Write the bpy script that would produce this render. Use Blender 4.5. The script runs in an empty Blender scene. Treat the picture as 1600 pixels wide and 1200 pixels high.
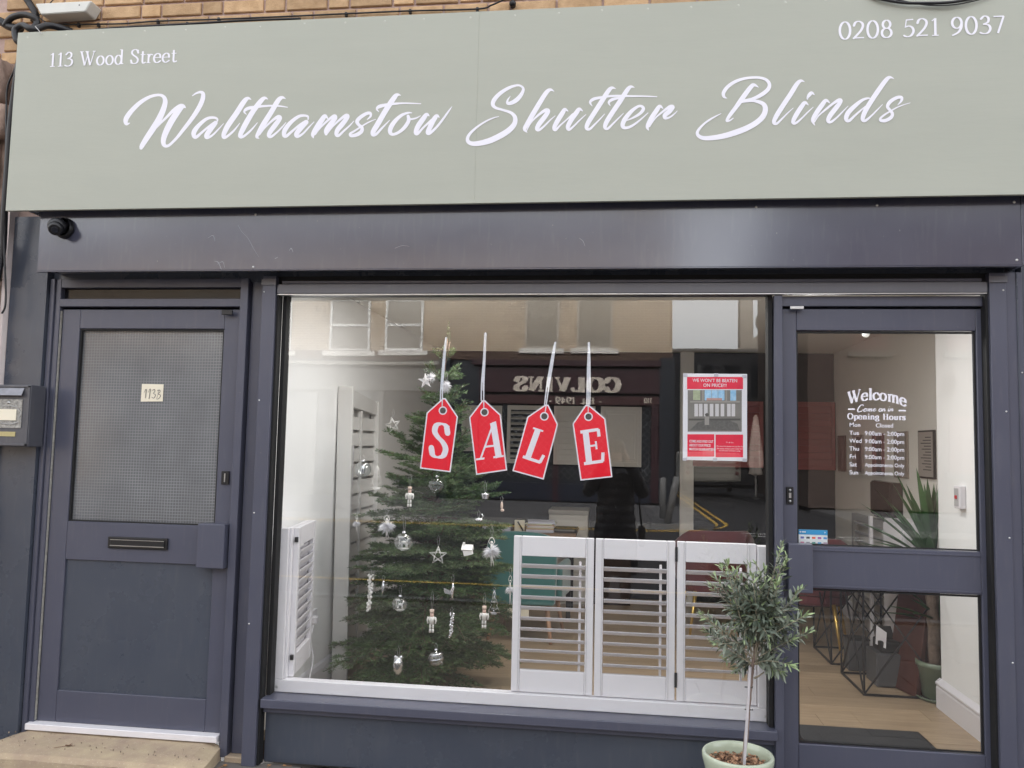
import bpy, bmesh, math, random
import numpy as np
from mathutils import Vector, Matrix
SC = bpy.context.scene
COL = SC.collection
random.seed(7)
PI = math.pi

# ------------------------------------------------------------------ camera, sky, sun, exposure
YAW, PITCH, ROLL, FPX = 0.124151, 0.0756557, 0.0214798, 1255.9
CAM = Vector((0.0, -3.95, 1.52))
cy_, sy_, ct_, st_ = math.cos(YAW), math.sin(YAW), math.cos(PITCH), math.sin(PITCH)
FW = Vector((-sy_*ct_, cy_*ct_, st_)); RT0 = Vector((cy_, sy_, 0)); UP0 = RT0.cross(FW)
RT = RT0*math.cos(ROLL) + UP0*math.sin(ROLL); UP = -RT0*math.sin(ROLL) + UP0*math.cos(ROLL)
cd = bpy.data.cameras.new('camera'); cam = bpy.data.objects.new('camera', cd); COL.objects.link(cam)
M = Matrix((RT, UP, -FW)).transposed().to_4x4(); M.translation = CAM
cam.matrix_world = M
cd.sensor_width = 36; cd.lens = FPX/1600*36; cd.clip_start = 0.02; cd.clip_end = 600
SC.camera = cam

SUN_EL, SUN_AZ = 42.0, 168.0          # thin bright cloud high behind the shop
world = bpy.data.worlds.new('World'); SC.world = world; world.use_nodes = True
wn = world.node_tree.nodes; wl = world.node_tree.links
for n in list(wn): wn.remove(n)
sky = wn.new('ShaderNodeTexSky'); sky.sky_type = 'NISHITA'; sky.sun_disc = False
sky.sun_elevation = math.radians(SUN_EL); sky.sun_rotation = math.radians(180+SUN_AZ)
sky.dust_density = 3.0; sky.air_density = 1.0
hs = wn.new('ShaderNodeHueSaturation'); hs.inputs['Saturation'].default_value = 0.16
bg = wn.new('ShaderNodeBackground'); bg.inputs['Strength'].default_value = 0.15
wo = wn.new('ShaderNodeOutputWorld')
wl.new(sky.outputs[0], hs.inputs['Color']); wl.new(hs.outputs[0], bg.inputs['Color']); wl.new(bg.outputs[0], wo.inputs['Surface'])
sd = bpy.data.lights.new('sun', 'SUN'); sd.energy = 0.7; sd.angle = math.radians(25); sd.color = (1.0, 0.97, 0.93)
sun = bpy.data.objects.new('sun', sd); COL.objects.link(sun)
az = math.radians(SUN_AZ); el = math.radians(SUN_EL)
tosun = Vector((math.sin(az)*math.cos(el), -math.cos(az)*math.cos(el), math.sin(el)))
sun.rotation_euler = tosun.to_track_quat('Z', 'Y').to_euler(); sun.location = (0, -8, 12)
SC.view_settings.view_transform = 'Standard'; SC.view_settings.look = 'None'
SC.view_settings.exposure = 2.48; SC.view_settings.gamma = 1.0
SC.view_settings.use_curve_mapping = False
SC.cycles.max_bounces = 14; SC.cycles.diffuse_bounces = 6; SC.cycles.glossy_bounces = 4
SC.cycles.transparent_max_bounces = 24; SC.cycles.use_denoising = True
SC.cycles.sample_clamp_indirect = 6.0

# ------------------------------------------------------------------ measuring helpers (photo trace -> real metres on a real plane)
def at(px, py, Y=0.0):
    d = FW*FPX + RT*(px-800) - UP*(py-600)
    s = (Y-CAM.y)/d.y
    return CAM + d*s
def atX(px, py, X):
    d = FW*FPX + RT*(px-800) - UP*(py-600)
    return CAM + d*((X-CAM.x)/d.x)
GY = 0.055                                # plane of the glazing
def opp(px, py, Yv):                      # something across the street, read off its mirror image in the glazing
    p = at(px, py, Yv); return Vector((p.x, 2*GY-p.y, p.z))

# ------------------------------------------------------------------ materials
MATS = {}
def nodes(m): return m.node_tree.nodes, m.node_tree.links
def mat(name, col, rough=0.5, metal=0.0, var=0.0, vscale=6.0, bump=0.0, bscale=60.0, spec=0.5, rnd=0.0, col2=None, stretch=(1,1,1), sheen=0, trans=0, island=0.0, rvar=0.0, coat=0.0):
    if name in MATS: return MATS[name]
    m = bpy.data.materials.new(name); m.use_nodes = True; N, L = nodes(m)
    b = N['Principled BSDF']
    b.inputs['Roughness'].default_value = rough; b.inputs['Metallic'].default_value = metal
    b.inputs['Specular IOR Level'].default_value = spec
    if coat: b.inputs['Coat Weight'].default_value = coat
    if sheen: b.inputs['Sheen Weight'].default_value = sheen
    c = (*col, 1)
    b.inputs['Base Color'].default_value = c
    tc = N.new('ShaderNodeTexCoord'); mp = N.new('ShaderNodeMapping'); mp.inputs['Scale'].default_value = stretch
    L.new(tc.outputs['Object'], mp.inputs['Vector'])
    src = None
    if var or col2:
        nz = N.new('ShaderNodeTexNoise'); nz.inputs['Scale'].default_value = vscale; nz.inputs['Detail'].default_value = 8; nz.inputs['Roughness'].default_value = 0.62
        L.new(mp.outputs[0], nz.inputs['Vector'])
        if rnd:
            oi = N.new('ShaderNodeObjectInfo'); ad = N.new('ShaderNodeVectorMath'); ad.operation = 'ADD'
            mu = N.new('ShaderNodeMath'); mu.operation = 'MULTIPLY'; mu.inputs[1].default_value = 37.0
            L.new(oi.outputs['Random'], mu.inputs[0]); L.new(mp.outputs[0], ad.inputs[0]); L.new(mu.outputs[0], ad.inputs[1]); L.new(ad.outputs[0], nz.inputs['Vector'])
        cr = N.new('ShaderNodeMapRange'); cr.inputs['From Min'].default_value = 0.15; cr.inputs['From Max'].default_value = 0.85
        L.new(nz.outputs['Fac'], cr.inputs['Value'])
        mx = N.new('ShaderNodeMix'); mx.data_type = 'RGBA'
        ca = tuple(max(0, x*(1-var)) for x in col); cb = tuple(min(1, x*(1+var)) for x in (col2 or col))
        mx.inputs[6].default_value = (*ca, 1); mx.inputs[7].default_value = (*cb, 1)
        L.new(cr.outputs[0], mx.inputs[0]); src = mx.outputs[2]
        if rvar:
            rr = N.new('ShaderNodeMapRange'); rr.inputs['To Min'].default_value = max(0.02, rough-rvar); rr.inputs['To Max'].default_value = rough+rvar
            L.new(nz.outputs['Fac'], rr.inputs['Value']); L.new(rr.outputs[0], b.inputs['Roughness'])
    if rnd or island:
        h = N.new('ShaderNodeHueSaturation'); mr = N.new('ShaderNodeMapRange')
        if island:
            gi = N.new('ShaderNodeNewGeometry'); L.new(gi.outputs['Random Per Island'], mr.inputs['Value']); a = island
        else:
            oi2 = N.new('ShaderNodeObjectInfo'); L.new(oi2.outputs['Random'], mr.inputs['Value']); a = rnd
        mr.inputs['To Min'].default_value = 1-a; mr.inputs['To Max'].default_value = 1+a
        L.new(mr.outputs[0], h.inputs['Value'])
        if src: L.new(src, h.inputs['Color'])
        else: h.inputs['Color'].default_value = c
        src = h.outputs[0]
    if src: L.new(src, b.inputs['Base Color'])
    if bump:
        bz = N.new('ShaderNodeTexNoise'); bz.inputs['Scale'].default_value = bscale; bz.inputs['Detail'].default_value = 6
        L.new(mp.outputs[0], bz.inputs['Vector'])
        bn = N.new('ShaderNodeBump'); bn.inputs['Strength'].default_value = bump; bn.inputs['Distance'].default_value = 0.004
        L.new(bz.outputs['Fac'], bn.inputs['Height']); L.new(bn.outputs[0], b.inputs['Normal'])
    MATS[name] = m
    return m

def scuffed(name, col, rough, spec=0.5, dirt=(0.30,0.29,0.27), amt=1.0):
    """painted metal: slight orange peel, faint smears, specks and scratches of dirt"""
    if name in MATS: return MATS[name]
    m = mat(name, col, rough, var=0.07, vscale=2.2, bump=0.05, bscale=7, rvar=0.10, spec=spec)
    N, L = nodes(m); b = N['Principled BSDF']; src = b.inputs['Base Color'].links[0].from_socket
    tc = N.new('ShaderNodeTexCoord')
    vo = N.new('ShaderNodeTexNoise'); vo.inputs['Scale'].default_value = 55; vo.inputs['Detail'].default_value = 3
    big = N.new('ShaderNodeTexNoise'); big.inputs['Scale'].default_value = 3.0; big.inputs['Detail'].default_value = 4
    st = N.new('ShaderNodeMapping'); st.inputs['Scale'].default_value = (5, 5, 0.7)
    streak = N.new('ShaderNodeTexNoise'); streak.inputs['Scale'].default_value = 9; streak.inputs['Detail'].default_value = 5
    L.new(tc.outputs['Object'], vo.inputs['Vector']); L.new(tc.outputs['Object'], big.inputs['Vector'])
    L.new(tc.outputs['Object'], st.inputs['Vector']); L.new(st.outputs[0], streak.inputs['Vector'])
    r1 = N.new('ShaderNodeMapRange'); r1.inputs['From Min'].default_value = 0.74; r1.inputs['From Max'].default_value = 0.80; r1.inputs['To Max'].default_value = 0.55*amt
    L.new(vo.outputs['Fac'], r1.inputs['Value'])
    r2 = N.new('ShaderNodeMapRange'); r2.inputs['From Min'].default_value = 0.55; r2.inputs['From Max'].default_value = 0.9; r2.inputs['To Max'].default_value = 0.09*amt
    L.new(streak.outputs['Fac'], r2.inputs['Value'])
    r3 = N.new('ShaderNodeMapRange'); r3.inputs['From Min'].default_value = 0.25; r3.inputs['From Max'].default_value = 0.9; r3.inputs['To Max'].default_value = 0.07*amt
    L.new(big.outputs['Fac'], r3.inputs['Value'])
    a1 = N.new('ShaderNodeMath'); a1.operation = 'ADD'; L.new(r1.outputs[0], a1.inputs[0]); L.new(r2.outputs[0], a1.inputs[1])
    a2 = N.new('ShaderNodeMath'); a2.operation = 'ADD'; a2.use_clamp = True; L.new(a1.outputs[0], a2.inputs[0]); L.new(r3.outputs[0], a2.inputs[1])
    mx = N.new('ShaderNodeMix'); mx.data_type = 'RGBA'; mx.inputs[7].default_value = (*dirt, 1)
    L.new(a2.outputs[0], mx.inputs[0]); L.new(src, mx.inputs[6]); L.new(mx.outputs[2], b.inputs['Base Color'])
    return m

def glass_mat(name, r0=0.10, tint=(0.98, 0.99, 0.985), rough=0.0, wav=0.012):
    m = bpy.data.materials.new(name); m.use_nodes = True; N, L = nodes(m)
    for n in list(N): N.remove(n)
    o = N.new('ShaderNodeOutputMaterial'); mix = N.new('ShaderNodeMixShader')
    t = N.new('ShaderNodeBsdfTransparent'); t.inputs[0].default_value = (*tint, 1)
    g = N.new('ShaderNodeBsdfGlossy'); g.inputs['Roughness'].default_value = rough
    ge = N.new('ShaderNodeNewGeometry'); dt = N.new('ShaderNodeVectorMath'); dt.operation = 'DOT_PRODUCT'
    L.new(ge.outputs['Incoming'], dt.inputs[0]); L.new(ge.outputs['Normal'], dt.inputs[1])
    ab = N.new('ShaderNodeMath'); ab.operation = 'ABSOLUTE'; L.new(dt.outputs['Value'], ab.inputs[0])
    om = N.new('ShaderNodeMath'); om.operation = 'SUBTRACT'; om.inputs[0].default_value = 1; L.new(ab.outputs[0], om.inputs[1])
    pw = N.new('ShaderNodeMath'); pw.operation = 'POWER'; pw.inputs[1].default_value = 5; L.new(om.outputs[0], pw.inputs[0])
    ma = N.new('ShaderNodeMath'); ma.operation = 'MULTIPLY_ADD'; ma.inputs[1].default_value = 1-r0; ma.inputs[2].default_value = r0
    L.new(pw.outputs[0], ma.inputs[0]); L.new(ma.outputs[0], mix.inputs[0])
    if wav:
        tc = N.new('ShaderNodeTexCoord'); nz = N.new('ShaderNodeTexNoise'); nz.inputs['Scale'].default_value = 2.2; nz.inputs['Detail'].default_value = 1
        L.new(tc.outputs['Object'], nz.inputs['Vector'])
        bn = N.new('ShaderNodeBump'); bn.inputs['Strength'].default_value = wav; bn.inputs['Distance'].default_value = 0.02
        L.new(nz.outputs['Fac'], bn.inputs['Height']); L.new(bn.outputs[0], g.inputs['Normal'])
    L.new(t.outputs[0], mix.inputs[1]); L.new(g.outputs[0], mix.inputs[2]); L.new(mix.outputs[0], o.inputs[0])
    MATS[name] = m; return m

glazing = glass_mat('window_glass', 0.112)
clear = bpy.data.materials.new('glass_edge'); clear.use_nodes = True
_n, _l = nodes(clear)
for n in list(_n): _n.remove(n)
_o = _n.new('ShaderNodeOutputMaterial'); _t = _n.new('ShaderNodeBsdfTransparent'); _t.inputs[0].default_value = (1, 1, 1, 1); _l.new(_t.outputs[0], _o.inputs[0])

frame_m  = scuffed('anthracite_paint', (0.068, 0.072, 0.106), 0.33)
dark_m   = scuffed('slate_panel_paint', (0.052, 0.062, 0.086), 0.28)
box_m    = scuffed('shutter_box_paint', (0.052, 0.055, 0.085), 0.17, spec=0.75)
for _n2 in (box_m,):
    _p = _n2.node_tree.nodes['Principled BSDF']; _p.inputs['Coat Weight'].default_value = 0.5; _p.inputs['Coat Roughness'].default_value = 0.13; _p.inputs['Coat IOR'].default_value = 1.5
rail_m   = scuffed('shutter_rail_paint', (0.115, 0.115, 0.135), 0.35)
black_m  = mat('black_plastic', (0.007, 0.007, 0.009), 0.42)
gasket_m = mat('black_rubber', (0.008, 0.008, 0.009), 0.7)
sign_m   = mat('sage_sign_paint', (0.392, 0.405, 0.352), 0.55, var=0.06, vscale=1.6, rvar=0.12, bump=0.10, bscale=22, stretch=(0.5, 1, 3), spec=0.25)
white_vinyl = mat('white_vinyl', (0.78, 0.77, 0.84), 0.45, spec=0.3)
white_m  = mat('white_shutter_paint', (0.74, 0.72, 0.75), 0.38, var=0.03, vscale=4, bump=0.03)
wall_m   = mat('cream_emulsion', (0.74, 0.72, 0.675), 0.85, var=0.03, vscale=1.5, bump=0.04, bscale=40)
wallw_m  = mat('white_emulsion', (0.86, 0.86, 0.855), 0.8, var=0.02, vscale=1.5, bump=0.03, bscale=40)
ceil_m   = mat('ceiling_paint', (0.76, 0.745, 0.70), 0.9, var=0.02)
back_m   = mat('charcoal_wall_paint', (0.012, 0.012, 0.015), 0.8, var=0.1)
red_m    = mat('red_vinyl', (0.82, 0.015, 0.035), 0.4, spec=0.25, var=0.04, vscale=8, bump=0.10, bscale=14)
steel_m  = mat('brushed_steel', (0.55, 0.55, 0.55), 0.3, metal=1.0, var=0.1)
screw_m  = mat('zinc_screw', (0.6, 0.6, 0.6), 0.3, metal=0.8)
maho_m   = mat('mahogany_stain', (0.075, 0.022, 0.016), 0.4, var=0.25, vscale=3, stretch=(6, 6, 0.7), bump=0.03, rnd=0.05)
mahos_m  = mat('mahogany_shutter_stain', (0.24, 0.045, 0.042), 0.45, var=0.15, vscale=3, stretch=(1, 6, 6), bump=0.03)

# ------------------------------------------------------------------ object helpers
OFF = {}
def thing(name, label, cat, loc=(0, 0, 0), group=None):
    o = bpy.data.objects.new(name, None); o.empty_display_size = 0.05; COL.objects.link(o)
    o.location = loc; o['label'] = label; o['category'] = cat
    if group: o['group'] = group
    OFF[o] = Vector(loc); return o
def tag(o, label=None, cat=None, group=None, kind=None):
    if label: o['label'] = label
    if cat: o['category'] = cat
    if group: o['group'] = group
    if kind: o['kind'] = kind
    return o
class MB:
    """collects shapes and links them as ONE mesh object"""
    def __init__(s): s.v = []; s.f = []; s.sm = []; s.mi = []
    def poly(s, vs, fs, smooth=False, mi=0):
        o = len(s.v); s.v += [Vector(v) for v in vs]
        for f in fs: s.f.append([i+o for i in f]); s.sm.append(smooth); s.mi.append(mi)
        return s
    def box(s, x0, x1, y0, y1, z0, z1, mi=0, rot=None, piv=None):
        vs = [Vector((x, y, z)) for x in (x0, x1) for y in (y0, y1) for z in (z0, z1)]
        if rot is not None:
            pv = Vector(piv) if piv is not None else Vector(((x0+x1)/2, (y0+y1)/2, (z0+z1)/2))
            vs = [rot @ (v-pv) + pv for v in vs]
        return s.poly(vs, [(0,1,3,2),(4,6,7,5),(0,4,5,1),(2,3,7,6),(0,2,6,4),(1,5,7,3)], mi=mi)
    def prism(s, pts, axis, a, b, mi=0):
        """extrude a 2-D outline along x, y or z between a and b"""
        n = len(pts)
        def mk(p, t): return {'x': (t, p[0], p[1]), 'y': (p[0], t, p[1]), 'z': (p[0], p[1], t)}[axis]
        vs = [mk(p, a) for p in pts] + [mk(p, b) for p in pts]
        fs = [tuple(range(n))[::-1], tuple(range(n, 2*n))] + [(i, (i+1) % n, (i+1) % n+n, i+n) for i in range(n)]
        return s.poly(vs, fs, mi=mi)
    def tube(s, pts, r, seg=8, mi=0, cap=True, smooth=True, flat=None):
        pts = [Vector(p) for p in pts]; n = len(pts)
        rs = r if isinstance(r, (list, tuple)) else [r]*n
        vs = []; prev = None
        for i, p in enumerate(pts):
            d = (pts[min(i+1, n-1)] - pts[max(i-1, 0)])
            d = d.normalized() if d.length > 1e-9 else Vector((0, 0, 1))
            if prev is None:
                a = d.orthogonal().normalized()
            else:
                a = (prev - d*prev.dot(d)); a = a.normalized() if a.length > 1e-6 else d.orthogonal().normalized()
            prev = a; b = d.cross(a)
            for k in range(seg):
                t = 2*PI*k/seg; vs.append(p + (a*math.cos(t) + b*math.sin(t))*rs[i])
        fs = [(i*seg+k, i*seg+(k+1) % seg, (i+1)*seg+(k+1) % seg, (i+1)*seg+k) for i in range(n-1) for k in range(seg)]
        s.poly(vs, fs, smooth, mi)
        if cap:
            o = len(s.v)-len(vs)
            s.f.append([o+k for k in range(seg)][::-1]); s.sm.append(False); s.mi.append(mi)
            s.f.append([o+(n-1)*seg+k for k in range(seg)]); s.sm.append(False); s.mi.append(mi)
        return s
    def lathe(s, prof, c=(0, 0, 0), seg=24, mi=0, axis='z', smooth=True, sx=1, sy=1):
        vs = []; c = Vector(c)
        for r, h in prof:
            for k in range(seg):
                t = 2*PI*k/seg; a, b = r*math.cos(t)*sx, r*math.sin(t)*sy
                vs.append(c + Vector({'z': (a, b, h), 'y': (a, h, b), 'x': (h, a, b)}[axis]))
        n = len(prof)
        fs = [(i*seg+k, i*seg+(k+1) % seg, (i+1)*seg+(k+1) % seg, (i+1)*seg+k) for i in range(n-1) for k in range(seg)]
        return s.poly(vs, fs, smooth, mi)
    def sphere(s, c, r, seg=16, rings=10, mi=0, sc=(1, 1, 1)):
        vs = []; c = Vector(c)
        for i in range(rings+1):
            p = PI*i/rings
            for k in range(seg):
                t = 2*PI*k/seg
                vs.append(c + Vector((math.sin(p)*math.cos(t)*sc[0], math.sin(p)*math.sin(t)*sc[1], math.cos(p)*sc[2]))*r)
        fs = [(i*seg+k, (i+1)*seg+k, (i+1)*seg+(k+1) % seg, i*seg+(k+1) % seg) for i in range(rings) for k in range(seg)]
        return s.poly(vs, fs, True, mi)
    def build(s, name, m, parent=None, bevel=0.0, seg=1, kind=None, label=None):
        me = bpy.data.meshes.new(name); off = OFF.get(parent, Vector((0, 0, 0)))
        me.from_pydata([tuple(v-off) for v in s.v], [], s.f)
        me.polygons.foreach_set('use_smooth', s.sm)
        ms = m if isinstance(m, (list, tuple)) else [m]
        for q in ms: me.materials.append(q)
        me.polygons.foreach_set('material_index', s.mi)
        me.update()
        o = bpy.data.objects.new(name, me); COL.objects.link(o)
        if parent: o.parent = parent; OFF[o] = off
        if bevel:
            b = o.modifiers.new('bevel', 'BEVEL'); b.width = bevel; b.segments = seg; b.limit_method = 'ANGLE'; b.harden_normals = False
        if kind: o['kind'] = kind
        if label: o['label'] = label
        return o
def B(name, m, parent, x0, x1, y0, y1, z0, z1, bevel=0.0015, **k):
    return MB().box(x0, x1, y0, y1, z0, z1).build(name, m, parent, bevel, **k)
def inst(name, me, parent, loc, rot=(0, 0, 0), scale=(1, 1, 1)):
    o = bpy.data.objects.new(name, me); COL.objects.link(o)
    if parent: o.parent = parent; loc = Vector(loc)-OFF.get(parent, Vector((0, 0, 0)))
    o.location = loc; o.rotation_euler = rot; o.scale = scale; return o
def kids(o): return [c for c in bpy.data.objects if c.parent == o]
CH = {}
def copy_tree(src, label=None, loc=None, rot=None, scale=None):
    def rec(o, par):
        c = o.copy(); COL.objects.link(c)
        if par is not None: c.parent = par
        for k in list(o.children): rec(k, c)
        return c
    c = rec(src, None)
    if label: c['label'] = label
    if loc is not None: c.location = loc
    if rot is not None: c.rotation_euler = rot
    if scale is not None: c.scale = (scale,)*3
    return c
def pane(parent, x0, x1, z0, z1, y=GY, th=0.006, m=None, name='glass'):
    mb = MB().box(x0, x1, y, y+th, z0, z1)
    # face order: -x, +x, -y, +y, -z, +z -> only the street face mirrors
    mb.mi = [1, 1, 0, 1, 1, 1]
    return mb.build(name, [m or glazing, clear], parent)
def screws(parent, pts, r=0.006, y=0.0, m=None):
    for (x, z) in pts:
        MB().lathe([(0.0001, -0.0035), (r*0.7, -0.003), (r, 0.0)], (x, y, z), 10, axis='y').build('screw', m or screw_m, parent)

# ------------------------------------------------------------------ lettering
def catmull(P, n=8, closed=False):
    out = []; N = len(P)
    rng = range(N) if closed else range(N-1)
    for i in rng:
        if closed: p0, p1, p2, p3 = P[(i-1) % N], P[i], P[(i+1) % N], P[(i+2) % N]
        else: p0, p1, p2, p3 = P[max(i-1, 0)], P[i], P[i+1], P[min(i+2, N-1)]
        for k in range(n):
            t = k/n
            out.append(tuple(0.5*((2*b)+(-a+c)*t+(2*a-5*b+4*c-d)*t*t+(-a+3*b-3*c+d)*t**3) for a, b, c, d in zip(p0, p1, p2, p3)))
    out.append(tuple(P[0] if closed else P[-1]))
    return out
LZ = [0]
def ribbon(mb, pts, fn, mi=0, caps=True):
    """pts: (u, v, width); fn maps (u, v, lift) to a world point; every bit lies a hair above the one before"""
    n = len(pts); base = LZ[0]; LZ[0] += 1
    L = []; R = []
    for i, (x, y, w) in enumerate(pts):
        a = pts[max(i-1, 0)]; b = pts[min(i+1, n-1)]
        dx, dy = b[0]-a[0], b[1]-a[1]; l = math.hypot(dx, dy) or 1
        nx, ny = -dy/l, dx/l; h = max(w, 0.001)/2
        lift = (base % 60)*3e-5 + i*4e-6
        L.append(fn(x+nx*h, y+ny*h, lift)); R.append(fn(x-nx*h, y-ny*h, lift))
    vs = L+R
    mb.poly(vs, [(i, i+1, n+i+1, n+i) for i in range(n-1)], mi=mi)
    if caps:
        for e in (0, n-1):
            x, y, w = pts[e]
            if w > 2e-9:
                lift = (base % 60)*3e-5 + (e+2)*4e-6
                mb.poly([fn(x+math.cos(t)*w/2, y+math.sin(t)*w/2, lift) for t in [2*PI*k/12 for k in range(12)]], [tuple(range(12))], mi=mi)

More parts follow.
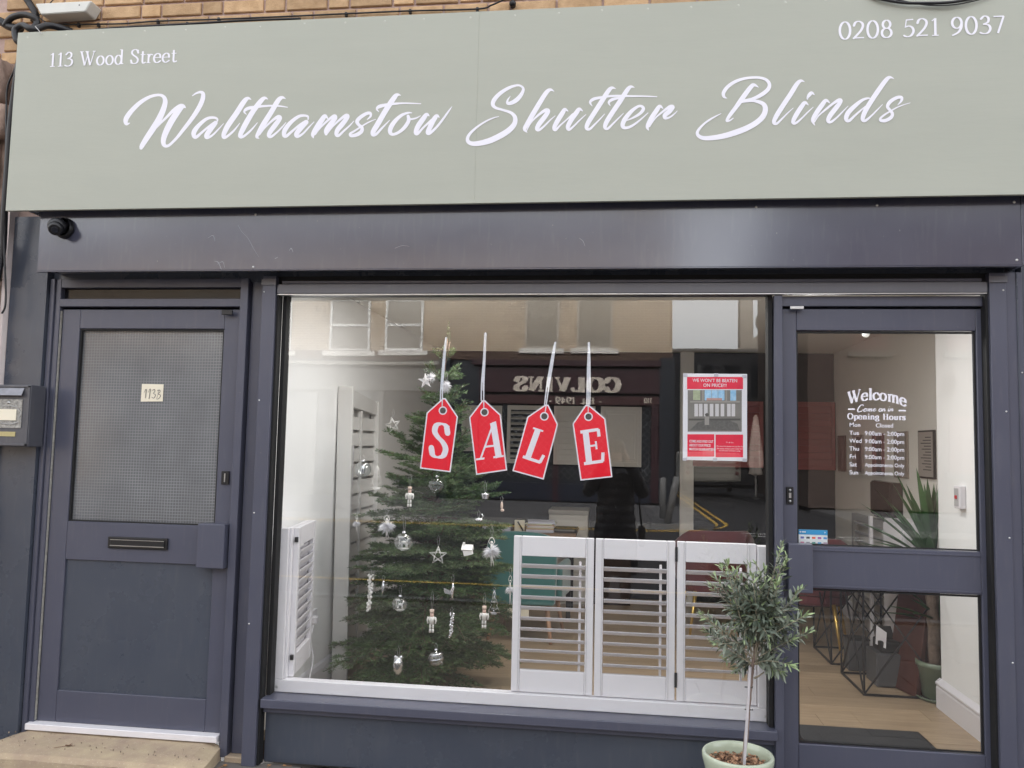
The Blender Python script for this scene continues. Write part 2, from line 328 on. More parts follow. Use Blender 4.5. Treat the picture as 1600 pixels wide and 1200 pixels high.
def ell(cx, cy, rx, ry, n=12, a0=90): return [(cx+rx*math.cos(math.radians(a0+360*k/n)), cy+ry*math.sin(math.radians(a0+360*k/n))) for k in range(n)]
G = {
'0': (.64, [('o', ell(.32, .5, .25, .5))]),
'1': (.50, [('T', [(.26, 0), (.26, 1)]), ('h', [(.1, 0.02), (.42, 0.02)]), ('h', [(.1, .84), (.26, .98)])]),
'2': (.60, [('c', [(.07, .76), (.14, .94), (.3, 1), (.46, .9), (.5, .72), (.4, .46), (.2, .2), (.05, .03)]), ('m', [(.04, .05), (.55, .05)])]),
'3': (.58, [('c', [(.09, .84), (.25, 1), (.43, .9), (.42, .66), (.22, .54)]), ('c', [(.22, .54), (.44, .48), (.52, .28), (.42, .06), (.22, 0), (.05, .07)])]),
'4': (.62, [('T', [(.4, 0), (.4, 1)]), ('h', [(.4, 1), (.04, .32)]), ('m', [(.03, .3), (.58, .3)])]),
'5': (.58, [('m', [(.15, .96), (.5, .98)]), ('h', [(.17, .97), (.12, .56)]), ('c', [(.12, .56), (.3, .61), (.46, .5), (.5, .28), (.38, .06), (.2, 0), (.05, .07)])]),
'7': (.56, [('m', [(.05, .95), (.54, .95)]), ('M', [(.52, .95), (.24, 0)])]),
'8': (.60, [('o', ell(.3, .76, .18, .235)), ('o', ell(.3, .27, .23, .27))]),
'9': (.60, [('o', ell(.3, .68, .22, .31)), ('c', [(.52, .68), (.5, .4), (.36, .14), (.1, -.02)])]),
'W': (1.06, [('T', [(.1, 1), (.36, 0)]), ('h', [(.36, 0), (.56, .94)]), ('T', [(.46, 1), (.72, 0)]), ('h', [(.72, 0), (.94, 1)]), ('h', [(0, 1), (.24, 1)]), ('h', [(.36, 1), (.6, 1)]), ('h', [(.84, 1), (1.04, 1)])]),
'S': (.58, [('c', [(.49, .76), (.42, .95), (.27, 1), (.12, .93), (.09, .75), (.2, .6), (.38, .46), (.49, .28), (.44, .07), (.27, 0), (.12, .05), (.05, .24)]), ('h', [(.5, .72), (.5, .98)]), ('h', [(.05, .02), (.05, .28)])]),
'A': (.80, [('h', [(.4, 1), (.12, 0)]), ('T', [(.38, 1), (.66, 0)]), ('h', [(.22, .34), (.54, .34)]), ('h', [(0, 0.02), (.24, 0.02)]), ('h', [(.5, 0.02), (.8, 0.02)])]),
'L': (.66, [('T', [(.2, 0), (.2, 1)]), ('h', [(.05, .98), (.36, .98)]), ('m', [(.05, .03), (.6, .03)]), ('m', [(.58, .02), (.62, .28)])]),
'E': (.66, [('T', [(.2, 0), (.2, 1)]), ('m', [(.05, .97), (.58, .97)]), ('m', [(.57, .98), (.57, .76)]), ('h', [(.2, .52), (.46, .52)]), ('h', [(.46, .4), (.46, .64)]), ('m', [(.05, .03), (.6, .03)]), ('m', [(.59, .02), (.63, .28)])]),
'C': (.70, [('c', [(.62, .74), (.52, .95), (.36, 1), (.16, .86), (.07, .5), (.16, .14), (.36, 0), (.54, .06), (.64, .26)]), ('h', [(.63, .7), (.63, 1)])]),
'O': (.80, [('o', ell(.4, .5, .32, .5))]),
'V': (.74, [('T', [(.12, 1), (.38, 0)]), ('h', [(.38, 0), (.62, 1)]), ('h', [(0, .98), (.28, .98)]), ('h', [(.5, .98), (.74, .98)])]),
'I': (.40, [('T', [(.2, 0), (.2, 1)]), ('h', [(.05, .98), (.35, .98)]), ('h', [(.05, .02), (.35, .02)])]),
'N': (.80, [('h', [(.16, 0), (.16, 1)]), ('T', [(.16, 1), (.64, 0)]), ('h', [(.64, 0), (.64, 1)]), ('h', [(0, .98), (.22, .98)]), ('h', [(.03, .02), (.29, .02)]), ('h', [(.5, .98), (.78, .98)])]),
'H': (.82, [('T', [(.18, 0), (.18, 1)]), ('T', [(.62, 0), (.62, 1)]), ('h', [(.18, .5), (.62, .5)]), ('h', [(.04, .98), (.32, .98)]), ('h', [(.04, .02), (.32, .02)]), ('h', [(.48, .98), (.76, .98)]), ('h', [(.48, .02), (.76, .02)])]),
'o': (.58, [('o', ell(.28, .32, .22, .33))]),
'd': (.62, [('o', ell(.26, .32, .2, .33)), ('T', [(.47, 0), (.47, 1.05)]), ('h', [(.34, 1.03), (.47, 1.03)]), ('h', [(.47, .02), (.6, .04)])]),
't': (.40, [('T', [(.19, .1), (.19, .86)]), ('c', [(.19, .12), (.25, .0), (.38, .06)]), ('h', [(.05, .62), (.37, .62)])]),
'r': (.44, [('T', [(.16, 0), (.16, .64)]), ('h', [(.04, .02), (.3, .02)]), ('h', [(.04, .62), (.16, .62)]), ('c', [(.18, .44), (.27, .61), (.4, .58)])]),
'e': (.54, [('h', [(.08, .37), (.46, .37)]), ('c', [(.46, .37), (.42, .58), (.27, .65), (.11, .54), (.05, .32), (.12, .08), (.28, 0), (.47, .12)])]),
'c': (.50, [('c', [(.45, .5), (.38, .63), (.26, .65), (.1, .54), (.05, .32), (.12, .08), (.27, 0), (.45, .13)])]),
'l': (.32, [('T', [(.16, 0), (.16, 1.05)]), ('h', [(.03, .02), (.29, .02)]), ('h', [(.03, 1.03), (.16, 1.03)])]),
'm': (.94, [('T', [(.16, 0), (.16, .64)]), ('T', [(.47, 0), (.47, .5)]), ('T', [(.78, 0), (.78, .5)]), ('c', [(.17, .48), (.28, .64), (.42, .62), (.47, .48)]), ('c', [(.48, .48), (.6, .64), (.73, .62), (.78, .48)]), ('h', [(.03, .62), (.16, .62)]), ('h', [(.04, .02), (.28, .02)]), ('h', [(.36, .02), (.58, .02)]), ('h', [(.67, .02), (.9, .02)])]),
'n': (.64, [('T', [(.16, 0), (.16, .64)]), ('T', [(.48, 0), (.48, .5)]), ('c', [(.17, .48), (.28, .64), (.42, .62), (.48, .48)]), ('h', [(.03, .62), (.16, .62)]), ('h', [(.04, .02), (.28, .02)]), ('h', [(.37, .02), (.6, .02)])]),
'u': (.64, [('T', [(.16, .14), (.16, .64)]), ('T', [(.48, 0), (.48, .64)]), ('c', [(.16, .16), (.2, .02), (.34, .0), (.47, .16)]), ('h', [(.03, .62), (.16, .62)]), ('h', [(.36, .62), (.48, .62)]), ('h', [(.48, .02), (.6, .02)])]),
'p': (.62, [('T', [(.16, -.3), (.16, .64)]), ('o', ell(.36, .32, .2, .33)), ('h', [(.03, .62), (.16, .62)]), ('h', [(.04, -.28), (.3, -.28)])]),
'g': (.58, [('o', ell(.26, .42, .18, .23)), ('o', ell(.27, -.1, .21, .18)), ('h', [(.14, .2), (.12, .1)]), ('h', [(.4, .56), (.54, .62)])]),
'i': (.32, [('T', [(.16, 0), (.16, .64)]), ('T', [(.16, .84), (.16, .98)]), ('h', [(.04, .02), (.28, .02)]), ('h', [(.03, .62), (.16, .62)])]),
's': (.46, [('c', [(.38, .5), (.32, .62), (.2, .65), (.08, .56), (.1, .42), (.22, .34), (.36, .24), (.38, .1), (.26, 0), (.12, .02), (.05, .14)])]),
'.': (.24, [('T', [(.1, .0), (.1, .13)])]),
'-': (.40, [('m', [(.05, .35), (.35, .35)])]),
' ': (.38, []),
}
def text_width(s, track=0.0): return sum(G[c][0]+track for c in s)-track
def serif(mb, s, fn, T=.13, t=.05, track=0.0, mi=0):
    """draws s with unit cap height through fn(u, v, lift)"""
    x = 0.0
    for ch in s:
        w, strokes = G[ch]
        for mode, pts in strokes:
            P = [(a+x, b) for a, b in pts]
            if mode in 'co':
                q = catmull(P, 5 if mode == 'c' else 3, mode == 'o')
                out = []
                for i, p in enumerate(q):
                    a = q[max(i-1, 0)]; b = q[min(i+1, len(q)-1)]
                    if mode == 'o' and i in (0, len(q)-1): a, b = q[-2], q[1]
                    d = math.hypot(b[0]-a[0], b[1]-a[1]) or 1
                    out.append((p[0], p[1], t+(T-t)*min(1, abs(b[1]-a[1])/d*1.08)))
                ribbon(mb, out, fn, mi, caps=(mode == 'c'))
            else:
                w_ = {'T': T, 't': t, 'h': t, 'm': (T+t)/2*0.8, 'M': T*0.85}[mode]
                ribbon(mb, [(a, b, w_) for a, b in P], fn, mi, caps=False)
        x += w+track
def line_fn(p0, p1, up, width_units, nrm=Vector((0, -1, 0))):
    """unit text space -> world: baseline from p0 to p1, cap height vector up"""
    d = (p1-p0)/width_units
    return lambda u, v, l: p0 + d*u + up*v + nrm*l
def sans(name, s, c, h, m, parent, nrm='-y', maxw=None, align='CENTER', bold=0.0):
    """built-in sans face as a flat mesh; c = anchor at the middle of the line, h = capital height"""
    cu = bpy.data.curves.new(name, 'FONT'); cu.body = s; cu.align_x = align; cu.align_y = 'CENTER'; cu.size = h*1.38; cu.offset = bold*h; cu.resolution_u = 3
    to = bpy.data.objects.new(name, cu); COL.objects.link(to)
    dg = bpy.context.evaluated_depsgraph_get(); me = bpy.data.meshes.new_from_object(to.evaluated_get(dg))
    bpy.data.objects.remove(to)
    o = bpy.data.objects.new(name, me); COL.objects.link(o); me.materials.clear(); me.materials.append(m)
    if maxw and len(me.vertices):
        xs = [v.co.x for v in me.vertices]; w = max(xs)-min(xs)
        k = maxw/w
        for v in me.vertices: v.co.x *= k
    o.rotation_euler = (PI/2, 0, {'-y': 0, '+y': PI, '-x': -PI/2}[nrm]); o.location = Vector(c)-OFF.get(parent, Vector((0, 0, 0))); o.parent = parent
    return o

# ================================================================== THE SETTING
GZ = -0.09
asphalt = mat('asphalt', (0.030, 0.030, 0.034), 0.75, var=0.25, vscale=30, bump=0.5, bscale=250)
pavingf_m = mat('grey_paving_slab', (0.10, 0.10, 0.105), 0.8, var=0.2, vscale=5, rnd=0.12)
paving_m = mat('paving_stone', (0.145, 0.132, 0.12), 0.8, var=0.22, vscale=5, bump=0.4, bscale=90, rnd=0.10)
kerb_m = mat('kerb_granite', (0.20, 0.20, 0.20), 0.7, var=0.2, vscale=20, rnd=0.08)
concrete_m = mat('weathered_concrete', (0.44, 0.315, 0.25), 0.92, var=0.32, vscale=9, bump=1.0, bscale=160, col2=(0.38, 0.31, 0.20))
line_m = mat('yellow_road_paint', (0.62, 0.40, 0.08), 0.7, var=0.15, vscale=20)
linew_m = mat('white_road_paint', (0.7, 0.7, 0.7), 0.7, var=0.15, vscale=20)

tag(MB().box(-90, 90, -110, 60, GZ-0.75, GZ-0.14).build('ground', asphalt), kind='structure')
road = tag(MB().box(-90, 90, -13.6, -4.35, GZ-0.139, GZ-0.12).build('road', asphalt), kind='structure')
OFF[road] = Vector((0, 0, 0))
B('side_road', asphalt, road, 2.25, 5.5, -60, -13.61, GZ-0.135, GZ-0.116, 0)
# near pavement and the far one, each slab a piece
near = tag(MB().box(-40, 40, -4.2, 0.02, GZ-0.14, GZ-0.03).build('pavement', concrete_m), kind='structure'); OFF[near] = Vector((0, 0, 0))
far = tag(MB().box(-40, 2.2, -19.5, -13.75, GZ-0.14, GZ-0.03).build('pavement', pavingf_m), kind='structure'); OFF[far] = Vector((0, 0, 0))
far2 = tag(MB().box(5.55, 40, -19.5, -13.75, GZ-0.14, GZ-0.03).build('pavement', pavingf_m), kind='structure'); OFF[far2] = Vector((0, 0, 0))
def slab_mesh(w, d, h, m, bev=0.004, name='slab'):
    mb = MB().prism([(-w/2+bev, -d/2), (w/2-bev, -d/2), (w/2, -d/2+bev), (w/2, d/2-bev), (w/2-bev, d/2), (-w/2+bev, d/2), (-w/2, d/2-bev), (-w/2, -d/2+bev)], 'z', -h, 0)
    o = mb.build(name, m); me = o.data; bpy.data.objects.remove(o); return me
slab_me = slab_mesh(0.592, 0.442, 0.04, paving_m)
slabF_me = slab_mesh(0.89, 0.59, 0.04, pavingf_m)
kerb_me = slab_mesh(0.906, 0.145, 0.16, kerb_m)
R = random.Random(3)
for j in range(9):
    for i in range(-9, 9):
        x = i*0.6+(0.3 if j % 2 else 0); y = -0.22-j*0.45
        inst('paving_slab', slab_me, near, (x, y, GZ+R.uniform(-0.003, 0.003)), (R.uniform(-.004, .004), R.uniform(-.004, .004), 0))
for i in range(-8, 8): inst('kerb_stone', kerb_me, near, (i*0.92, -4.275, GZ))
for j in range(9):
    for i in range(-7, 3):
        x = i*0.9+(0.45 if j % 2 else 0)
        if x > 1.8: continue
        inst('paving_slab', slabF_me, far, (x, -14.1-j*0.6, GZ+R.uniform(-0.004, 0.004)), (0, 0, 0))
for i in range(-9, 2): inst('kerb_stone', kerb_me, far, (i*0.92+0.4, -13.68, GZ))
for j in range(9):
    for i in range(8): inst('paving_slab', slabF_me, far2, (6.02+i*0.9, -14.1-j*0.6, GZ+R.uniform(-0.004, 0.004)), (0, 0, 0))
for i in range(8): inst('kerb_stone', kerb_me, far2, (6.03+i*0.92, -13.68, GZ))
def road_line(pts, w, m, z=0.004):
    mb = MB(); n = len(pts); L_, R_ = [], []
    for i, p in enumerate(pts):
        a, b = pts[max(i-1, 0)], pts[min(i+1, n-1)]; dx, dy = b[0]-a[0], b[1]-a[1]; l = math.hypot(dx, dy)
        nx, ny = -dy/l*w/2, dx/l*w/2; zz = GZ-0.12+z
        L_.append((p[0]+nx, p[1]+ny, zz)); R_.append((p[0]-nx, p[1]-ny, zz))
    mb.poly(L_+R_, [(i, i+1, n+i+1, n+i) for i in range(n-1)])
    return mb
for k in (0, 1):
    d = k*0.22
    arc = [(-12, -13.25+d), (0.35, -13.25+d)] + [(0.35+(2.1+d)*math.sin(t), -15.35+(2.1+d)*math.cos(t)) for t in [PI/2*q/12 for q in range(1, 13)]] + [(2.45+d, -19.0), (2.45+d, -30)]
    road_line(arc, 0.09, line_m, 0.006).build('yellow_line', line_m, road)
road_line([(-12, -5.9), (1.2, -5.9)], 0.10, line_m, 0.006).build('yellow_line', line_m, road)
for i in range(3):
    x = 2.7+i*0.95
    road_line([(x, -13.2), (x+0.6, -13.2)], 0.12, linew_m, 0.006).build('give_way_dash', linew_m, road)
    road_line([(x, -12.7), (x+0.6, -12.7)], 0.12, linew_m, 0.0062).build('give_way_dash', linew_m, road)

# ------------------------------------------------------------------ brick wall over the sign
brick_m = mat('orange_brick', (0.44, 0.265, 0.125), 0.85, var=0.28, vscale=14, bump=0.8, bscale=150, rnd=0.2, col2=(0.50, 0.34, 0.20))
mortar_m = mat('pink_mortar', (0.45, 0.33, 0.29), 0.95, var=0.15, vscale=40, bump=0.6, bscale=200)
bw = thing('brick_wall', 'orange brick wall with pinkish mortar above the green shop sign', 'brick wall', (0, 0.1, 3.3))
B('mortar_bed', mortar_m, bw, -3.55, 3.4, 0.008, 0.30, 2.70, 6.2, 0)
def brick_mesh(w, h, m, d=0.06):
    mb = MB(); c = 0.004; R2 = random.Random(int(w*1e4))
    f = [(-w/2+c, -h/2+c), (w/2-c, -h/2+c), (w/2-c, h/2-c), (-w/2+c, h/2-c)]; g = [(-w/2, -h/2), (w/2, -h/2), (w/2, h/2), (-w/2, h/2)]
    vs = [(x+R2.uniform(-.0015, .0015), -0.004, z+R2.uniform(-.0015, .0015)) for x, z in f] + [(x, 0, z) for x, z in g] + [(x, d, z) for x, z in g]
    mb.poly(vs, [(0, 1, 2, 3)] + [(i, i+4, (i+1) % 4+4, (i+1) % 4) for i in range(4)] + [(i+4, i+8, (i+1) % 4+8, (i+1) % 4+4) for i in range(4)])
    o = mb.build('brick', m); me = o.data; bpy.data.objects.remove(o); return me
st_me, hd_me = brick_mesh(0.222, 0.066, brick_m), brick_mesh(0.106, 0.066, brick_m)
zc = 3.605; nb = 0
for row in range(7):
    z = zc + row*0.0795; x = -3.52 + (0.0, 0.13, 0.045)[row % 3]; k = row
    while x < 3.3:
        hd = (k % 2 == 0) if row % 2 else (k % 5 == 0); w = 0.106 if hd else 0.222
        inst('brick', hd_me if hd else st_me, bw, (x+w/2, -0.002+R.uniform(-0.002, 0.002), z+R.uniform(-.0015, .0015)), (R.uniform(-.01, .01), R.uniform(-.006, .006), R.uniform(-.01, .01)))
        x += w+0.013; k += 1
hi = mat('brick_upper', (0.46, 0.27, 0.14), 0.9, var=0.2, vscale=8)
up_ = MB()
z = zc+7*0.0795
for row in range(24):
    x = -3.52+(0.12 if row % 2 else 0)
    while x < 3.3: up_.box(x, x+0.222, -0.004, 0.05, z-0.033, z+0.033); x += 0.235
    z += 0.0795
up_.build('brick_courses', brick_m, bw, kind='stuff')

# rough masonry pier at the left edge
rub_m = mat('rough_brown_stone', (0.25, 0.175, 0.135), 0.95, var=0.35, vscale=11, bump=1.0, bscale=45, col2=(0.36, 0.26, 0.21), rnd=0.15)
pier = thing('masonry_pier', 'rough crumbling brown stone pier at the left edge beside the shopfront', 'stone pier', (-3.6, 0.1, GZ))
B('core', rub_m, pier, -4.6, -3.268, -0.03, 0.3, GZ, 3.56, 0)
def rock(x0, x1, z0, z1, depth, seed):
    R2 = random.Random(seed); bm = bmesh.new()
    bmesh.ops.create_cube(bm, size=1.0)
    bmesh.ops.subdivide_edges(bm, edges=bm.edges[:], cuts=3, use_grid_fill=True)
    for v in bm.verts:
        n = Vector((R2.uniform(-1, 1), R2.uniform(-1, 1), R2.uniform(-1, 1)))*0.055
        r = v.co.normalized()*0.62; v.co = v.co*0.72 + r*0.28 + n
        v.co = Vector(((x0+x1)/2 + v.co.x*(x1-x0), -0.05 + v.co.y*depth, (z0+z1)/2 + v.co.z*(z1-z0)))
    me = bpy.data.meshes.new('stone'); bm.to_mesh(me); bm.free()
    me.polygons.foreach_set('use_smooth', [True]*len(me.polygons))
    for v in me.vertices: v.co -= OFF[pier]
    me.materials.append(rub_m)
    o = bpy.data.objects.new('stone', me); COL.objects.link(o); o.parent = pier
z = GZ; q = 0
while z < 3.5:
    h = R.uniform(0.17, 0.34); x = -4.5+R.uniform(0, .2)
    while x < -3.34:
        w = R.uniform(0.22, 0.42); x1 = min(x+w, -3.272)
        if x1-x > 0.08: rock(x, x1, z, z+h-0.01, 0.14, q); q += 1
        x = x1+0.01
    z += h
ws = mat('peeling_white_render', (0.72, 0.64, 0.62), 0.8, var=0.1, vscale=20, bump=0.5)
tag(MB().prism([(-3.262, -0.05), (-3.243, -0.05), (-3.236, 0.02), (-3.268, 0.02)], 'z', GZ, 3.5).build('render_strip', ws), 'narrow peeling pinkish white strip between stone pier and slate pilaster', 'wall strip')

# ------------------------------------------------------------------ sign
sign = thing('shop_sign', 'wide sage green shop sign with white script lettering and phone number', 'shop sign', (-0.5, -0.1, 2.7))
SY = -0.225; SEAM = at(747, 100, -0.225).x
for a, b_ in ((-3.125, SEAM-0.0002), (SEAM+0.0002, 3.2)):
    B('board', sign_m, sign, a, b_, SY, SY+0.02, 2.672, 3.628, 0.0005)
B('carcass', dark_m, sign, -3.10, 3.1, SY+0.021, -0.004, 2.705, 3.60, 0)
sdirt = mat('sign_nail_filler', (0.47, 0.48, 0.43), 0.6)
for i in range(26):
    MB().lathe([(0.0001, -0.0012), (0.004, -0.0008), (0.006, 0)], (-3.05+i*0.212+R.uniform(-.02, .02), SY, 3.603+R.uniform(-.004, .004)), 8, axis='y').build('nail_head', sdirt, sign)
def signfn(scale, ox, oy):
    def f(u, v, l):
        p = at(ox+u/scale, oy+v/scale, SY-0.0006); return Vector((p.x, SY-0.0006-l, p.z))
    return f
SCRIPT = {
'Walthamstow': [
 (5.714, 180, 120, [
  [(130,412,6),(100,420,30),(97,375,44),(150,300,42),(230,225,36),(320,175,28),(400,163,24),(440,190,36),(443,250,46),(400,360,54),(340,460,54),(280,550,50),(240,615,42),(232,635,32)],
  [(250,628,12),(300,540,14),(360,460,18),(450,370,22),(520,300,30),(580,262,38),(610,265,34),(628,276,8)],
  [(600,262,40),(560,310,52),(500,400,56),(450,500,52),(430,570,44),(440,612,34),(480,612,24),(550,545,26),(610,470,32),(680,380,38),(740,290,42),(778,210,42),(785,155,36),(762,137,24),(722,148,16),(690,170,8)],
  [(908,405,10),(912,378,18),(880,364,22),(820,374,28),(750,430,36),(705,490,44),(704,530,36),(725,538,28),(770,500,22),(840,440,18),(890,405,20)],
  [(895,412,40),(850,470,46),(815,525,42),(825,543,28),(870,520,18),(920,470,14),(968,418,6)],
  [(1213,203,6),(1185,192,28),(1150,222,44),(1080,330,48),(1010,430,48),(972,505,42),(970,540,32),(1000,532,22),(1060,480,18),(1112,415,6)],
  [(1363,200,6),(1335,190,28),(1300,217,42),(1230,310,46),(1165,420,48),(1120,510,42),(1120,537,30),(1150,530,22),(1210,480,18),(1270,410,6)],
  [(1172,335,6),(1152,312,18),(1180,285,30),(1250,270,26),(1330,262,20),(1400,258,16),(1470,262,14),(1538,272,8)],
  [(1520,195,6),(1490,185,28),(1455,212,42),(1390,320,46),(1320,430,46),(1275,510,36),(1265,538,26),(1284,550,8)],
  [(1290,515,14),(1340,450,16),(1410,385,22),(1455,357,32),(1470,372,38),(1430,430,44),(1385,490,42),(1372,525,34),(1392,535,24),(1440,500,18),(1490,450,14),(1525,408,6)]]),
 (5.714, 440, 120, [
  [(236,382,10),(235,355,18),(200,346,22),(150,356,28),(80,410,36),(30,475,42),(22,520,36),(42,530,28),(90,490,22),(160,430,18),(215,395,20)],
  [(220,405,42),(170,460,46),(132,512,42),(145,533,28),(190,508,18),(240,455,14),(290,402,6)],
  [(413,374,8),(388,350,34),(360,385,46),(310,460,46),(280,515,36),(284,545,10)],
  [(300,515,14),(350,450,16),(430,375,22),(470,350,30),(478,368,38),(440,420,44),(400,478,42),(398,512,26)],
  [(410,505,12),(460,440,16),(530,375,22),(575,345,30),(588,360,38),(545,420,44),(500,475,42),(490,515,34),(510,525,24),(560,480,18),(610,435,14),(645,395,6)],
  [(765,382,8),(795,352,20),(790,325,26),(755,330,30),(700,365,34),(674,400,34),(690,430,28),(718,455,30),(712,490,34),(670,518,34),(622,527,28),(614,508,22),(650,485,18),(720,440,14),(780,405,12),(840,380,6)],
  [(1063,166,6),(1035,161,28),(1005,187,44),(930,300,48),(860,420,48),(818,490,44),(817,518,32),(845,512,24),(900,455,18),(965,388,6)],
  [(868,312,6),(850,288,18),(875,265,32),(940,250,26),(1020,240,20),(1100,236,14),(1180,238,12),(1243,241,8)],
  [(1163,323,8),(1130,322,18),(1070,345,28),(1010,400,38),(973,460,42),(972,502,34),(1003,514,26),(1060,487,28),(1108,440,34),(1135,390,34),(1130,352,28)],
  [(1130,355,20),(1150,378,18),(1200,370,14),(1240,348,6)],
  [(1318,350,8),(1295,338,34),(1265,375,44),(1220,440,46),(1198,495,38),(1215,508,26),(1270,450,18),(1340,385,20)],
  [(1408,362,8),(1385,350,34),(1355,390,44),(1325,450,44),(1305,495,38),(1322,505,28),(1380,455,22),(1440,380,20),(1490,310,16),(1520,268,6)]])],
'Shutter': [
 (8, 700, 110, [
  [(780,322,6),(747,370,22),(745,410,36),(790,408,48),(860,368,56),(918,300,46),(942,235,34),(915,198,26),(860,188,28),(760,220,40),(650,290,48),(577,370,54),(562,430,48),(600,470,34),(700,500,30),(790,532,38),(838,590,52),(830,670,62),(760,750,70),(650,820,74),(520,880,72),(390,912,64),(295,915,54),(246,878,46),(262,810,38),(350,720,28),(470,640,22),(570,595,16),(635,578,8)],
  [(1325,262,8),(1280,242,36),(1230,277,54),(1150,400,60),(1060,550,62),(990,670,56),(957,735,44),(990,777,8)],
  [(985,750,14),(1040,650,18),(1130,560,28),(1215,500,42),(1252,510,52),(1210,580,60),(1140,670,60),(1112,730,50),(1140,745,34),(1200,700,24),(1280,620,18),(1340,568,8)],
  [(1502,512,10),(1462,490,44),(1430,535,58),(1370,630,60),(1328,715,50),(1345,745,34),(1400,690,22),(1480,620,18),(1560,545,20)]]),
 (8, 880, 110, [
  [(243,508,10),(202,485,44),(165,530,58),(100,620,60),(58,705,54),(75,740,36),(130,700,24),(210,620,18),(285,552,8)],
  [(656,230,6),(610,218,36),(565,257,54),(480,390,60),(390,530,60),(312,655,58),(292,720,46),(330,735,32),(390,680,24),(460,610,18),(518,545,8)],
  [(890,214,6),(845,205,36),(800,247,54),(715,380,60),(620,520,60),(542,645,58),(522,710,46),(555,730,32),(620,670,24),(690,600,18),(752,538,8)],
  [(363,447,8),(337,400,30),(380,360,40),(480,337,30),(600,322,26),(720,319,28),(850,323,24),(980,323,20),(1080,326,18),(1170,331,12)],
  [(588,442,8),(570,400,30),(620,362,38),(700,345,24)],
  [(800,625,12),(880,590,26),(960,540,36),(1002,485,42),(980,450,34),(930,455,34),(850,515,48),(772,610,58),(742,685,54),(772,720,40),(850,700,32),(950,630,22),(1060,532,10)],
  [(1247,478,10),(1206,450,44),(1160,512,58),(1090,620,58),(1052,705,44),(1068,750,10)],
  [(1080,705,14),(1150,600,18),(1240,520,26),(1330,455,38),(1370,460,48),(1325,515,60),(1272,560,56),(1275,598,38),(1330,588,24),(1390,545,16),(1425,508,8)]])],
'Blinds': [
 (8, 1070, 100, [
  [(923,293,6),(870,264,38),(830,284,54),(740,400,60),(640,540,54),(557,650,44),(524,710,32),(560,708,22),(606,678,10)],
  [(528,430,6),(492,412,34),(484,360,46),(540,282,44),(640,217,40),(760,180,34),(900,170,32),(1005,192,36),(1056,250,44),(1038,320,50),(950,390,50),(850,435,36),(750,455,26),(700,470,10)],
  [(720,475,26),(800,462,34),(880,463,38),(975,497,52),(1007,560,64),(980,650,68),(900,730,68),(780,800,70),(640,855,72),(490,900,68),(340,925,60),(222,925,50),(160,885,42),(168,830,34),(240,750,26),(340,680,22),(452,622,8)],
  [(1496,224,6),(1450,211,36),(1400,252,54),(1320,380,60),(1220,530,60),(1142,655,58),(1112,730,46),(1150,745,32),(1220,680,22),(1290,610,16),(1355,552,8)],
  [(1543,513,10),(1502,485,44),(1460,532,56),(1390,640,58),(1352,725,48),(1385,740,32),(1450,690,22),(1530,610,18),(1605,540,8)]]),
 (8, 1240, 100, [
  [(260,388,8),(225,362,40),(192,392,44),(172,430,24),(178,448,6)],
  [(450,487,10),(402,458,44),(350,520,58),(280,620,58),(238,705,46),(263,767,8)],
  [(262,725,14),(310,650,18),(400,570,26),(500,490,32),(565,452,42),(588,468,48),(530,550,60),(460,640,60),(430,705,50),(460,728,34),(530,680,24),(600,610,18),(680,528,8)],
  [(968,438,12),(930,430,24),(860,452,36),(770,522,52),(682,610,60),(655,685,54),(690,712,38),(760,650,28),(840,580,22),(900,530,16)],
  [(1253,184,6),(1200,168,36),(1150,207,54),(1060,330,60),(960,480,60),(890,600,60),(862,685,52),(890,712,36),(960,660,24),(1040,580,18),(1110,508,8)],
  [(1300,514,8),(1345,462,30),(1348,420,38),(1290,422,42),(1210,470,46),(1172,530,42),(1200,575,36),(1233,620,40),(1218,668,44),(1150,708,44),(1090,708,38),(1085,680,28),(1130,640,24),(1210,590,20),(1300,540,16),(1380,510,12),(1455,487,8)]])]}
for word, groups in SCRIPT.items():
    mb = MB()
    for sc_, ox, oy, strokes in groups:
        f = signfn(sc_, ox, oy)
        for s_ in strokes: ribbon(mb, catmull(s_, 6), f)
    mb.build('script_lettering', white_vinyl, sign)
for s_, a, b_, hpx in (('113 Wood Street', (76, 105), (276, 96.5), 21.5), ('0208 521 9037', (1310, 58.5), (1570, 55), 27)):
    p0 = at(*a, SY-0.001); p1 = at(*b_, SY-0.001); h = at(a[0], a[1]-hpx, SY-0.001).z-p0.z
    wd = text_width(s_, 0.02 if s_[1] == '1' else 0.05)
    mb = MB(); zz = (p0.z+p1.z)/2; p0.z = p1.z = zz
    fn_ = line_fn(p0, p1, Vector((0, 0, h)), wd); u0 = 0.0; tr_ = 0.02 if s_[1] == '1' else 0.05
    for word in s_.split(' '):
        mb = MB(); serif(mb, word, lambda u, v, l, u0=u0: fn_(u+u0, v, l), .122, .056, tr_); mb.build('serif_lettering', white_vinyl, sign)
        u0 += text_width(word+' ', tr_)+tr_

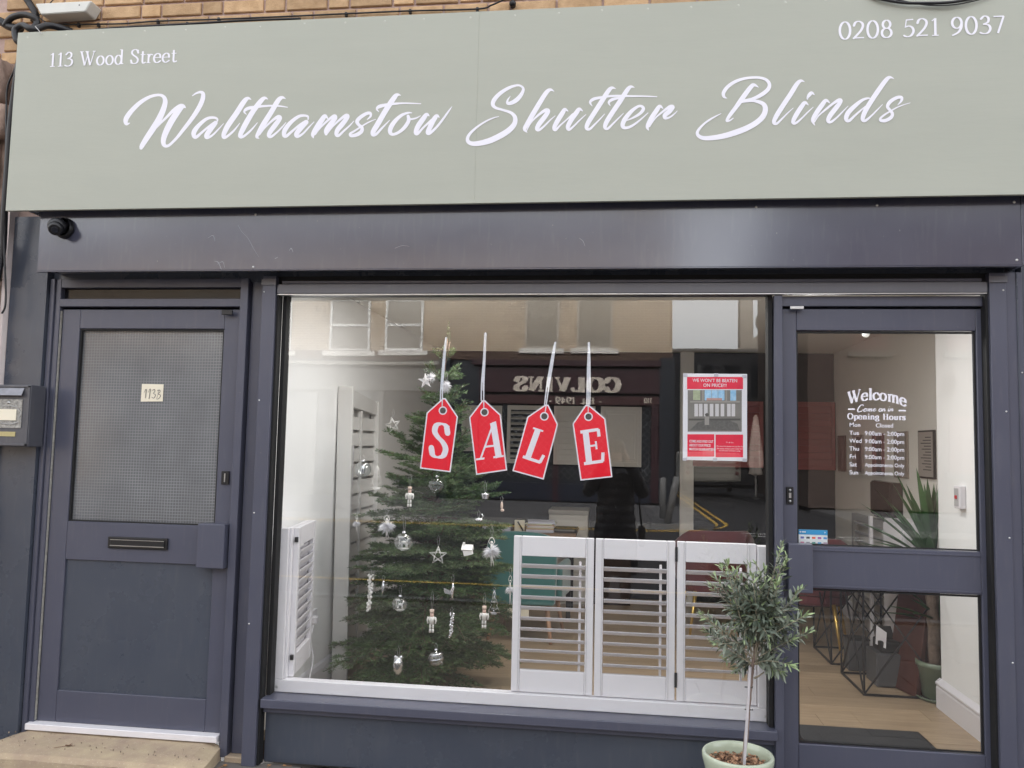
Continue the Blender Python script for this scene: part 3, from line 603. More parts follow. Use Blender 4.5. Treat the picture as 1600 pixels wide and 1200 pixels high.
# ------------------------------------------------------------------ roller shutter box, rails
rs = thing('roller_shutter', 'anthracite roller shutter box with side rails above door and window', 'roller shutter', (-0.6, 0, 2.3))
BX0, BX1, BZ0, BZ1, BY = -2.985, 1.818, 2.372, 2.71, -0.15
mb = MB().prism([(BY, BZ0), (BY, BZ1), (0.03, BZ1), (0.03, BZ0+0.02), (BY+0.006, BZ0+0.0)], 'x', BX0, BX1)
mb.build('box', box_m, rs, 0.002)
B('box_lip', box_m, rs, BX0, BX1, BY-0.004, BY+0.02, BZ0-0.006, BZ0-0.0005, 0.001)
B('box_end_cap', box_m, rs, BX1, BX1+0.012, BY-0.003, 0.02, BZ0, BZ1, 0.001)
screws(rs, [(-1.80, 2.385), (-1.80, 2.655), (1.795, 2.395), (1.79, 2.66), (0.66, 2.655), (1.2, 2.655)], 0.006, BY)
scuff_m = mat('chalky_scuff', (0.30, 0.31, 0.34), 0.8)
def scuff(par, Y, strokes, m=scuff_m, nm='scuff'):
    mb = MB()
    for s_ in strokes: ribbon(mb, catmull(s_, 5), lambda u, v, l: Vector((at(u, v, Y).x, Y-0.0005-l*0.2, at(u, v, Y).z)))
    mb.build(nm, m, par, kind='stuff')
scuff(rs, BY, [[(372, 352, .3), (378, 362, .5), (388, 373, .4), (396, 388, .6), (405, 402, .3)], [(325, 372, .2), (333, 368, .8), (336, 377, .3)], [(335, 408, .4), (341, 410, 1.4), (346, 421, .6)], [(340, 413, .4), (348, 409, 1.0), (351, 418, .4)], [(452, 392, .3), (455, 388, 1.2), (458, 394, .3)], [(430, 404, 1.1), (434, 402, .7)], [(617, 388, .3), (628, 384, .5), (640, 385, .2)], [(905, 372, .3), (911, 377, .6), (914, 385, .2)]])
# the curtain end slat hanging just under the box, and the slot it comes from
B('curtain_slot', gasket_m, rs, -1.79, 1.79, 0.0, 0.03, 2.325, 2.368, 0)
B('bottom_rail', rail_m, rs, -1.722, 1.722, -0.030, 0.012, 2.272, 2.322, 0.002)
B('bottom_rail_seal', steel_m, rs, -1.722, 1.722, -0.026, 0.004, 2.266, 2.2715, 0.001)
B('top_slat', frame_m, rs, -1.70, 1.70, -0.022, -0.002, 2.325, 2.340, 0.001)
for sx, x0, x1 in ((-1, -1.797, -1.726), (1, 1.726, 1.797)):
    B('guide_rail', frame_m, rs, x0, x1, -0.04, 0.03, GZ, 2.362, 0.002)
    B('rail_stop', rail_m, rs, x0-0.004, x1+0.004, -0.047, -0.041, 2.315, 2.345, 0.001)
    xx = x0+0.01 if sx < 0 else x1-0.012
    screws(rs, [(xx, z) for z in (2.28, 1.72, 1.15, 0.6)], 0.0045, -0.04)
gl = B('guide_channel', gasket_m, rs, -1.7255, -1.7145, -0.02, 0.03, GZ, 2.27, 0)
B('guide_channel', gasket_m, rs, 1.7145, 1.7255, -0.02, 0.03, GZ, 2.27, 0)

# ------------------------------------------------------------------ pilasters and stall riser
pil = tag(MB().box(-3.235, -3.022, -0.02, 0.30, GZ, 2.70).build('pilaster', dark_m), 'slate painted pilaster behind the mailbox left of the side door', 'pilaster')
tag(MB().prism([(1.873, -0.02), (3.2, -0.02), (3.2, 0.30), (1.885, 0.30), (1.873, 0.02)], 'z', GZ, 2.70).build('pilaster', dark_m), 'slate painted pilaster right of the glazed shop door', 'pilaster')
scuff(None, -0.0205, [[(47, 415, .2), (49, 428, .7), (55, 436, .6), (56, 450, .5), (57, 466, .3)], [(53, 476, .5), (58, 475, .5)], [(40, 503, .9), (42, 504, .6)], [(25, 905, .5), (24, 960, .6), (22, 1010, .3)], [(36, 880, .3), (35, 930, .5), (34, 985, .3)]]) if False else None
tr = thing('shutter_trim', 'anthracite corner trim strip beside right shutter rail', 'trim', (1.83, 0, GZ))
B('trim_strip', frame_m, tr, 1.799, 1.872, -0.028, 0.04, GZ, 2.366, 0.002)
B('trim_edge', dark_m, tr, 1.845, 1.851, -0.033, -0.029, GZ, 2.366, 0.001)
screws(tr, [(1.862, 1.9), (1.862, 1.1)], 0.004, -0.028)
mb2 = thing('mullion_panel', 'narrow recessed anthracite panel between side door and shutter rail', 'panel', (-1.83, 0, GZ))
B('panel', frame_m, mb2, -1.885, -1.800, 0.035, 0.06, GZ+0.03, 2.36, 0.001)
B('foot', concrete_m, mb2, -1.90, -1.79, -0.01, 0.06, GZ-0.002, GZ+0.028, 0.004)
tag(MB().box(-3.02, 1.87, 0.031, 0.1, 2.345, 2.70).build('lintel', dark_m), 'dark painted lintel behind the roller shutter box', 'lintel')

win = thing('shop_window', 'large plate glass shop window with slate sill and panelled base', 'shop window', (-0.5, 0, GZ))
sr = B('stall_riser', dark_m, win, -1.712, 0.772, 0.035, 0.20, GZ, 0.165, 0.002)
B('sill', frame_m, win, -1.7135, 0.772, -0.035, 0.12, 0.192, 0.236, 0.004, seg=2)
B('sill_apron', frame_m, win, -1.7125, 0.772, 0.005, 0.034, 0.160, 0.1915, 0.002)
B('jamb', gasket_m, win, -1.7135, -1.692, 0.031, 0.09, 0.236, 2.33, 0.001)
B('jamb', gasket_m, win, 0.744, 0.765, 0.02, 0.09, 0.236, 2.30, 0.001)
B('head_frame', frame_m, win, -1.7135, 0.765, 0.031, 0.10, 2.275, 2.344, 0.002)
pane(win, -1.700, 0.752, 0.238, 2.274)

# ------------------------------------------------------------------ shop door (right)
DY = 0.028
sdr = thing('shop_door', 'anthracite glazed shop door with wide middle rail at right', 'door', (1.25, 0.05, GZ))
def member(nm, x0, x1, z0, z1, y0=DY, y1=DY+0.05, m=frame_m, p=None, bev=0.0025): return B(nm, m, p or sdr, x0, x1, y0, y1, z0, z1, bev)
member('door_frame_post', 0.768, 0.806, GZ, 2.265, -0.012, 0.09)
member('door_frame_head', 0.8065, 1.722, 2.214, 2.262, 0.01, 0.09)
member('door_stop', 0.8065, 1.745, 2.19, 2.225, 0.079, 0.088, gasket_m, bev=0)
member('stile', 0.812, 0.878, GZ+0.02, 2.204)
member('stile', 1.692, 1.745, GZ+0.02, 2.204)
member('top_rail', 0.8785, 1.6915, 2.100, 2.204)
member('middle_rail', 0.8785, 1.6915, 0.880, 1.074)
member('bottom_rail', 0.8785, 1.6915, GZ+0.02, 0.168)
for z0, z1 in ((1.078, 2.096), (0.172, 0.876)):
    for a, b_, c, d in ((0.8785, 0.886, z0, z1), (1.684, 1.6915, z0, z1), (0.886, 1.684, z0, z0+0.006), (0.886, 1.684, z1-0.008, z1)):
        B('gasket', gasket_m, sdr, a, b_, DY+0.012, DY+0.022, c, d, 0)
    pane(sdr, 0.880, 1.690, z0-0.002, z1+0.002, DY+0.024)
for z in (0.892, 1.058): B('rail_bead', frame_m, sdr, 0.88, 1.690, DY-0.004, DY-0.0005, z-0.004, z+0.004, 0.001)
p0 = at(1232, 849, -0.02); p1 = at(1270, 927, -0.02)
B('lock_guard', frame_m, sdr, p0.x, p1.x, -0.028, DY-0.001, p1.z, p0.z, 0.004, seg=2)
lock = B('lock_escutcheon', black_m, sdr, 0.826, 0.860, DY-0.008, DY-0.0005, 1.268, 1.350, 0.003)
MB().sphere((0.843, DY-0.009, 1.335), 0.006, 10, 6).sphere((0.843, DY-0.009, 1.283), 0.006, 10, 6).box(0.838, 0.848, DY-0.012, DY-0.008, 1.298, 1.322).build('lock_cylinder', steel_m, lock)
B('closer_bracket', steel_m, sdr, 0.842, 0.905, -0.012, 0.008, 2.196, 2.212, 0.002)
bsc = mat('card_sticker_white', (0.75, 0.78, 0.8), 0.4); bbl = mat('card_sticker_blue', (0.02, 0.30, 0.62), 0.4)
stk = thing('card_payment_sticker', 'small white and blue card payment sticker inside lower corner of door glass', 'sticker', (0.97, DY+0.03, 1.09))
q0 = at(1246, 827, DY+0.034); q1 = at(1293, 851, DY+0.034); sy2 = DY+0.034
B('sticker_body', bsc, stk, q0.x+0.004, q1.x, sy2, sy2+0.001, q1.z+0.004, q0.z, 0)
B('sticker_band', bbl, stk, q0.x+0.004, q1.x, sy2-0.0014, sy2-0.0006, q0.z-0.023, q0.z, 0)
MB().lathe([(0.0001, -0.0022), (0.004, -0.002)], (q0.x+0.013, sy2, q0.z-0.011), 10, axis='y').build('sticker_dot', bsc, stk)
MB().poly([(q0.x+0.02+a, sy2-0.0022, q0.z-0.011+b_) for a, b_ in ((0, -.003), (.018, -.003), (.018, .003), (0, .003))], [(0, 1, 2, 3)]).build('sticker_logo', bsc, stk)
MB().poly([(q1.x-0.014+a, sy2-0.0022, q0.z-0.011+b_) for a, b_ in ((0, -.004), (.006, 0), (0, .004))], [(0, 1, 2)]).build('sticker_logo', bsc, stk)
icols = [(0.1, 0.12, 0.4), (0.05, 0.05, 0.06), (0.75, 0.1, 0.03), (0.35, 0.1, 0.35), (0.05, 0.25, 0.6), (0.6, 0.2, 0.3), (0.35, 0.35, 0.4), (0.1, 0.3, 0.25), (0.1, 0.35, 0.6), (0.4, 0.3, 0.4)]
for i, c in enumerate(icols):
    x = q0.x+0.022+(i % 5)*0.0262; z = q0.z-0.038-(i//5)*0.024
    MB().poly([(x-0.008, sy2-0.001, z-0.005), (x+0.008, sy2-0.001, z-0.005), (x+0.008, sy2-0.001, z+0.005), (x-0.008, sy2-0.001, z+0.005)], [(0, 1, 2, 3)]).build('card_mark', mat('card_ink_%d' % i, c, 0.4), stk)

# opening hours on the door glass
oh = thing('opening_hours_lettering', 'white Welcome and opening hours lettering on the door glass', 'lettering', (1.25, DY, 1.4))
HY = DY+0.0225
def wel(u, v, l):        # arched word
    t = (u/5.0-0.5)*2
    px = 1324+92.5*(u/5.0); py = 634-9*(1-t*t)+2.0*t - v*17*(1+0.10*abs(t))
    p = at(px, py, HY); return Vector((p.x, HY-l*0.4, p.z))
mb = MB(); W_ = text_width('Welcome', 0.02)
serif(mb, 'Welcome', lambda u, v, l: wel(u*5.0/W_, v, l), .18, .08, 0.02); mb.build('welcome_lettering', white_vinyl, oh)
p0, p1 = at(1324, 654.5, HY), at(1415, 656.5, HY); mb = MB(); W_ = text_width('Opening Hours', 0.03); p0.z = p1.z = (p0.z+p1.z)/2
serif(mb, 'Opening Hours', line_fn(p0, p1, Vector((0, 0, 0.0275)), W_), .19, .08, 0.03); mb.build('serif_lettering', white_vinyl, oh)
mb = MB()
come = [[(13,3,2.2),(11,1,2),(6,3,2.6),(1,10,3.2),(2,14,2.6),(8,13,1.6),(12,10,1.2)], [(18,8,2.4),(14,10,2.6),(14,13,2.2),(18,12.5,2.2),(20,9,2),(18,8,1.4),(22,9,.9)],
 [(24,8,1.6),(22,13,2.4)],[(22.5,12,.9),(27,8,1.8),(25.5,13,2.4)],[(26,12,.9),(30.5,8,1.8),(29,13,2.2),(33,11,1)],[(33,11,1),(38,9,1.6),(36,8,1.8),(33,11,2.6),(35,13,2),(40,10.5,1)],
 [(49,8,2.4),(45.5,10,2.6),(45.5,13,2.2),(49.5,12.5,2.2),(51,9,2),(49,8,1.4)],[(54,8,1.6),(52,13,2.4)],[(52.5,12,.9),(57.5,8,1.8),(56,13,2.2),(60,10.5,1)],
 [(66,8,2),(64,13,2.2),(67,11.5,1)],[(67.2,4.6,2),(67.5,4.2,2)],[(70,8,1.6),(68,13,2.4)],[(68.5,12,.9),(73.5,8,1.8),(72,13,2.2),(76,10,.8)]]
for s_ in come: ribbon(mb, catmull([(1339.5+a*0.75, 631.5+b_*0.85, w*0.62) for a, b_, w in s_], 4), lambda u, v, l: Vector((at(u, v, HY).x, HY-l*0.4, at(u, v, HY).z)))
mb.build('script_lettering', white_vinyl, oh)
for xa, xb, yy in ((1325, 1336, 639.3), (1404, 1415.5, 641.5)):
    a, b_ = at(xa, yy-1.3, HY), at(xb, yy+1.3, HY)
    MB().poly([(a.x, HY, b_.z), (b_.x, HY, b_.z), (b_.x, HY, a.z), (a.x, HY, a.z)], [(0, 1, 2, 3)]).build('dash', white_vinyl, oh)
rows = [('Mon', 'Closed', 664.5), ('Tue', '9:00am - 2:00pm', 677.2), ('Wed', '9:00am - 2:00pm', 689.6), ('Thu', '9:00am - 2:00pm', 701.8), ('Fri', '9:00am - 2:00pm', 714.2), ('Sat', 'Appointments Only', 726.5), ('Sun', 'Appointments Only', 739.0)]
for i, (d, t_, yy) in enumerate(rows):
    a = at(1327, yy-0.7, HY); sans('day', d, (a.x, HY-0.0003, a.z), 0.0205, white_vinyl, oh, align='LEFT', bold=0.012)
    b_ = at(1382, yy+0.7, HY)
    if i: sans('hours', t_, (b_.x, HY-0.0003, b_.z), 0.0205 if i < 5 else 0.018, white_vinyl, oh, maxw=at(1412, 0, HY).x-at(1353, 0, HY).x, bold=0.012)
    else: sans('hours', t_, (b_.x, HY-0.0003, b_.z), 0.0205, white_vinyl, oh, bold=0.012)

# ------------------------------------------------------------------ side door (left)
ld = thing('side_door', 'anthracite side door with ribbed obscure glass and letterbox', 'door', (-2.45, 0.05, GZ))
LY = 0.03
B('frame_jamb', frame_m, ld, -3.018, -2.992, 0.0, 0.08, GZ+0.06, 2.362, 0.002)
B('frame_jamb', frame_m, ld, -2.990, -2.962, 0.012, 0.08, GZ+0.08, 2.362, 0.002)
B('frame_jamb', frame_m, ld, -1.935, -1.893, 0.0, 0.08, GZ+0.02, 2.362, 0.002)
B('frame_head', frame_m, ld, -2.961, -1.936, 0.012, 0.08, 2.315, 2.362, 0.002)
B('door_stop', gasket_m, ld, -2.975, -1.92, 0.081, 0.095, 0.0, 2.30, 0)
B('transom', frame_m, ld, -2.961, -1.936, 0.008, 0.08, 2.212, 2.254, 0.002)
tg = bpy.data.materials.new('dark_transom'); tg.use_nodes = True; MATS['dark_transom'] = tg
tg.node_tree.nodes['Principled BSDF'].inputs['Base Color'].default_value = (0.012, 0.012, 0.014, 1); tg.node_tree.nodes['Principled BSDF'].inputs['Roughness'].default_value = 0.08; tg.node_tree.nodes['Principled BSDF'].inputs['Specular IOR Level'].default_value = 0.25
B('transom_glass', tg, ld, -2.961, -1.936, 0.045, 0.051, 2.254, 2.315, 0)
XL, XR = -2.955, -1.945
lm = lambda nm, x0, x1, z0, z1, m=frame_m, y0=LY, y1=LY+0.05, bev=0.0025: B(nm, m, ld, x0, x1, y0, y1, z0, z1, bev)
lm('stile', XL, -2.852, 0.035, 2.200); lm('stile', -2.030, XR, 0.035, 2.200)
lm('top_rail', -2.8515, -2.0305, 2.096, 2.200)
lm('middle_rail', -2.8515, -2.0305, 0.868, 1.068)
lm('bottom_rail', -2.8515, -2.0305, 0.035, 0.195)
B('lower_panel', dark_m, ld, -2.8515, -2.0305, LY+0.012, LY+0.04, 0.1955, 0.8675, 0)
for a, b_, c, d in ((-2.8515, -2.843, 1.0685, 2.0955), (-2.039, -2.0305, 1.0685, 2.0955), (-2.843, -2.039, 1.0685, 1.075), (-2.843, -2.039, 2.087, 2.0955)):
    B('gasket', gasket_m, ld, a, b_, LY+0.008, LY+0.024, c, d, 0)
# obscure glass: ribs both ways, each crossing a small lens
og = bpy.data.materials.new('obscure_glass'); og.use_nodes = True; N, L = nodes(og); b = N['Principled BSDF']; MATS['obscure_glass'] = og
b.inputs['Roughness'].default_value = 0.10; b.inputs['Specular IOR Level'].default_value = 0.8
tc = N.new('ShaderNodeTexCoord'); sx = N.new('ShaderNodeSeparateXYZ'); L.new(tc.outputs['Object'], sx.inputs[0])
def rib(sock, per):
    a = N.new('ShaderNodeMath'); a.operation = 'MULTIPLY'; a.inputs[1].default_value = 2*PI/per; L.new(sock, a.inputs[0])
    c = N.new('ShaderNodeMath'); c.operation = 'COSINE'; L.new(a.outputs[0], c.inputs[0])
    d = N.new('ShaderNodeMapRange'); d.inputs['From Min'].default_value = 0.55; d.inputs['From Max'].default_value = 1.0; L.new(c.outputs[0], d.inputs['Value']); return d.outputs[0]
rx, rz = rib(sx.outputs['X'], 0.0155), rib(sx.outputs['Z'], 0.0155)
mxx = N.new('ShaderNodeMath'); mxx.operation = 'MAXIMUM'; L.new(rx, mxx.inputs[0]); L.new(rz, mxx.inputs[1])
nz = N.new('ShaderNodeTexNoise'); nz.inputs['Scale'].default_value = 2.6; nz.inputs['Detail'].default_value = 6; L.new(tc.outputs['Object'], nz.inputs['Vector'])
mm = N.new('ShaderNodeMix'); mm.data_type = 'RGBA'; mm.inputs[6].default_value = (0.115, 0.118, 0.125, 1); mm.inputs[7].default_value = (0.27, 0.275, 0.285, 1)
mf = N.new('ShaderNodeMath'); mf.operation = 'MULTIPLY'; L.new(mxx.outputs[0], mf.inputs[0]); L.new(nz.outputs['Fac'], mf.inputs[1])
nz2 = N.new('ShaderNodeTexNoise'); nz2.inputs['Scale'].default_value = 1.3; nz2.inputs['Detail'].default_value = 8; L.new(tc.outputs['Object'], nz2.inputs['Vector'])
rr = N.new('ShaderNodeMapRange'); rr.inputs['From Min'].default_value = 0.42; rr.inputs['From Max'].default_value = 0.75; rr.inputs['To Max'].default_value = 0.45; L.new(nz2.outputs['Fac'], rr.inputs['Value'])  # lighter patches put a blurred street reflection into the colour
ad = N.new('ShaderNodeMath'); ad.operation = 'ADD'; ad.use_clamp = True; L.new(mf.outputs[0], ad.inputs[0]); L.new(rr.outputs[0], ad.inputs[1])
L.new(ad.outputs[0], mm.inputs[0]); L.new(mm.outputs[2], b.inputs['Base Color'])
bn = N.new('ShaderNodeBump'); bn.inputs['Strength'].default_value = 0.7; bn.inputs['Distance'].default_value = 0.002; L.new(mxx.outputs[0], bn.inputs['Height']); L.new(bn.outputs[0], b.inputs['Normal'])
B('obscure_glass', og, ld, -2.8515, -2.0305, LY+0.025, LY+0.031, 1.0685, 2.0955, 0)
a, c = at(169, 838, LY-0.01), at(261, 861, LY-0.01)
lb = B('letterbox', black_m, ld, a.x, c.x, LY-0.012, LY-0.0005, c.z+0.003, a.z, 0.004, seg=2)
B('flap', black_m, lb, a.x+0.018, c.x-0.014, LY-0.018, LY-0.0125, c.z+0.018, a.z-0.014, 0.002)
B('flap_edge', steel_m, lb, a.x+0.018, c.x-0.014, LY-0.0205, LY-0.0185, c.z+0.017, c.z+0.021, 0)
B('flap_edge', steel_m, lb, a.x+0.018, c.x-0.014, LY-0.0205, LY-0.0185, a.z-0.016, a.z-0.013, 0)
a, c = at(310, 818, -0.03), at(349, 889, -0.03)
B('lock_guard', frame_m, ld, a.x, c.x, -0.035, LY-0.001, c.z, a.z, 0.004, seg=2)
a, c = at(346, 736, LY-0.01), at(357, 757, LY-0.01)
lk = B('lock_escutcheon', black_m, ld, a.x, c.x, LY-0.01, LY-0.0005, c.z, a.z, 0.002)
MB().box((a.x+c.x)/2-0.003, (a.x+c.x)/2+0.003, LY-0.014, LY-0.01, c.z+0.012, a.z-0.012).build('keyhole', steel_m, lk)
a, c = at(347, 484, 0.0), at(363, 492, 0.0)
B('closer_bracket', black_m, ld, a.x, c.x, -0.006, 0.007, c.z, a.z, 0.002)
seal_m = mat('silicone_seal', (0.32, 0.31, 0.28), 0.8, var=0.5, vscale=60, stretch=(1, 1, 1))
B('silicone_bead', seal_m, ld, -2.9612, -2.9570, 0.020, 0.031, 0.04, 2.19, 0)
B('threshold', mat('white_threshold', (0.72, 0.70, 0.72), 0.5, var=0.08, vscale=12), ld, -2.985, -1.94, -0.02, 0.09, 0.002, 0.034, 0.003)
note = thing('door_number_note', 'small cream paper note with handwritten 113B on the obscure glass', 'note', (-2.45, LY, 1.72))
a, c = at(221, 600, LY+0.02), at(253.5, 628, LY+0.02)
paper_m = mat('cream_paper', (0.80, 0.74, 0.60), 0.8, var=0.03)
MB().poly([(a.x, LY+0.022, c.z), (c.x+0.002, LY+0.021, c.z+0.003), (c.x, LY+0.0225, a.z), (a.x+0.002, LY+0.0225, a.z+0.001)], [(0, 1, 2, 3)]).poly([(a.x, LY+0.0245, c.z), (c.x, LY+0.0245, c.z+0.003), (c.x, LY+0.0245, a.z), (a.x, LY+0.0245, a.z)], [(3, 2, 1, 0)]).build('paper', paper_m, note)
ink = mat('black_ink', (0.03, 0.03, 0.035), 0.6); mb = MB()
for s_ in ([(225, 614, .3), (228.5, 608, .8), (227.2, 622, .9)], [(231.5, 613.5, .3), (235, 607.5, .8), (233, 623, .9)], [(238, 610, .6), (241.5, 608.5, .9), (242, 612, .8), (239.5, 614.5, .6), (243, 617, .9), (240.5, 622, .8), (237, 620.5, .5)], [(246, 610, .7), (249.5, 609.5, .9), (250, 612.5, .8), (246.8, 615.5, .6), (250.8, 617.5, .9), (249, 622, .8), (245, 623.5, .5), (247, 616, .4), (247.4, 609.5, .6)]):
    ribbon(mb, catmull(s_, 5), lambda u, v, l: Vector((at(u, v, LY+0.02).x, LY+0.0195-l*0.3, at(u, v, LY+0.02).z)))
mb.build('handwriting', ink, note)

# door step
st = MB(); n = 14; R = random.Random(9)
rows_ = [(0.02, -0.003, -3.03, -1.93), (-0.05, -0.006, -3.05, -1.92), (-0.16, -0.014, -3.10, -1.905), (-0.24, -0.026, -3.13, -1.90), (-0.265, -0.045, -3.135, -1.90), (-0.27, GZ-0.03, -3.14, -1.90)]
vs = []
for (y, z, xa, xb) in rows_:
    for i in range(n+1):
        t = i/n; vs.append((xa+(xb-xa)*t, y+R.uniform(-.004, .004), z+R.uniform(-.0025, .0025) - (0.02 if i in (0, n) and z > -0.08 else 0)))
st.poly(vs, [(r*(n+1)+i, r*(n+1)+i+1, (r+1)*(n+1)+i+1, (r+1)*(n+1)+i)[::-1] for r in range(5) for i in range(n)])
for e, xx in ((0, None), (n, None)):
    o_ = len(st.v)
    st.poly([vs[r*(n+1)+e] for r in range(6)] + [(vs[r*(n+1)+e][0], vs[r*(n+1)+e][1], GZ-0.03) for r in range(6)], [(r, r+1, r+7, r+6) if e else (r, r+6, r+7, r+1) for r in range(5)])
N_, L_2 = nodes(concrete_m); _pb = N_['Principled BSDF']; _src = _pb.inputs['Base Color'].links[0].from_socket
_tc = N_.new('ShaderNodeTexCoord'); _vo = N_.new('ShaderNodeTexVoronoi'); _vo.inputs['Scale'].default_value = 70; L_2.new(_tc.outputs['Object'], _vo.inputs['Vector'])
_mr = N_.new('ShaderNodeMapRange'); _mr.inputs['From Min'].default_value = 0.13; _mr.inputs['From Max'].default_value = 0.22; _mr.inputs['To Min'].default_value = 0.55; _mr.inputs['To Max'].default_value = 0.0; L_2.new(_vo.outputs['Distance'], _mr.inputs['Value'])
_mx = N_.new('ShaderNodeMix'); _mx.data_type = 'RGBA'; _mx.inputs[7].default_value = (0.55, 0.47, 0.36, 1); L_2.new(_mr.outputs[0], _mx.inputs[0]); L_2.new(_src, _mx.inputs[6]); L_2.new(_mx.outputs[2], _pb.inputs['Base Color'])
R2_ = random.Random(4); gm = MB()
tag(st.build('door_step', concrete_m), 'worn sandy concrete step in front of the side door', 'step')
for i in range(110):
    x, y = R2_.uniform(-3.08, -1.93), -0.02-0.22*R2_.random()**0.6 if i % 3 else R2_.uniform(-.03, -.004); s_ = R2_.uniform(.0008, .0026)
    gm.box(x-s_, x+s_, y-s_*.7, y+s_*.7, -0.011-(0.02 if y < -.2 else 0), -0.006+s_*.8-(0.02 if y < -.2 else 0), rot=Matrix.Rotation(R2_.uniform(0, 3), 3, 'Z'))
tag(gm.build('grit', mat('grit', (0.30, 0.24, 0.18), 0.95, island=0.6)), kind='stuff')
leaf_m = mat('dry_leaf', (0.16, 0.085, 0.05), 0.8, var=0.3, vscale=30); leaf2_m = mat('dry_orange_leaf', (0.42, 0.22, 0.09), 0.8, var=0.3, vscale=30)
def dead_leaf(loc, s, rz, lab, m, grp=None):
    t = thing('fallen_leaf', lab, 'leaf', (0, 0, 0), grp); pts = []
    R2 = random.Random(int(loc[0]*1000))
    for k in range(14):
        a_ = 2*PI*k/14; r = (1.0 if k % 2 == 0 else 0.42)*(0.75+0.25*math.cos(a_))*R2.uniform(.8, 1.1)
        pts.append((math.cos(a_)*r*s, math.sin(a_)*r*s*0.75, s*0.25*abs(math.sin(a_*1.5))*R2.uniform(.3, 1.2)))
    MB().poly([(0, 0, s*0.05)]+pts, [(0, i+1, (i+1) % 14+1) for i in range(14)]).build('blade', m, t)
    MB().tube([(0, 0, s*0.06), (-s*0.9, -s*0.2, s*0.06), (-s*1.7, -s*0.5, s*0.1)], s*0.045, 5).build('stalk', m, t)
    t.location = loc; t.rotation_euler = (0, 0, rz)
g = atX  # keep the name free
dead_leaf((-2.65, -0.145, -0.012), 0.035, 0.5, 'curled brown maple leaf lying on the door step', leaf_m)
dead_leaf((-1.66, -0.02, GZ+0.004), 0.022, 1.5, 'curled orange leaf touching the left guide rail foot', leaf2_m, 'small leaves by the window base')
dead_leaf((-1.585, -0.01, GZ+0.004), 0.022, 2.9, 'orange leaf just right of the one by the guide rail foot', leaf2_m, 'small leaves by the window base')
dead_leaf((-1.87, -0.06, GZ+0.004), 0.024, 0.9, 'pale orange leaf beside the end of the door step', leaf2_m)

# ------------------------------------------------------------------ mailbox, camera, alarm box, cables
mbx = thing('mailbox', 'dark scuffed wall mailbox with flap and torn label on left pilaster', 'mailbox', (-3.3, -0.05, 1.5))
MY = -0.13
a, c = at(-60, 600, MY), at(43, 698, MY)
mail_m = scuffed('mailbox_metal', (0.060, 0.062, 0.078), 0.4, amt=2.0)
B('case', mail_m, mbx, a.x, c.x, MY, -0.021, c.z, a.z, 0.004, seg=2)
fr = MB(); x0, x1, z0, z1 = a.x+0.008, c.x-0.003, c.z+0.004, a.z-0.004
for q_ in ((x0, x1, z1-0.010, z1), (x0, x1, z0, z0+0.012), (x1-0.012, x1, z0, z1), (x0, x0+0.012, z0, z1)): fr.box(q_[0], q_[1], MY-0.006, MY-0.0005, q_[2], q_[3])
fr.build('front_frame', mail_m, mbx, 0.001)
e0, e1 = at(-40, 605, MY), at(38, 618, MY)
MB().prism([(MY-0.002, e0.z), (MY-0.022, e1.z), (MY-0.020, e1.z-0.003), (MY-0.001, e0.z-0.008)], 'x', e0.x, e1.x).build('flap', mat('worn_grey_metal', (0.20, 0.20, 0.22), 0.35, metal=0.6, var=0.3, vscale=30), mbx)
e0, e1 = at(-40, 623, MY), at(33, 669, MY)
B('recess', mat('torn_black_label', (0.03, 0.03, 0.03), 0.5, var=0.9, vscale=60, col2=(0.30, 0.29, 0.27), bump=1), mbx, e0.x, e1.x, MY-0.004, MY-0.0006, e1.z, e0.z, 0)
e0, e1 = at(-10, 639, MY), at(26, 657, MY); B('label', paper_m, mbx, e0.x, e1.x, MY-0.008, MY-0.0045, e1.z, e0.z, 0)
e0, e1 = at(-10, 674, MY), at(24, 682, MY); B('name_plate', mat('tarnished_brass', (0.42, 0.38, 0.20), 0.4, metal=0.5, var=0.2, vscale=20), mbx, e0.x, e1.x, MY-0.003, MY-0.0006, e1.z, e0.z, 0)
MB().lathe([(0.0001, -0.008), (0.006, -0.006), (0.009, 0)], (at(14.5, 629, MY).x, MY-0.004, at(14.5, 629, MY).z), 12, axis='y').build('lock_button', steel_m, mbx)
lt = mat('scratched_silver', (0.45, 0.45, 0.45), 0.5)
MB().tube([at(28, 639, MY-0.008), at(33, 645, MY-0.009), at(29, 652, MY-0.008), at(33, 659, MY-0.009)], 0.0016, 5).tube([at(2, 661, MY-0.008), at(15, 663, MY-0.009), at(28, 660, MY-0.008)], 0.0014, 5).tube([at(3, 635, MY-0.008), at(16, 634, MY-0.009), at(27, 636, MY-0.008)], 0.0012, 5).build('wire_edge', lt, mbx)

cc = thing('security_camera', 'small black dome security camera on the shutter box corner', 'camera', (-2.9, -0.15, 2.6))
c = at(91, 354, -0.19)
MB().lathe([(0.0001, 0), (0.05, 0), (0.055, -0.006), (0.053, -0.02), (0.046, -0.03)], (c.x+0.012, -0.151, c.z+0.0), 28, axis='y').build('mount', black_m, cc)
MB().sphere((c.x, -0.196, c.z), 0.047, 24, 14, sc=(1, 0.95, 0.92)).build('housing', black_m, cc)
d = (CAM-Vector((c.x, -0.196, c.z))).normalized(); d = (d+Vector((-0.25, 0, -0.35))).normalized()
p = Vector((c.x, -0.196, c.z))
MB().tube([p+d*0.030, p+d*0.046, p+d*0.056], [0.038, 0.034, 0.028], 20).build('hood', black_m, cc)
MB().tube([p+d*0.0565, p+d*0.058], [0.018, 0.016], 18).build('lens', mat('lens_glass', (0.01, 0.012, 0.02), 0.05), cc)

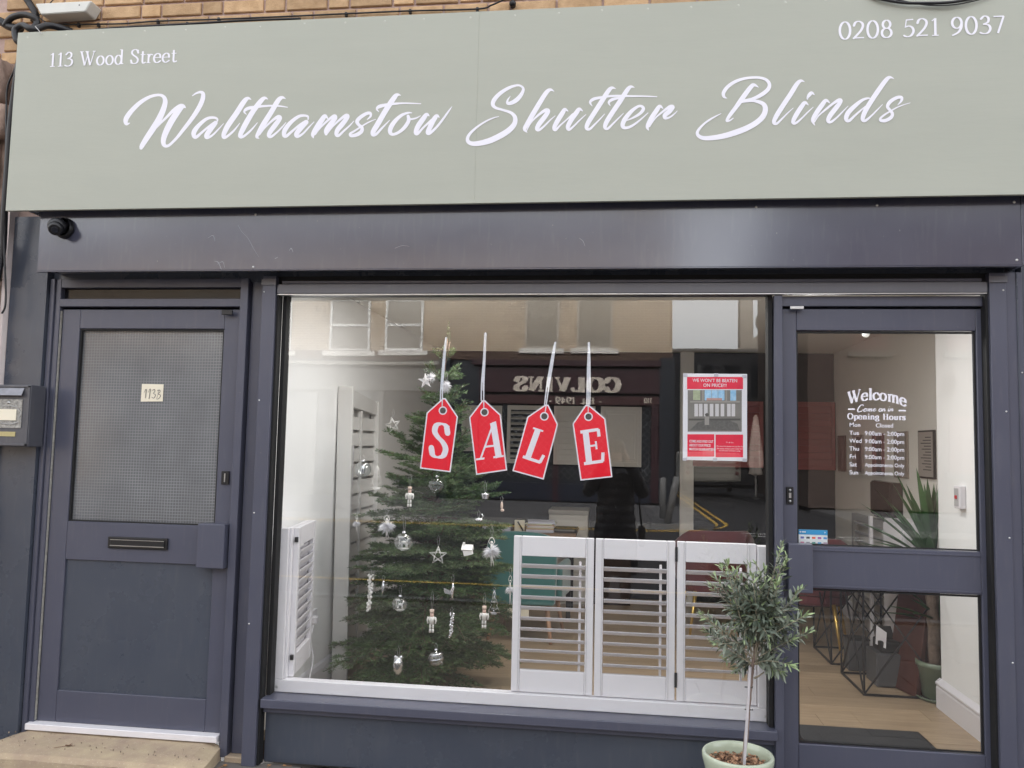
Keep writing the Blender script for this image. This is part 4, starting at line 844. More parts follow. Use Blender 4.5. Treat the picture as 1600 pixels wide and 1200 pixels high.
ab = thing('alarm_box', 'grey white alarm box fixed to the brick wall above the sign', 'alarm box', (-2.9, 0, 3.75))
a, c = at(61, 0, -0.07), at(140, 14, -0.07)
MB().prism([(a.x, 3.86), (c.x+0.03, 3.86), (c.x-0.005, c.z-0.03), (a.x+0.04, c.z-0.035)], 'y', -0.10, -0.006).build('case', mat('aged_white_plastic', (0.62, 0.62, 0.58), 0.5, var=0.06, vscale=10), ab, 0.005)
MB().lathe([(0.0001, -0.001), (0.004, 0)], (at(124, 8, -0.1).x, -0.101, at(124, 8, -0.1).z), 8, axis='y').build('screw', black_m, ab)

def cable(nm, lab, pts, r, corr=False, cat='cable', clips=None, grp=None, m=None):
    P = [at(x, y, Y) for x, y, Y in pts]
    q = [Vector(v) for v in catmull([tuple(p) for p in P], 14)]
    rr_ = r
    if corr:
        q2 = [q[0]]
        for v in q[1:]:
            if (v-q2[-1]).length > 0.0032: q2.append(v)
        dense = []
        for i in range(len(q2)-1):
            k_ = max(1, int((q2[i+1]-q2[i]).length/0.0035))
            for j in range(k_): dense.append(q2[i].lerp(q2[i+1], j/k_))
        q = dense; rr_ = [r*(1.0 if i % 2 else 0.84) for i in range(len(q))]
    mb = MB().tube(q, rr_, 10)
    if clips:
        t = thing(nm, lab, cat, tuple(P[0]), grp); mb.build('sheath', m or black_m, t)
        for (x, y, Y) in clips:
            p = at(x, y, Y); MB().box(p.x-0.007, p.x+0.007, p.y-0.007, p.y+0.012, p.z-0.016, p.z+0.008).build('clip', black_m, t, 0.002)
        return t
    return tag(mb.build(nm, m or black_m), lab, cat, grp)
cable('corrugated_conduit', 'thick corrugated black conduit dropping from top edge to the cable bundle', [(34, -12, -0.05), (48, 8, -0.06), (56, 24, -0.06), (52, 36, -0.07)], 0.019, True)
cable('corrugated_conduit', 'corrugated black conduit entering from the left edge beside the stone', [(-20, 22, -0.08), (2, 34, -0.08), (16, 42, -0.09), (34, 45, -0.10)], 0.022, True)
cable('black_cable', 'black cable arching over the sign corner', [(8, 40, -0.09), (18, 28, -0.11), (36, 23, -0.12), (52, 27, -0.12), (58, 36, -0.11), (50, 46, -0.12)], 0.017)
cable('black_cable', 'thick black cable looping over the sign corner and down its left edge', [(112, 49, -0.05), (92, 43, -0.10), (74, 40, -0.14), (52, 46, -0.20), (36, 40, -0.20), (24, 47, -0.20), (26, 62, -0.2), (34, 74, -0.19), (28, 110, -0.17), (22, 150, -0.15), (16, 200, -0.14), (12, 260, -0.13), (7, 330, -0.12), (4, 390, -0.1), (-6, 440, -0.1)], 0.0175)
cable('thin_cable', 'thin black cable running down the stone left of the sign', [(30, 72, -0.18), (24, 105, -0.15), (12, 135, -0.13), (10, 170, -0.12), (9, 240, -0.12), (6, 330, -0.12), (7, 400, -0.11), (9, 470, -0.11), (3, 490, -0.11)], 0.005)
cable('thin_cable', 'thin grey cable beside the thick one left of the sign', [(33, 76, -0.19), (27, 105, -0.17), (20, 130, -0.16), (17, 160, -0.15), (13, 190, -0.15), (10, 230, -0.14)], 0.0035, m=mat('grey_cable', (0.25, 0.25, 0.25), 0.5))
cable('thin_cable', 'thin black wire slanting up from cable bundle to the alarm box', [(60, 25, -0.06), (72, 12, -0.07), (88, -6, -0.08)], 0.003)
cable('thin_cable', 'thin black wire slanting from conduit down to the sign edge', [(60, 26, -0.06), (70, 34, -0.06), (84, 41, -0.06)], 0.0035)
cable('wall_cable', 'long thin black cable clipped to the bricks along sign top', [(66, 38, -0.02), (120, 38, -0.02), (190, 37, -0.02), (246, 33, -0.02), (342, 30, -0.02), (440, 26, -0.02), (560, 20.5, -0.02), (640, 17, -0.02), (745, 14, -0.02), (768, 8, -0.04), (786, 0, -0.05), (800, -6, -0.05)], 0.0045, clips=[(123, 38, -0.012), (154, 38, -0.012), (247, 33, -0.012), (342, 30, -0.012), (541, 21.5, -0.012), (641, 17, -0.012), (746, 14, -0.012)])
cable('wall_cable', 'second black cable resting along the top edge of the sign', [(84, 43, -0.08), (110, 48, -0.06), (140, 47, -0.05), (190, 43, -0.04), (300, 37, -0.03), (380, 32, -0.03), (470, 29, -0.03)], 0.006, clips=[(112, 48, -0.05), (293, 37, -0.02)])
dk = thing('wall_lamp_knob', 'small round black fitting on the bricks above the sign', 'fitting', tuple(at(801, 6, -0.03)))
p = at(801, 5.5, -0.03)
MB().sphere((p.x, -0.03, p.z), 0.018, 14, 10).build('knob', black_m, dk); MB().lathe([(0.0001, -0.012), (0.012, -0.012), (0.014, 0.0)], (p.x, -0.004, p.z), 14, axis='y').build('base', black_m, dk)
cable('black_cable', 'thick black cable hanging over the sign above the phone number', [(1330, -14, -0.20), (1365, -4, -0.235), (1405, 3.5, -0.245), (1440, 5, -0.245), (1490, 3, -0.245), (1540, -8, -0.22)], 0.0065)
cable('thin_cable', 'thin black wire drooping over the sign top at right', [(1360, -10, -0.23), (1400, -1, -0.245), (1450, 8, -0.245), (1500, 6, -0.245), (1560, -8, -0.23)], 0.0028)
cable('thin_cable', 'thin silver tie holding the cables at the sign corner', [(55, 41, -0.232), (60, 47, -0.236), (65, 53, -0.232)], 0.002, m=lt)

# ================================================================== INSIDE THE SHOP
FILL_W = 1.35
IX0, IX1, IY0, IY1, IZ1 = -1.79, 2.20, 0.20, 4.38, 2.50
tag(MB().box(IX0-0.12, IX0, 0.10, IY1, -0.05, IZ1).build('wall_left', wallw_m), kind='structure')
tag(MB().box(IX0-0.12, IX1+0.12, IY1, IY1+0.12, -0.05, IZ1).build('wall_back', back_m), kind='structure')
tag(MB().box(IX1, IX1+0.12, 1.28, IY1, -0.05, IZ1).build('wall_right', wall_m), kind='structure')
tag(MB().box(1.985, IX1+0.12, 0.10, 1.279, -0.05, IZ1).build('wall_pier', wallw_m), kind='structure')
tag(MB().box(IX0-0.12, IX1+0.12, 0.11, IY1+0.1, IZ1+0.001, IZ1+0.1).build('ceiling', ceil_m), kind='structure')
tag(MB().box(-1.70, 0.76, 0.101, 0.199, 2.30, IZ1).build('wall_front', wall_m), kind='structure')
fl = tag(MB().box(IX0, IX1, 0.08, IY1, -0.10, -0.013).build('floor', mat('subfloor', (0.10, 0.07, 0.05), 0.9)), kind='structure'); OFF[fl] = Vector((0, 0, 0))
plank_m = mat('oak_plank', (0.33, 0.235, 0.150), 0.38, var=0.22, vscale=3.5, stretch=(0.9, 9, 9), rnd=0.13, col2=(0.42, 0.315, 0.21), bump=0.08, bscale=30, rvar=0.08)
pw_, pl_ = 0.186, 1.25
me_p = MB().prism([(-pl_/2+.001, -pw_/2+.0006), (pl_/2-.001, -pw_/2+.0006), (pl_/2-.001, pw_/2-.0006), (-pl_/2+.001, pw_/2-.0006)], 'z', -0.012, 0).build('plank_source', plank_m)
pm = me_p.data; bpy.data.objects.remove(me_p)
R = random.Random(5)
for j in range(23):
    y = 0.10+pw_/2+j*pw_; x = IX0-R.uniform(0, 1.0)
    while x < IX1:
        xa, xb = max(x, IX0), min(x+pl_, IX1)
        if xb-xa > 0.05: inst('plank', pm, fl, ((xa+xb)/2, y, R.uniform(0, 0.0006)), scale=((xb-xa)/pl_, 1, 1))
        x += pl_
# skirtings
sk = thing('skirting_board', 'white skirting board along the left shop wall', 'skirting board', (IX0, 0.3, 0))
MB().prism([(IX0+0.001, 0), (IX0+0.018, 0), (IX0+0.018, 0.11), (IX0+0.012, 0.135), (IX0+0.001, 0.15)], 'y', 0.3, IY1-0.01).build('board', white_m, sk, 0.001)
sk = thing('skirting_board', 'tall moulded white skirting around the pier by the door', 'skirting board', (1.94, 0.3, 0))
prof = [(0, 0), (-0.022, 0), (-0.022, 0.12), (-0.018, 0.13), (-0.026, 0.14), (-0.026, 0.15), (-0.010, 0.165), (0, 0.175)]
MB().prism([(1.984+x, z) for x, z in prof], 'y', 0.14, 1.305).build('board', white_m, sk)
MB().prism([(1.281-y, z) for y, z in prof], 'x', 1.965, 2.19).build('return_board', white_m, sk)
sk = thing('skirting_board', 'white skirting board along the far right wall', 'skirting board', (IX1, 2, 0))
MB().prism([(IX1-0.001, 0), (IX1-0.018, 0), (IX1-0.018, 0.12), (IX1-0.010, 0.15), (IX1-0.001, 0.155)], 'y', 1.32, IY1-0.01).build('board', white_m, sk)
# pale column on the dark back wall
a = at(1062, 700, IY1); b_ = at(1083, 700, IY1)
tag(MB().box(a.x, b_.x, IY1-0.06, IY1-0.001, 0, IZ1).build('wall_column', wall_m), 'narrow pale column against the dark back wall', 'column')
# vent grille, emergency switch
gr = thing('vent_grille', 'white slatted vent grille on the pier above its skirting', 'vent', (1.94, 0.6, 0.3))
MB().box(1.9775, 1.9835, 0.36, 0.66, 0.185, 0.40).build('frame', mat('grille_recess_grey', (0.22, 0.22, 0.22), 0.7), gr, 0.002)
for i in range(9): MB().box(1.968, 1.977, 0.37, 0.65, 0.192+i*0.0235, 0.204+i*0.0235).build('slat', white_m, gr)
p = atX(1505, 777, 1.984)
sw = thing('wall_switch', 'white isolator switch with red rocker on the pier', 'switch', tuple(p))
B('casing', white_m, sw, 1.948, 1.9835, p.y-0.04, p.y+0.04, p.z-0.065, p.z+0.065, 0.006, seg=2)
B('switch_plate', mat('grey_plastic', (0.45, 0.45, 0.46), 0.4), sw, 1.9455, 1.9478, p.y-0.028, p.y+0.028, p.z-0.05, p.z+0.05, 0.001)
B('rocker', mat('red_plastic', (0.6, 0.02, 0.03), 0.35), sw, 1.940, 1.9453, p.y-0.014, p.y+0.012, p.z-0.010, p.z+0.010, 0.002)
# unseen ceiling lights added to brighten the room; also the globe by the door
lit = bpy.data.materials.new('lit_diffuser'); lit.use_nodes = True; _b = lit.node_tree.nodes['Principled BSDF']; _b.inputs['Emission Color'].default_value = (1, 0.95, 0.87, 1); _b.inputs['Emission Strength'].default_value = 1.2; MATS['lit'] = lit
def fill_light(loc, r, watts, par):
    ld_ = bpy.data.lights.new('fill_light', 'AREA'); ld_.shape = 'DISK'; ld_.size = r*2; ld_.energy = watts; ld_.color = (1, 0.975, 0.95)
    o = bpy.data.objects.new('fill_light', ld_); COL.objects.link(o); o.parent = par; o.location = Vector(loc)-OFF[par]
for i, (x, y) in enumerate(((-0.85, 0.42), (0.15, 0.42), (1.1, 0.42), (-0.85, 0.92), (0.15, 0.92), (1.1, 0.92))):
    t = thing('added_fill_light', 'round lit ceiling light inside, %s row, %s' % (('nearest the window', 'further from the window')[i//3], ('above the tree side', 'above the middle', 'above the shop door side')[i % 3]), 'ceiling light', (x, y, IZ1), 'round ceiling lights')
    MB().lathe([(0.11, 0), (0.11, -0.03), (0.095, -0.034)], (x, y, IZ1), 28).build('rim', white_m, t)
    MB().lathe([(0.094, -0.033), (0.05, -0.036), (0.0001, -0.037)], (x, y, IZ1), 28).build('diffuser', lit, t)
    fill_light((x, y, IZ1-0.042), 0.09, FILL_W, t)
globe_m = bpy.data.materials.new('dim_globe'); globe_m.use_nodes = True; _b = globe_m.node_tree.nodes['Principled BSDF']; _b.inputs['Emission Color'].default_value = (0.95, 1, 0.88, 1); _b.inputs['Emission Strength'].default_value = 0.07; MATS['globe'] = globe_m
t = thing('pendant_light', 'small lit globe light hanging inside the shop door', 'pendant light', (1.49, 1.0, IZ1))
MB().tube([(1.49, 1.0, IZ1), (1.49, 1.0, 2.26)], 0.004, 6).build('flex', white_m, t); MB().sphere((1.49, 1.0, 2.222), 0.022, 16, 10).build('globe', globe_m, t)
# things on the right wall
def wallrect(px0, py0, px1, py1, X):
    a, b_ = atX(px0, py0, X), atX(px1, py1, X); return min(a.y, b_.y), max(a.y, b_.y), b_.z, a.z
sb_m = [mat('sample_'+n_, c, 0.5) for n_, c in (('walnut', (0.10, 0.04, 0.03)), ('grey', (0.30, 0.28, 0.26)), ('plum', (0.13, 0.05, 0.05)), ('taupe', (0.26, 0.22, 0.19)))]
for i, (x0, x1, y0, y1) in enumerate(((1311, 1323, 681, 737), (1334, 1351, 680, 742), (1365, 1383, 678, 744), (1399, 1421, 675, 748))):
    ya, yb, za, zb = wallrect(x0, y0, x1, y1, IX1)
    t = thing('sample_board', ['dark walnut sample board nearest the back corner on right wall', 'grey and black sample board second from the back corner', 'plum and grey sample board third from the back corner', 'taupe sample board with dark edge nearest the framed notice'][i], 'sample board', (IX1, (ya+yb)/2, za), 'sample boards behind the opening hours')
    B('backing', sb_m[i], t, IX1-0.015, IX1-0.001, ya, yb, za, zb, 0.001)
    B('swatch', [sb_m[2], back_m, back_m, sb_m[1]][i], t, IX1-0.020, IX1-0.0155, ya+(yb-ya)*0.15, ya+(yb-ya)*0.55, za+0.02, zb-0.02, 0.001)
    B('swatch', [sb_m[0], sb_m[1], sb_m[2], sb_m[3]][i], t, IX1-0.020, IX1-0.0155, ya+(yb-ya)*0.60, yb-(yb-ya)*0.05, za+0.02, zb-0.02, 0.001)
ya, yb, za, zb = wallrect(1438, 673, 1464, 749, IX1)
t = thing('framed_notice', 'framed paper notice with typed list on the right wall', 'notice', (IX1, ya, za))
B('frame', black_m, t, IX1-0.018, IX1-0.001, ya, yb, za, zb, 0.001)
B('sheet', mat('grey_paper', (0.34, 0.31, 0.28), 0.5), t, IX1-0.0205, IX1-0.0182, ya+0.012, yb-0.012, za+0.012, zb-0.012, 0)
mb = MB()
for i in range(12):
    z = zb-0.05-i*(zb-za-0.09)/12; mb.box(IX1-0.0215, IX1-0.0206, ya+0.04, ya+0.04+(yb-ya-0.08)*(0.5+0.5*((i*7) % 5)/5), z-0.003, z+0.003)
mb.build('typed_lines', ink, t, kind='stuff')
ya, yb, za, zb = wallrect(1379, 751, 1412, 811, IX1)
t = thing('wall_cabinet', 'dark brown glossy wall cabinet above the yucca leaves', 'cabinet', (IX1, ya, za))
B('body', mat('dark_brown_gloss', (0.035, 0.022, 0.02), 0.2, var=0.2), t, IX1-0.09, IX1-0.001, ya, yb, za, zb, 0.006)
B('door', mat('dark_brown_gloss', (0.035, 0.022, 0.02), 0.2), t, IX1-0.10, IX1-0.0905, ya+0.01, yb-0.01, za+0.01, zb-0.01, 0.003)
ya, yb, za, zb = wallrect(1371, 750, 1378, 808, IX1)
t = thing('sample_ladder', 'narrow ladder rack of five white sample chips beside cabinet', 'rack', (IX1, ya, za))
B('rack_frame', black_m, t, IX1-0.03, IX1-0.001, ya, yb, za, zb, 0)
for i in range(5):
    dz = (zb-za)/5; B('chip', white_m, t, IX1-0.035, IX1-0.0302, ya+0.01, yb-0.02, za+i*dz+0.008, za+(i+1)*dz-0.008, 0.001)
# white shutter samples leaning below the boards
t = thing('sample_shutter', 'grey framed shutter sample standing against right wall behind yucca', 'shutter', (2.1, 2.6, 0))
ya, yb, _, zb = wallrect(1336, 801, 1395, 860, 2.15)
B('frame_stile', sb_m[1], t, 2.12, 2.16, ya, ya+0.05, 0.02, zb, 0.002); B('frame_stile', sb_m[1], t, 2.12, 2.16, yb-0.05, yb, 0.02, zb, 0.002); B('frame_rail', sb_m[1], t, 2.12, 2.16, ya+0.05, yb-0.05, zb-0.06, zb, 0.002)
for i in range(11): MB().box(2.125, 2.15, ya+0.055, yb-0.055, 0.15+i*0.075, 0.16+i*0.075, rot=Matrix.Rotation(1.1, 3, 'Y')).build('louvre', mat('pale_grey_louvre', (0.5, 0.5, 0.52), 0.5), t)
p = atX(1398, 812, 2.0); q = atX(1345, 860, 2.0)
t = thing('white_display_unit', 'white display unit with panelled front near right wall', 'cabinet', (2.0, 2.3, 0))
B('carcass', white_m, t, 1.98, 2.17, 1.86, 2.25, 0.0, p.z, 0.003); B('front', white_m, t, 1.965, 1.979, 1.875, 2.235, 0.06, p.z-0.03, 0.003)
B('post', white_m, t, 1.955, 1.978, 2.50, 2.54, 0.0, p.z-0.01, 0.002)

# frames of shutter samples hanging on the back wall
cream_m = mat('cream_shutter_paint', (0.60, 0.57, 0.52), 0.5, var=0.04)
def back_panel(x0, y0, x1, y1, lab, kind, m, grp='sample shutters on the dark back wall'):
    Yb = IY1-0.08; a, b_ = at(x0, y0, Yb), at(x1, y1, Yb)
    t = thing('hanging_shutter', lab, 'shutter', (a.x, Yb, b_.z), grp); w = 0.035
    X0, X1, Z0, Z1 = a.x, b_.x, b_.z, a.z
    B('stile', m, t, X0, X0+w, Yb, Yb+0.03, Z0, Z1); B('stile', m, t, X1-w, X1, Yb, Yb+0.03, Z0, Z1)
    B('rail', m, t, X0+w, X1-w, Yb, Yb+0.03, Z1-w*1.3, Z1); B('rail', m, t, X0+w, X1-w, Yb, Yb+0.03, Z0, Z0+w*1.3)
    if kind == 'solid':
        B('field', m, t, X0+w, X1-w, Yb+0.010, Yb+0.022, Z0+w*1.3, Z1-w*1.3)
        B('raised_panel', m, t, X0+w+0.03, X1-w-0.03, Yb+0.004, Yb+0.0095, Z0+w*1.3+0.03, Z1-w*1.3-0.03, 0.003)
    else:
        n = 9; H = (Z1-Z0-w*2.6)/n
        for i in range(n):
            zc_ = Z0+w*1.3+H*(i+0.5); ang = 1.15 if kind == 'closed' else 0.35
            MB().box(X0+w, X1-w, Yb+0.008, Yb+0.016, zc_-H*0.56, zc_+H*0.56, rot=Matrix.Rotation(-(PI/2-ang)*0.5 if kind == 'closed' else -(PI/2-ang), 3, 'X')).build('louvre', m, t)
    return t
back_panel(722, 633, 783, 706, 'cream shutter sample leftmost on the back wall beside the tree', 'closed', cream_m)
back_panel(793, 633, 850, 725, 'cream shutter sample with tilted slats behind the letter L tag', 'open', cream_m)
back_panel(866, 634, 929, 727, 'cream shutter sample with closed slats between L and E tags', 'closed', cream_m)
back_panel(939, 635, 1002, 730, 'cream solid panel shutter sample right of the E tag', 'solid', cream_m)
back_panel(1083, 626, 1193, 731, 'mahogany slatted shutter sample partly behind the price poster', 'closed', mahos_m, 'mahogany shutters on the back wall')
back_panel(1197, 627, 1306, 735, 'mahogany slatted shutter sample seen through left side of the door glass', 'closed', mahos_m, 'mahogany shutters on the back wall')

# doormat
dm = thing('door_mat', 'dark grey ribbed entrance mat just inside the shop door', 'mat', (1.3, 0.5, 0))
B('mat_pile', mat('charcoal_mat', (0.035, 0.035, 0.038), 0.95, var=0.4, vscale=120, bump=1.0, bscale=400), dm, 1.02, 1.67, 0.25, 0.80, 0.0015, 0.010, 0.002)
B('mat_border', black_m, dm, 1.005, 1.685, 0.235, 0.815, 0.0012, 0.006, 0.002)

# wire-leg tables
def wire_table():
    blk = mat('black_metal', (0.018, 0.017, 0.02), 0.4, metal=0.3)
    t = thing('side_table', 'square side table with crossed black metal legs', 'table')
    s, h, r = 0.25, 0.72, 0.008
    MB().box(-s-0.03, s+0.03, -s-0.03, s+0.03, h, h+0.025).build('table_top', mat('white_marble', (0.7, 0.69, 0.67), 0.25, var=0.06, vscale=3), t, 0.003)
    for (ax, ay, bx, by) in ((-s, -s, s, -s), (s, -s, s, s), (s, s, -s, s), (-s, s, -s, -s)):
        mb = MB(); A0, A1, B0, B1 = (ax, ay, 0.01), (ax, ay, h), (bx, by, 0.01), (bx, by, h)
        for u, v in ((A0, B0), (A0, A1), (A1, B1)): mb.tube([u, v], r, 4, smooth=False)
        mb.build('leg_frame', blk, t)
        MB().tube([A0, B1], r*0.8, 4, smooth=False).build('cross_rod', blk, t); MB().tube([A1, B0], r*0.8, 4, smooth=False).build('cross_rod', blk, t)
    return t
wt = wire_table(); wt['label'] = 'black crossed-leg side table seen through the lower door glass, nearer one'; wt['group'] = 'crossed-leg side tables'; wt.location = (1.84, 1.70, 0)
w2 = copy_tree(wt, 'black crossed-leg side table behind the nearer one, beside gold chair legs', (1.83, 2.42, 0))
# boxes below
gb = mat('dark_grey_box', (0.085, 0.085, 0.09), 0.5)
t = thing('storage_box', 'slim dark grey bin under the side table', 'bin', (1.72, 2.08, 0)); B('body', gb, t, 1.66, 1.80, 2.03, 2.15, 0.002, 0.21, 0.004); B('lid', black_m, t, 1.655, 1.805, 2.025, 2.155, 0.2105, 0.222, 0.002)
t = thing('grey_cabinet', 'low dark grey cabinet under the side table carrying a printer', 'cabinet', (1.9, 1.8, 0)); B('body', gb, t, 1.73, 1.95, 1.66, 1.88, 0.002, 0.215, 0.004); B('door', gb, t, 1.74, 1.94, 1.652, 1.6595, 0.015, 0.205, 0.002)
t = thing('label_printer', 'small black printer with white paper on the grey cabinet', 'printer', (1.84, 1.75, 0.215)); B('body', black_m, t, 1.76, 1.92, 1.68, 1.84, 0.2165, 0.29, 0.012, seg=2)
MB().prism([(1.70, 0.24), (1.73, 0.23), (1.86, 0.34), (1.84, 0.36)], 'x', 1.77, 1.88).build('paper_tray', black_m, t)
MB().poly([(1.75, 1.74, 0.26), (1.79, 1.66, 0.25), (1.80, 1.67, 0.35), (1.76, 1.75, 0.38)], [(0, 1, 2, 3)]).build('paper', white_m, t)
# leaning mahogany panels
t = thing('mahogany_board', 'tall mahogany door panel leaning beside the yucca pot', 'panel', (1.9, 1.35, 0))
def lean(nm, p, m, par, th=0.03):
    a, b_, c, d = [Vector(v) for v in p]; n = (b_-a).cross(d-a).normalized()*th
    return MB().poly([a, b_, c, d, a+n, b_+n, c+n, d+n], [(0, 1, 2, 3)[::-1], (4, 5, 6, 7), (0, 1, 5, 4), (1, 2, 6, 5), (2, 3, 7, 6), (3, 0, 4, 7)]).build(nm, m, par, 0.003)
lean('panel', [(1.85, 1.76, 0.0), (1.93, 1.47, 0.0), (2.06, 1.52, 0.78), (1.98, 1.81, 0.78)], maho_m, t, 0.035)
lean('moulding', [(1.862, 1.74, 0.10), (1.925, 1.51, 0.10), (1.929, 1.511, 0.12), (1.866, 1.741, 0.12)], maho_m, t, -0.006)
t = thing('mahogany_board', 'shorter mahogany panel edge just behind the tall one', 'panel', (1.95, 1.4, 0))
lean('panel', [(1.97, 1.62, 0.0), (1.985, 1.50, 0.0), (2.06, 1.52, 0.50), (2.045, 1.64, 0.50)], maho_m, t, 0.03)

# chairs
def armchair(nm, lab, m, legm, grp=None, w=0.60, back=0.86):
    t = thing(nm, lab, 'chair', grp and (0, 0, 0) or (0, 0, 0), grp)
    # rounded shell: seat, back and arms as one padded bowl seen from outside
    n, rings = 18, 7; vs = []
    for r in range(rings):
        z = 0.42+(back-0.42)*r/(rings-1)
        for side in (0, 1):
            for i in range(n+1):
                a_ = PI*(-0.08+1.16*i/n); rad = w/2+0.02*math.sin(PI*r/(rings-1)) + 0.035*r/(rings-1) - (0.055 if side else 0)
                drop = max(0, (abs(i/n-0.5)-0.22))*0.62*(r/(rings-1))
                vs.append((math.cos(a_)*rad, math.sin(a_)*rad*0.86*-1, z-drop))
    fs = []; m_ = n+1
    for r in range(rings-1):
        for i in range(n):
            o = r*2*m_+i; fs.append((o, o+1, o+2*m_+1, o+2*m_)); o += m_; fs.append((o+2*m_, o+2*m_+1, o+1, o))
    top = (rings-1)*2*m_
    for i in range(n): fs.append((top+i, top+i+1, top+m_+i+1, top+m_+i)); fs.append((i+1, i, m_+i, m_+i+1))
    for r in range(rings-1):
        for i in (0, n):
            o = r*2*m_+i; fs.append((o, o+m_, o+3*m_, o+2*m_))
    MB().poly(vs, fs, True).build('backrest', m, t, 0.012, seg=2)
    MB().prism([(math.cos(a_)*(w/2-.03), math.sin(a_)*(w/2-.03)*0.9) for a_ in [2*PI*k/24 for k in range(24)]], 'z', 0.34, 0.46).build('seat', m, t, 0.03, seg=3)
    for sx, sy in ((-1, -1), (1, -1), (-1, 1), (1, 1)):
        MB().tube([(sx*w*0.30, sy*w*0.28, 0.36), (sx*w*0.40, sy*w*0.38, 0.002)], [0.018, 0.010], 10).build('leg', legm, t)
    return t
velvet = mat('teal_velvet', (0.028, 0.135, 0.125), 0.75, var=0.15, vscale=4, sheen=0.6); beech = mat('beech_leg', (0.52, 0.31, 0.20), 0.5, var=0.1)
gold = mat('brass_leg', (0.75, 0.52, 0.15), 0.3, metal=0.9); burg = mat('burgundy_velvet', (0.11, 0.018, 0.022), 0.7, var=0.15, vscale=4, sheen=0.4)
tc_ = thing('teal_chair', 'teal velvet chair with beech legs behind the white shutters', 'chair')
mb = MB(); w = 0.56
def bent(x0, x1, z0, z1, y, th, bow, n=12, k=8):
    vs = []
    for s_ in (0, 1):
        for j in range(k+1):
            for i in range(n+1):
                u = i/n; v = j/k; x = x0+(x1-x0)*u; z = z0+(z1-z0)*v
                cx_ = (abs(2*u-1))**3; cz_ = (v)**6
                vs.append((x*(1-0.10*cz_)*(1-0.03*(1-v)), y + bow*(1-(2*u-1)**2)*-1 + 0.06*v - s_*th, z-0.05*cx_*v))
    m_ = n+1; o = m_*(k+1); fs = []
    for j in range(k):
        for i in range(n):
            a_ = j*m_+i; fs.append((a_, a_+m_, a_+m_+1, a_+1)); fs.append((o+a_, o+a_+1, o+a_+m_+1, o+a_+m_))
    for i in range(n): fs.append((i, i+1, o+i+1, o+i)); a_ = k*m_+i; fs.append((a_+1, a_, o+a_, o+a_+1))
    for j in range(k): a_ = j*m_; fs.append((a_, o+a_, o+a_+m_, a_+m_)); a_ = j*m_+n; fs.append((a_+m_, o+a_+m_, o+a_, a_))
    return vs, fs
vs, fs = bent(-0.29, 0.29, 0.30, 0.85, -0.24, 0.07, 0.06); MB().poly(vs, fs, True).build('backrest', velvet, tc_, 0.02, seg=3)
MB().box(-0.27, 0.27, -0.22, 0.30, 0.30, 0.44).build('seat', velvet, tc_, 0.04, seg=3)
for sx in (-1, 1): MB().box(sx*0.29-0.03, sx*0.29+0.03, -0.20, 0.22, 0.32, 0.60).build('arm', velvet, tc_, 0.03, seg=3)
for sx, sy in ((-1, -1), (1, -1), (-1, 1), (1, 1)): MB().tube([(sx*0.20, sy*0.20, 0.31), (sx*0.25, sy*0.26, 0.002)], [0.022, 0.013], 10).build('leg', beech, tc_)
MB().poly([(-0.08, -0.335, 0.28), (0.0, -0.34, 0.27), (0.0, -0.335, 0.19), (-0.08, -0.33, 0.2)], [(0, 1, 2, 3)]).poly([(0.0, -0.335, 0.27), (0.09, -0.33, 0.28), (0.09, -0.33, 0.2), (0.0, -0.335, 0.19)], [(0, 1, 2, 3)]).build('care_label', paper_m, tc_)
tc_.location = (-0.66, 2.62, 0); tc_.rotation_euler = (0, 0, -0.12)
c1 = armchair('burgundy_chair', 'burgundy velvet tub chair behind the olive tree shutter panel', burg, gold, 'burgundy chairs with gold legs')
c1.location = (0.86, 3.05, 0); c1.rotation_euler = (0, 0, 0.1)
c2 = copy_tree(c1, 'burgundy velvet tub chair behind the lower left of the shop door', (1.58, 2.75, 0), (0, 0, -0.35))
# desk with papers
dk_m = mat('oak_desk', (0.30, 0.20, 0.13), 0.5, var=0.2, vscale=3, stretch=(1, 8, 8))
t = thing('desk', 'oak topped desk behind the teal chair', 'desk', (-1.0, 3.5, 0))
B('desk_top', dk_m, t, -1.62, -0.30, 3.20, 3.80, 0.72, 0.75, 0.002)
for x in (-1.58, -0.38): 
    for y in (3.24, 3.74): B('leg', black_m, t, x, x+0.04, y, y+0.04, 0, 0.7195)
R = random.Random(11)
def stack(nm, lab, x, y, w, d, n, hh, cols, cat, z0=0.7515):
    t = thing(nm, lab, cat, (x, y, z0)); z = z0
    for i in range(n):
        m = mat('stack_'+nm+str(i % len(cols)), cols[i % len(cols)], 0.7); h = hh*R.uniform(.6, 1.4); a_ = R.uniform(-.12, .12)
        MB().box(x-w/2, x+w/2, y-d/2, y+d/2, z+0.0006, z+h, rot=Matrix.Rotation(a_, 3, 'Z')).build('sheaf', m, t); z += h
    return t
stack('paper_stack', 'pile of white and peach papers on the desk above first shutter', -0.62, 3.36, 0.24, 0.26, 9, 0.010, [(0.6, 0.6, 0.7), (0.66, 0.66, 0.72), (0.62, 0.42, 0.32), (0.6, 0.58, 0.4)], 'papers')
stack('folder_stack', 'dark folders lying on the desk right of papers', -0.40, 3.42, 0.20, 0.26, 4, 0.009, [(0.05, 0.05, 0.05), (0.16, 0.15, 0.14), (0.25, 0.24, 0.22)], 'folders')
stack('paper_stack', 'flat white papers on the desk beside the tree', -1.02, 3.38, 0.26, 0.22, 4, 0.008, [(0.62, 0.6, 0.58), (0.45, 0.36, 0.3)], 'papers')
t = thing('brochure_holder', 'clear upright holder with a black pen on the desk', 'holder', (-0.80, 3.3, 0.7515)); B('holder', paper_m, t, -0.85, -0.76, 3.26, 3.30, 0.752, 0.85, 0.002)
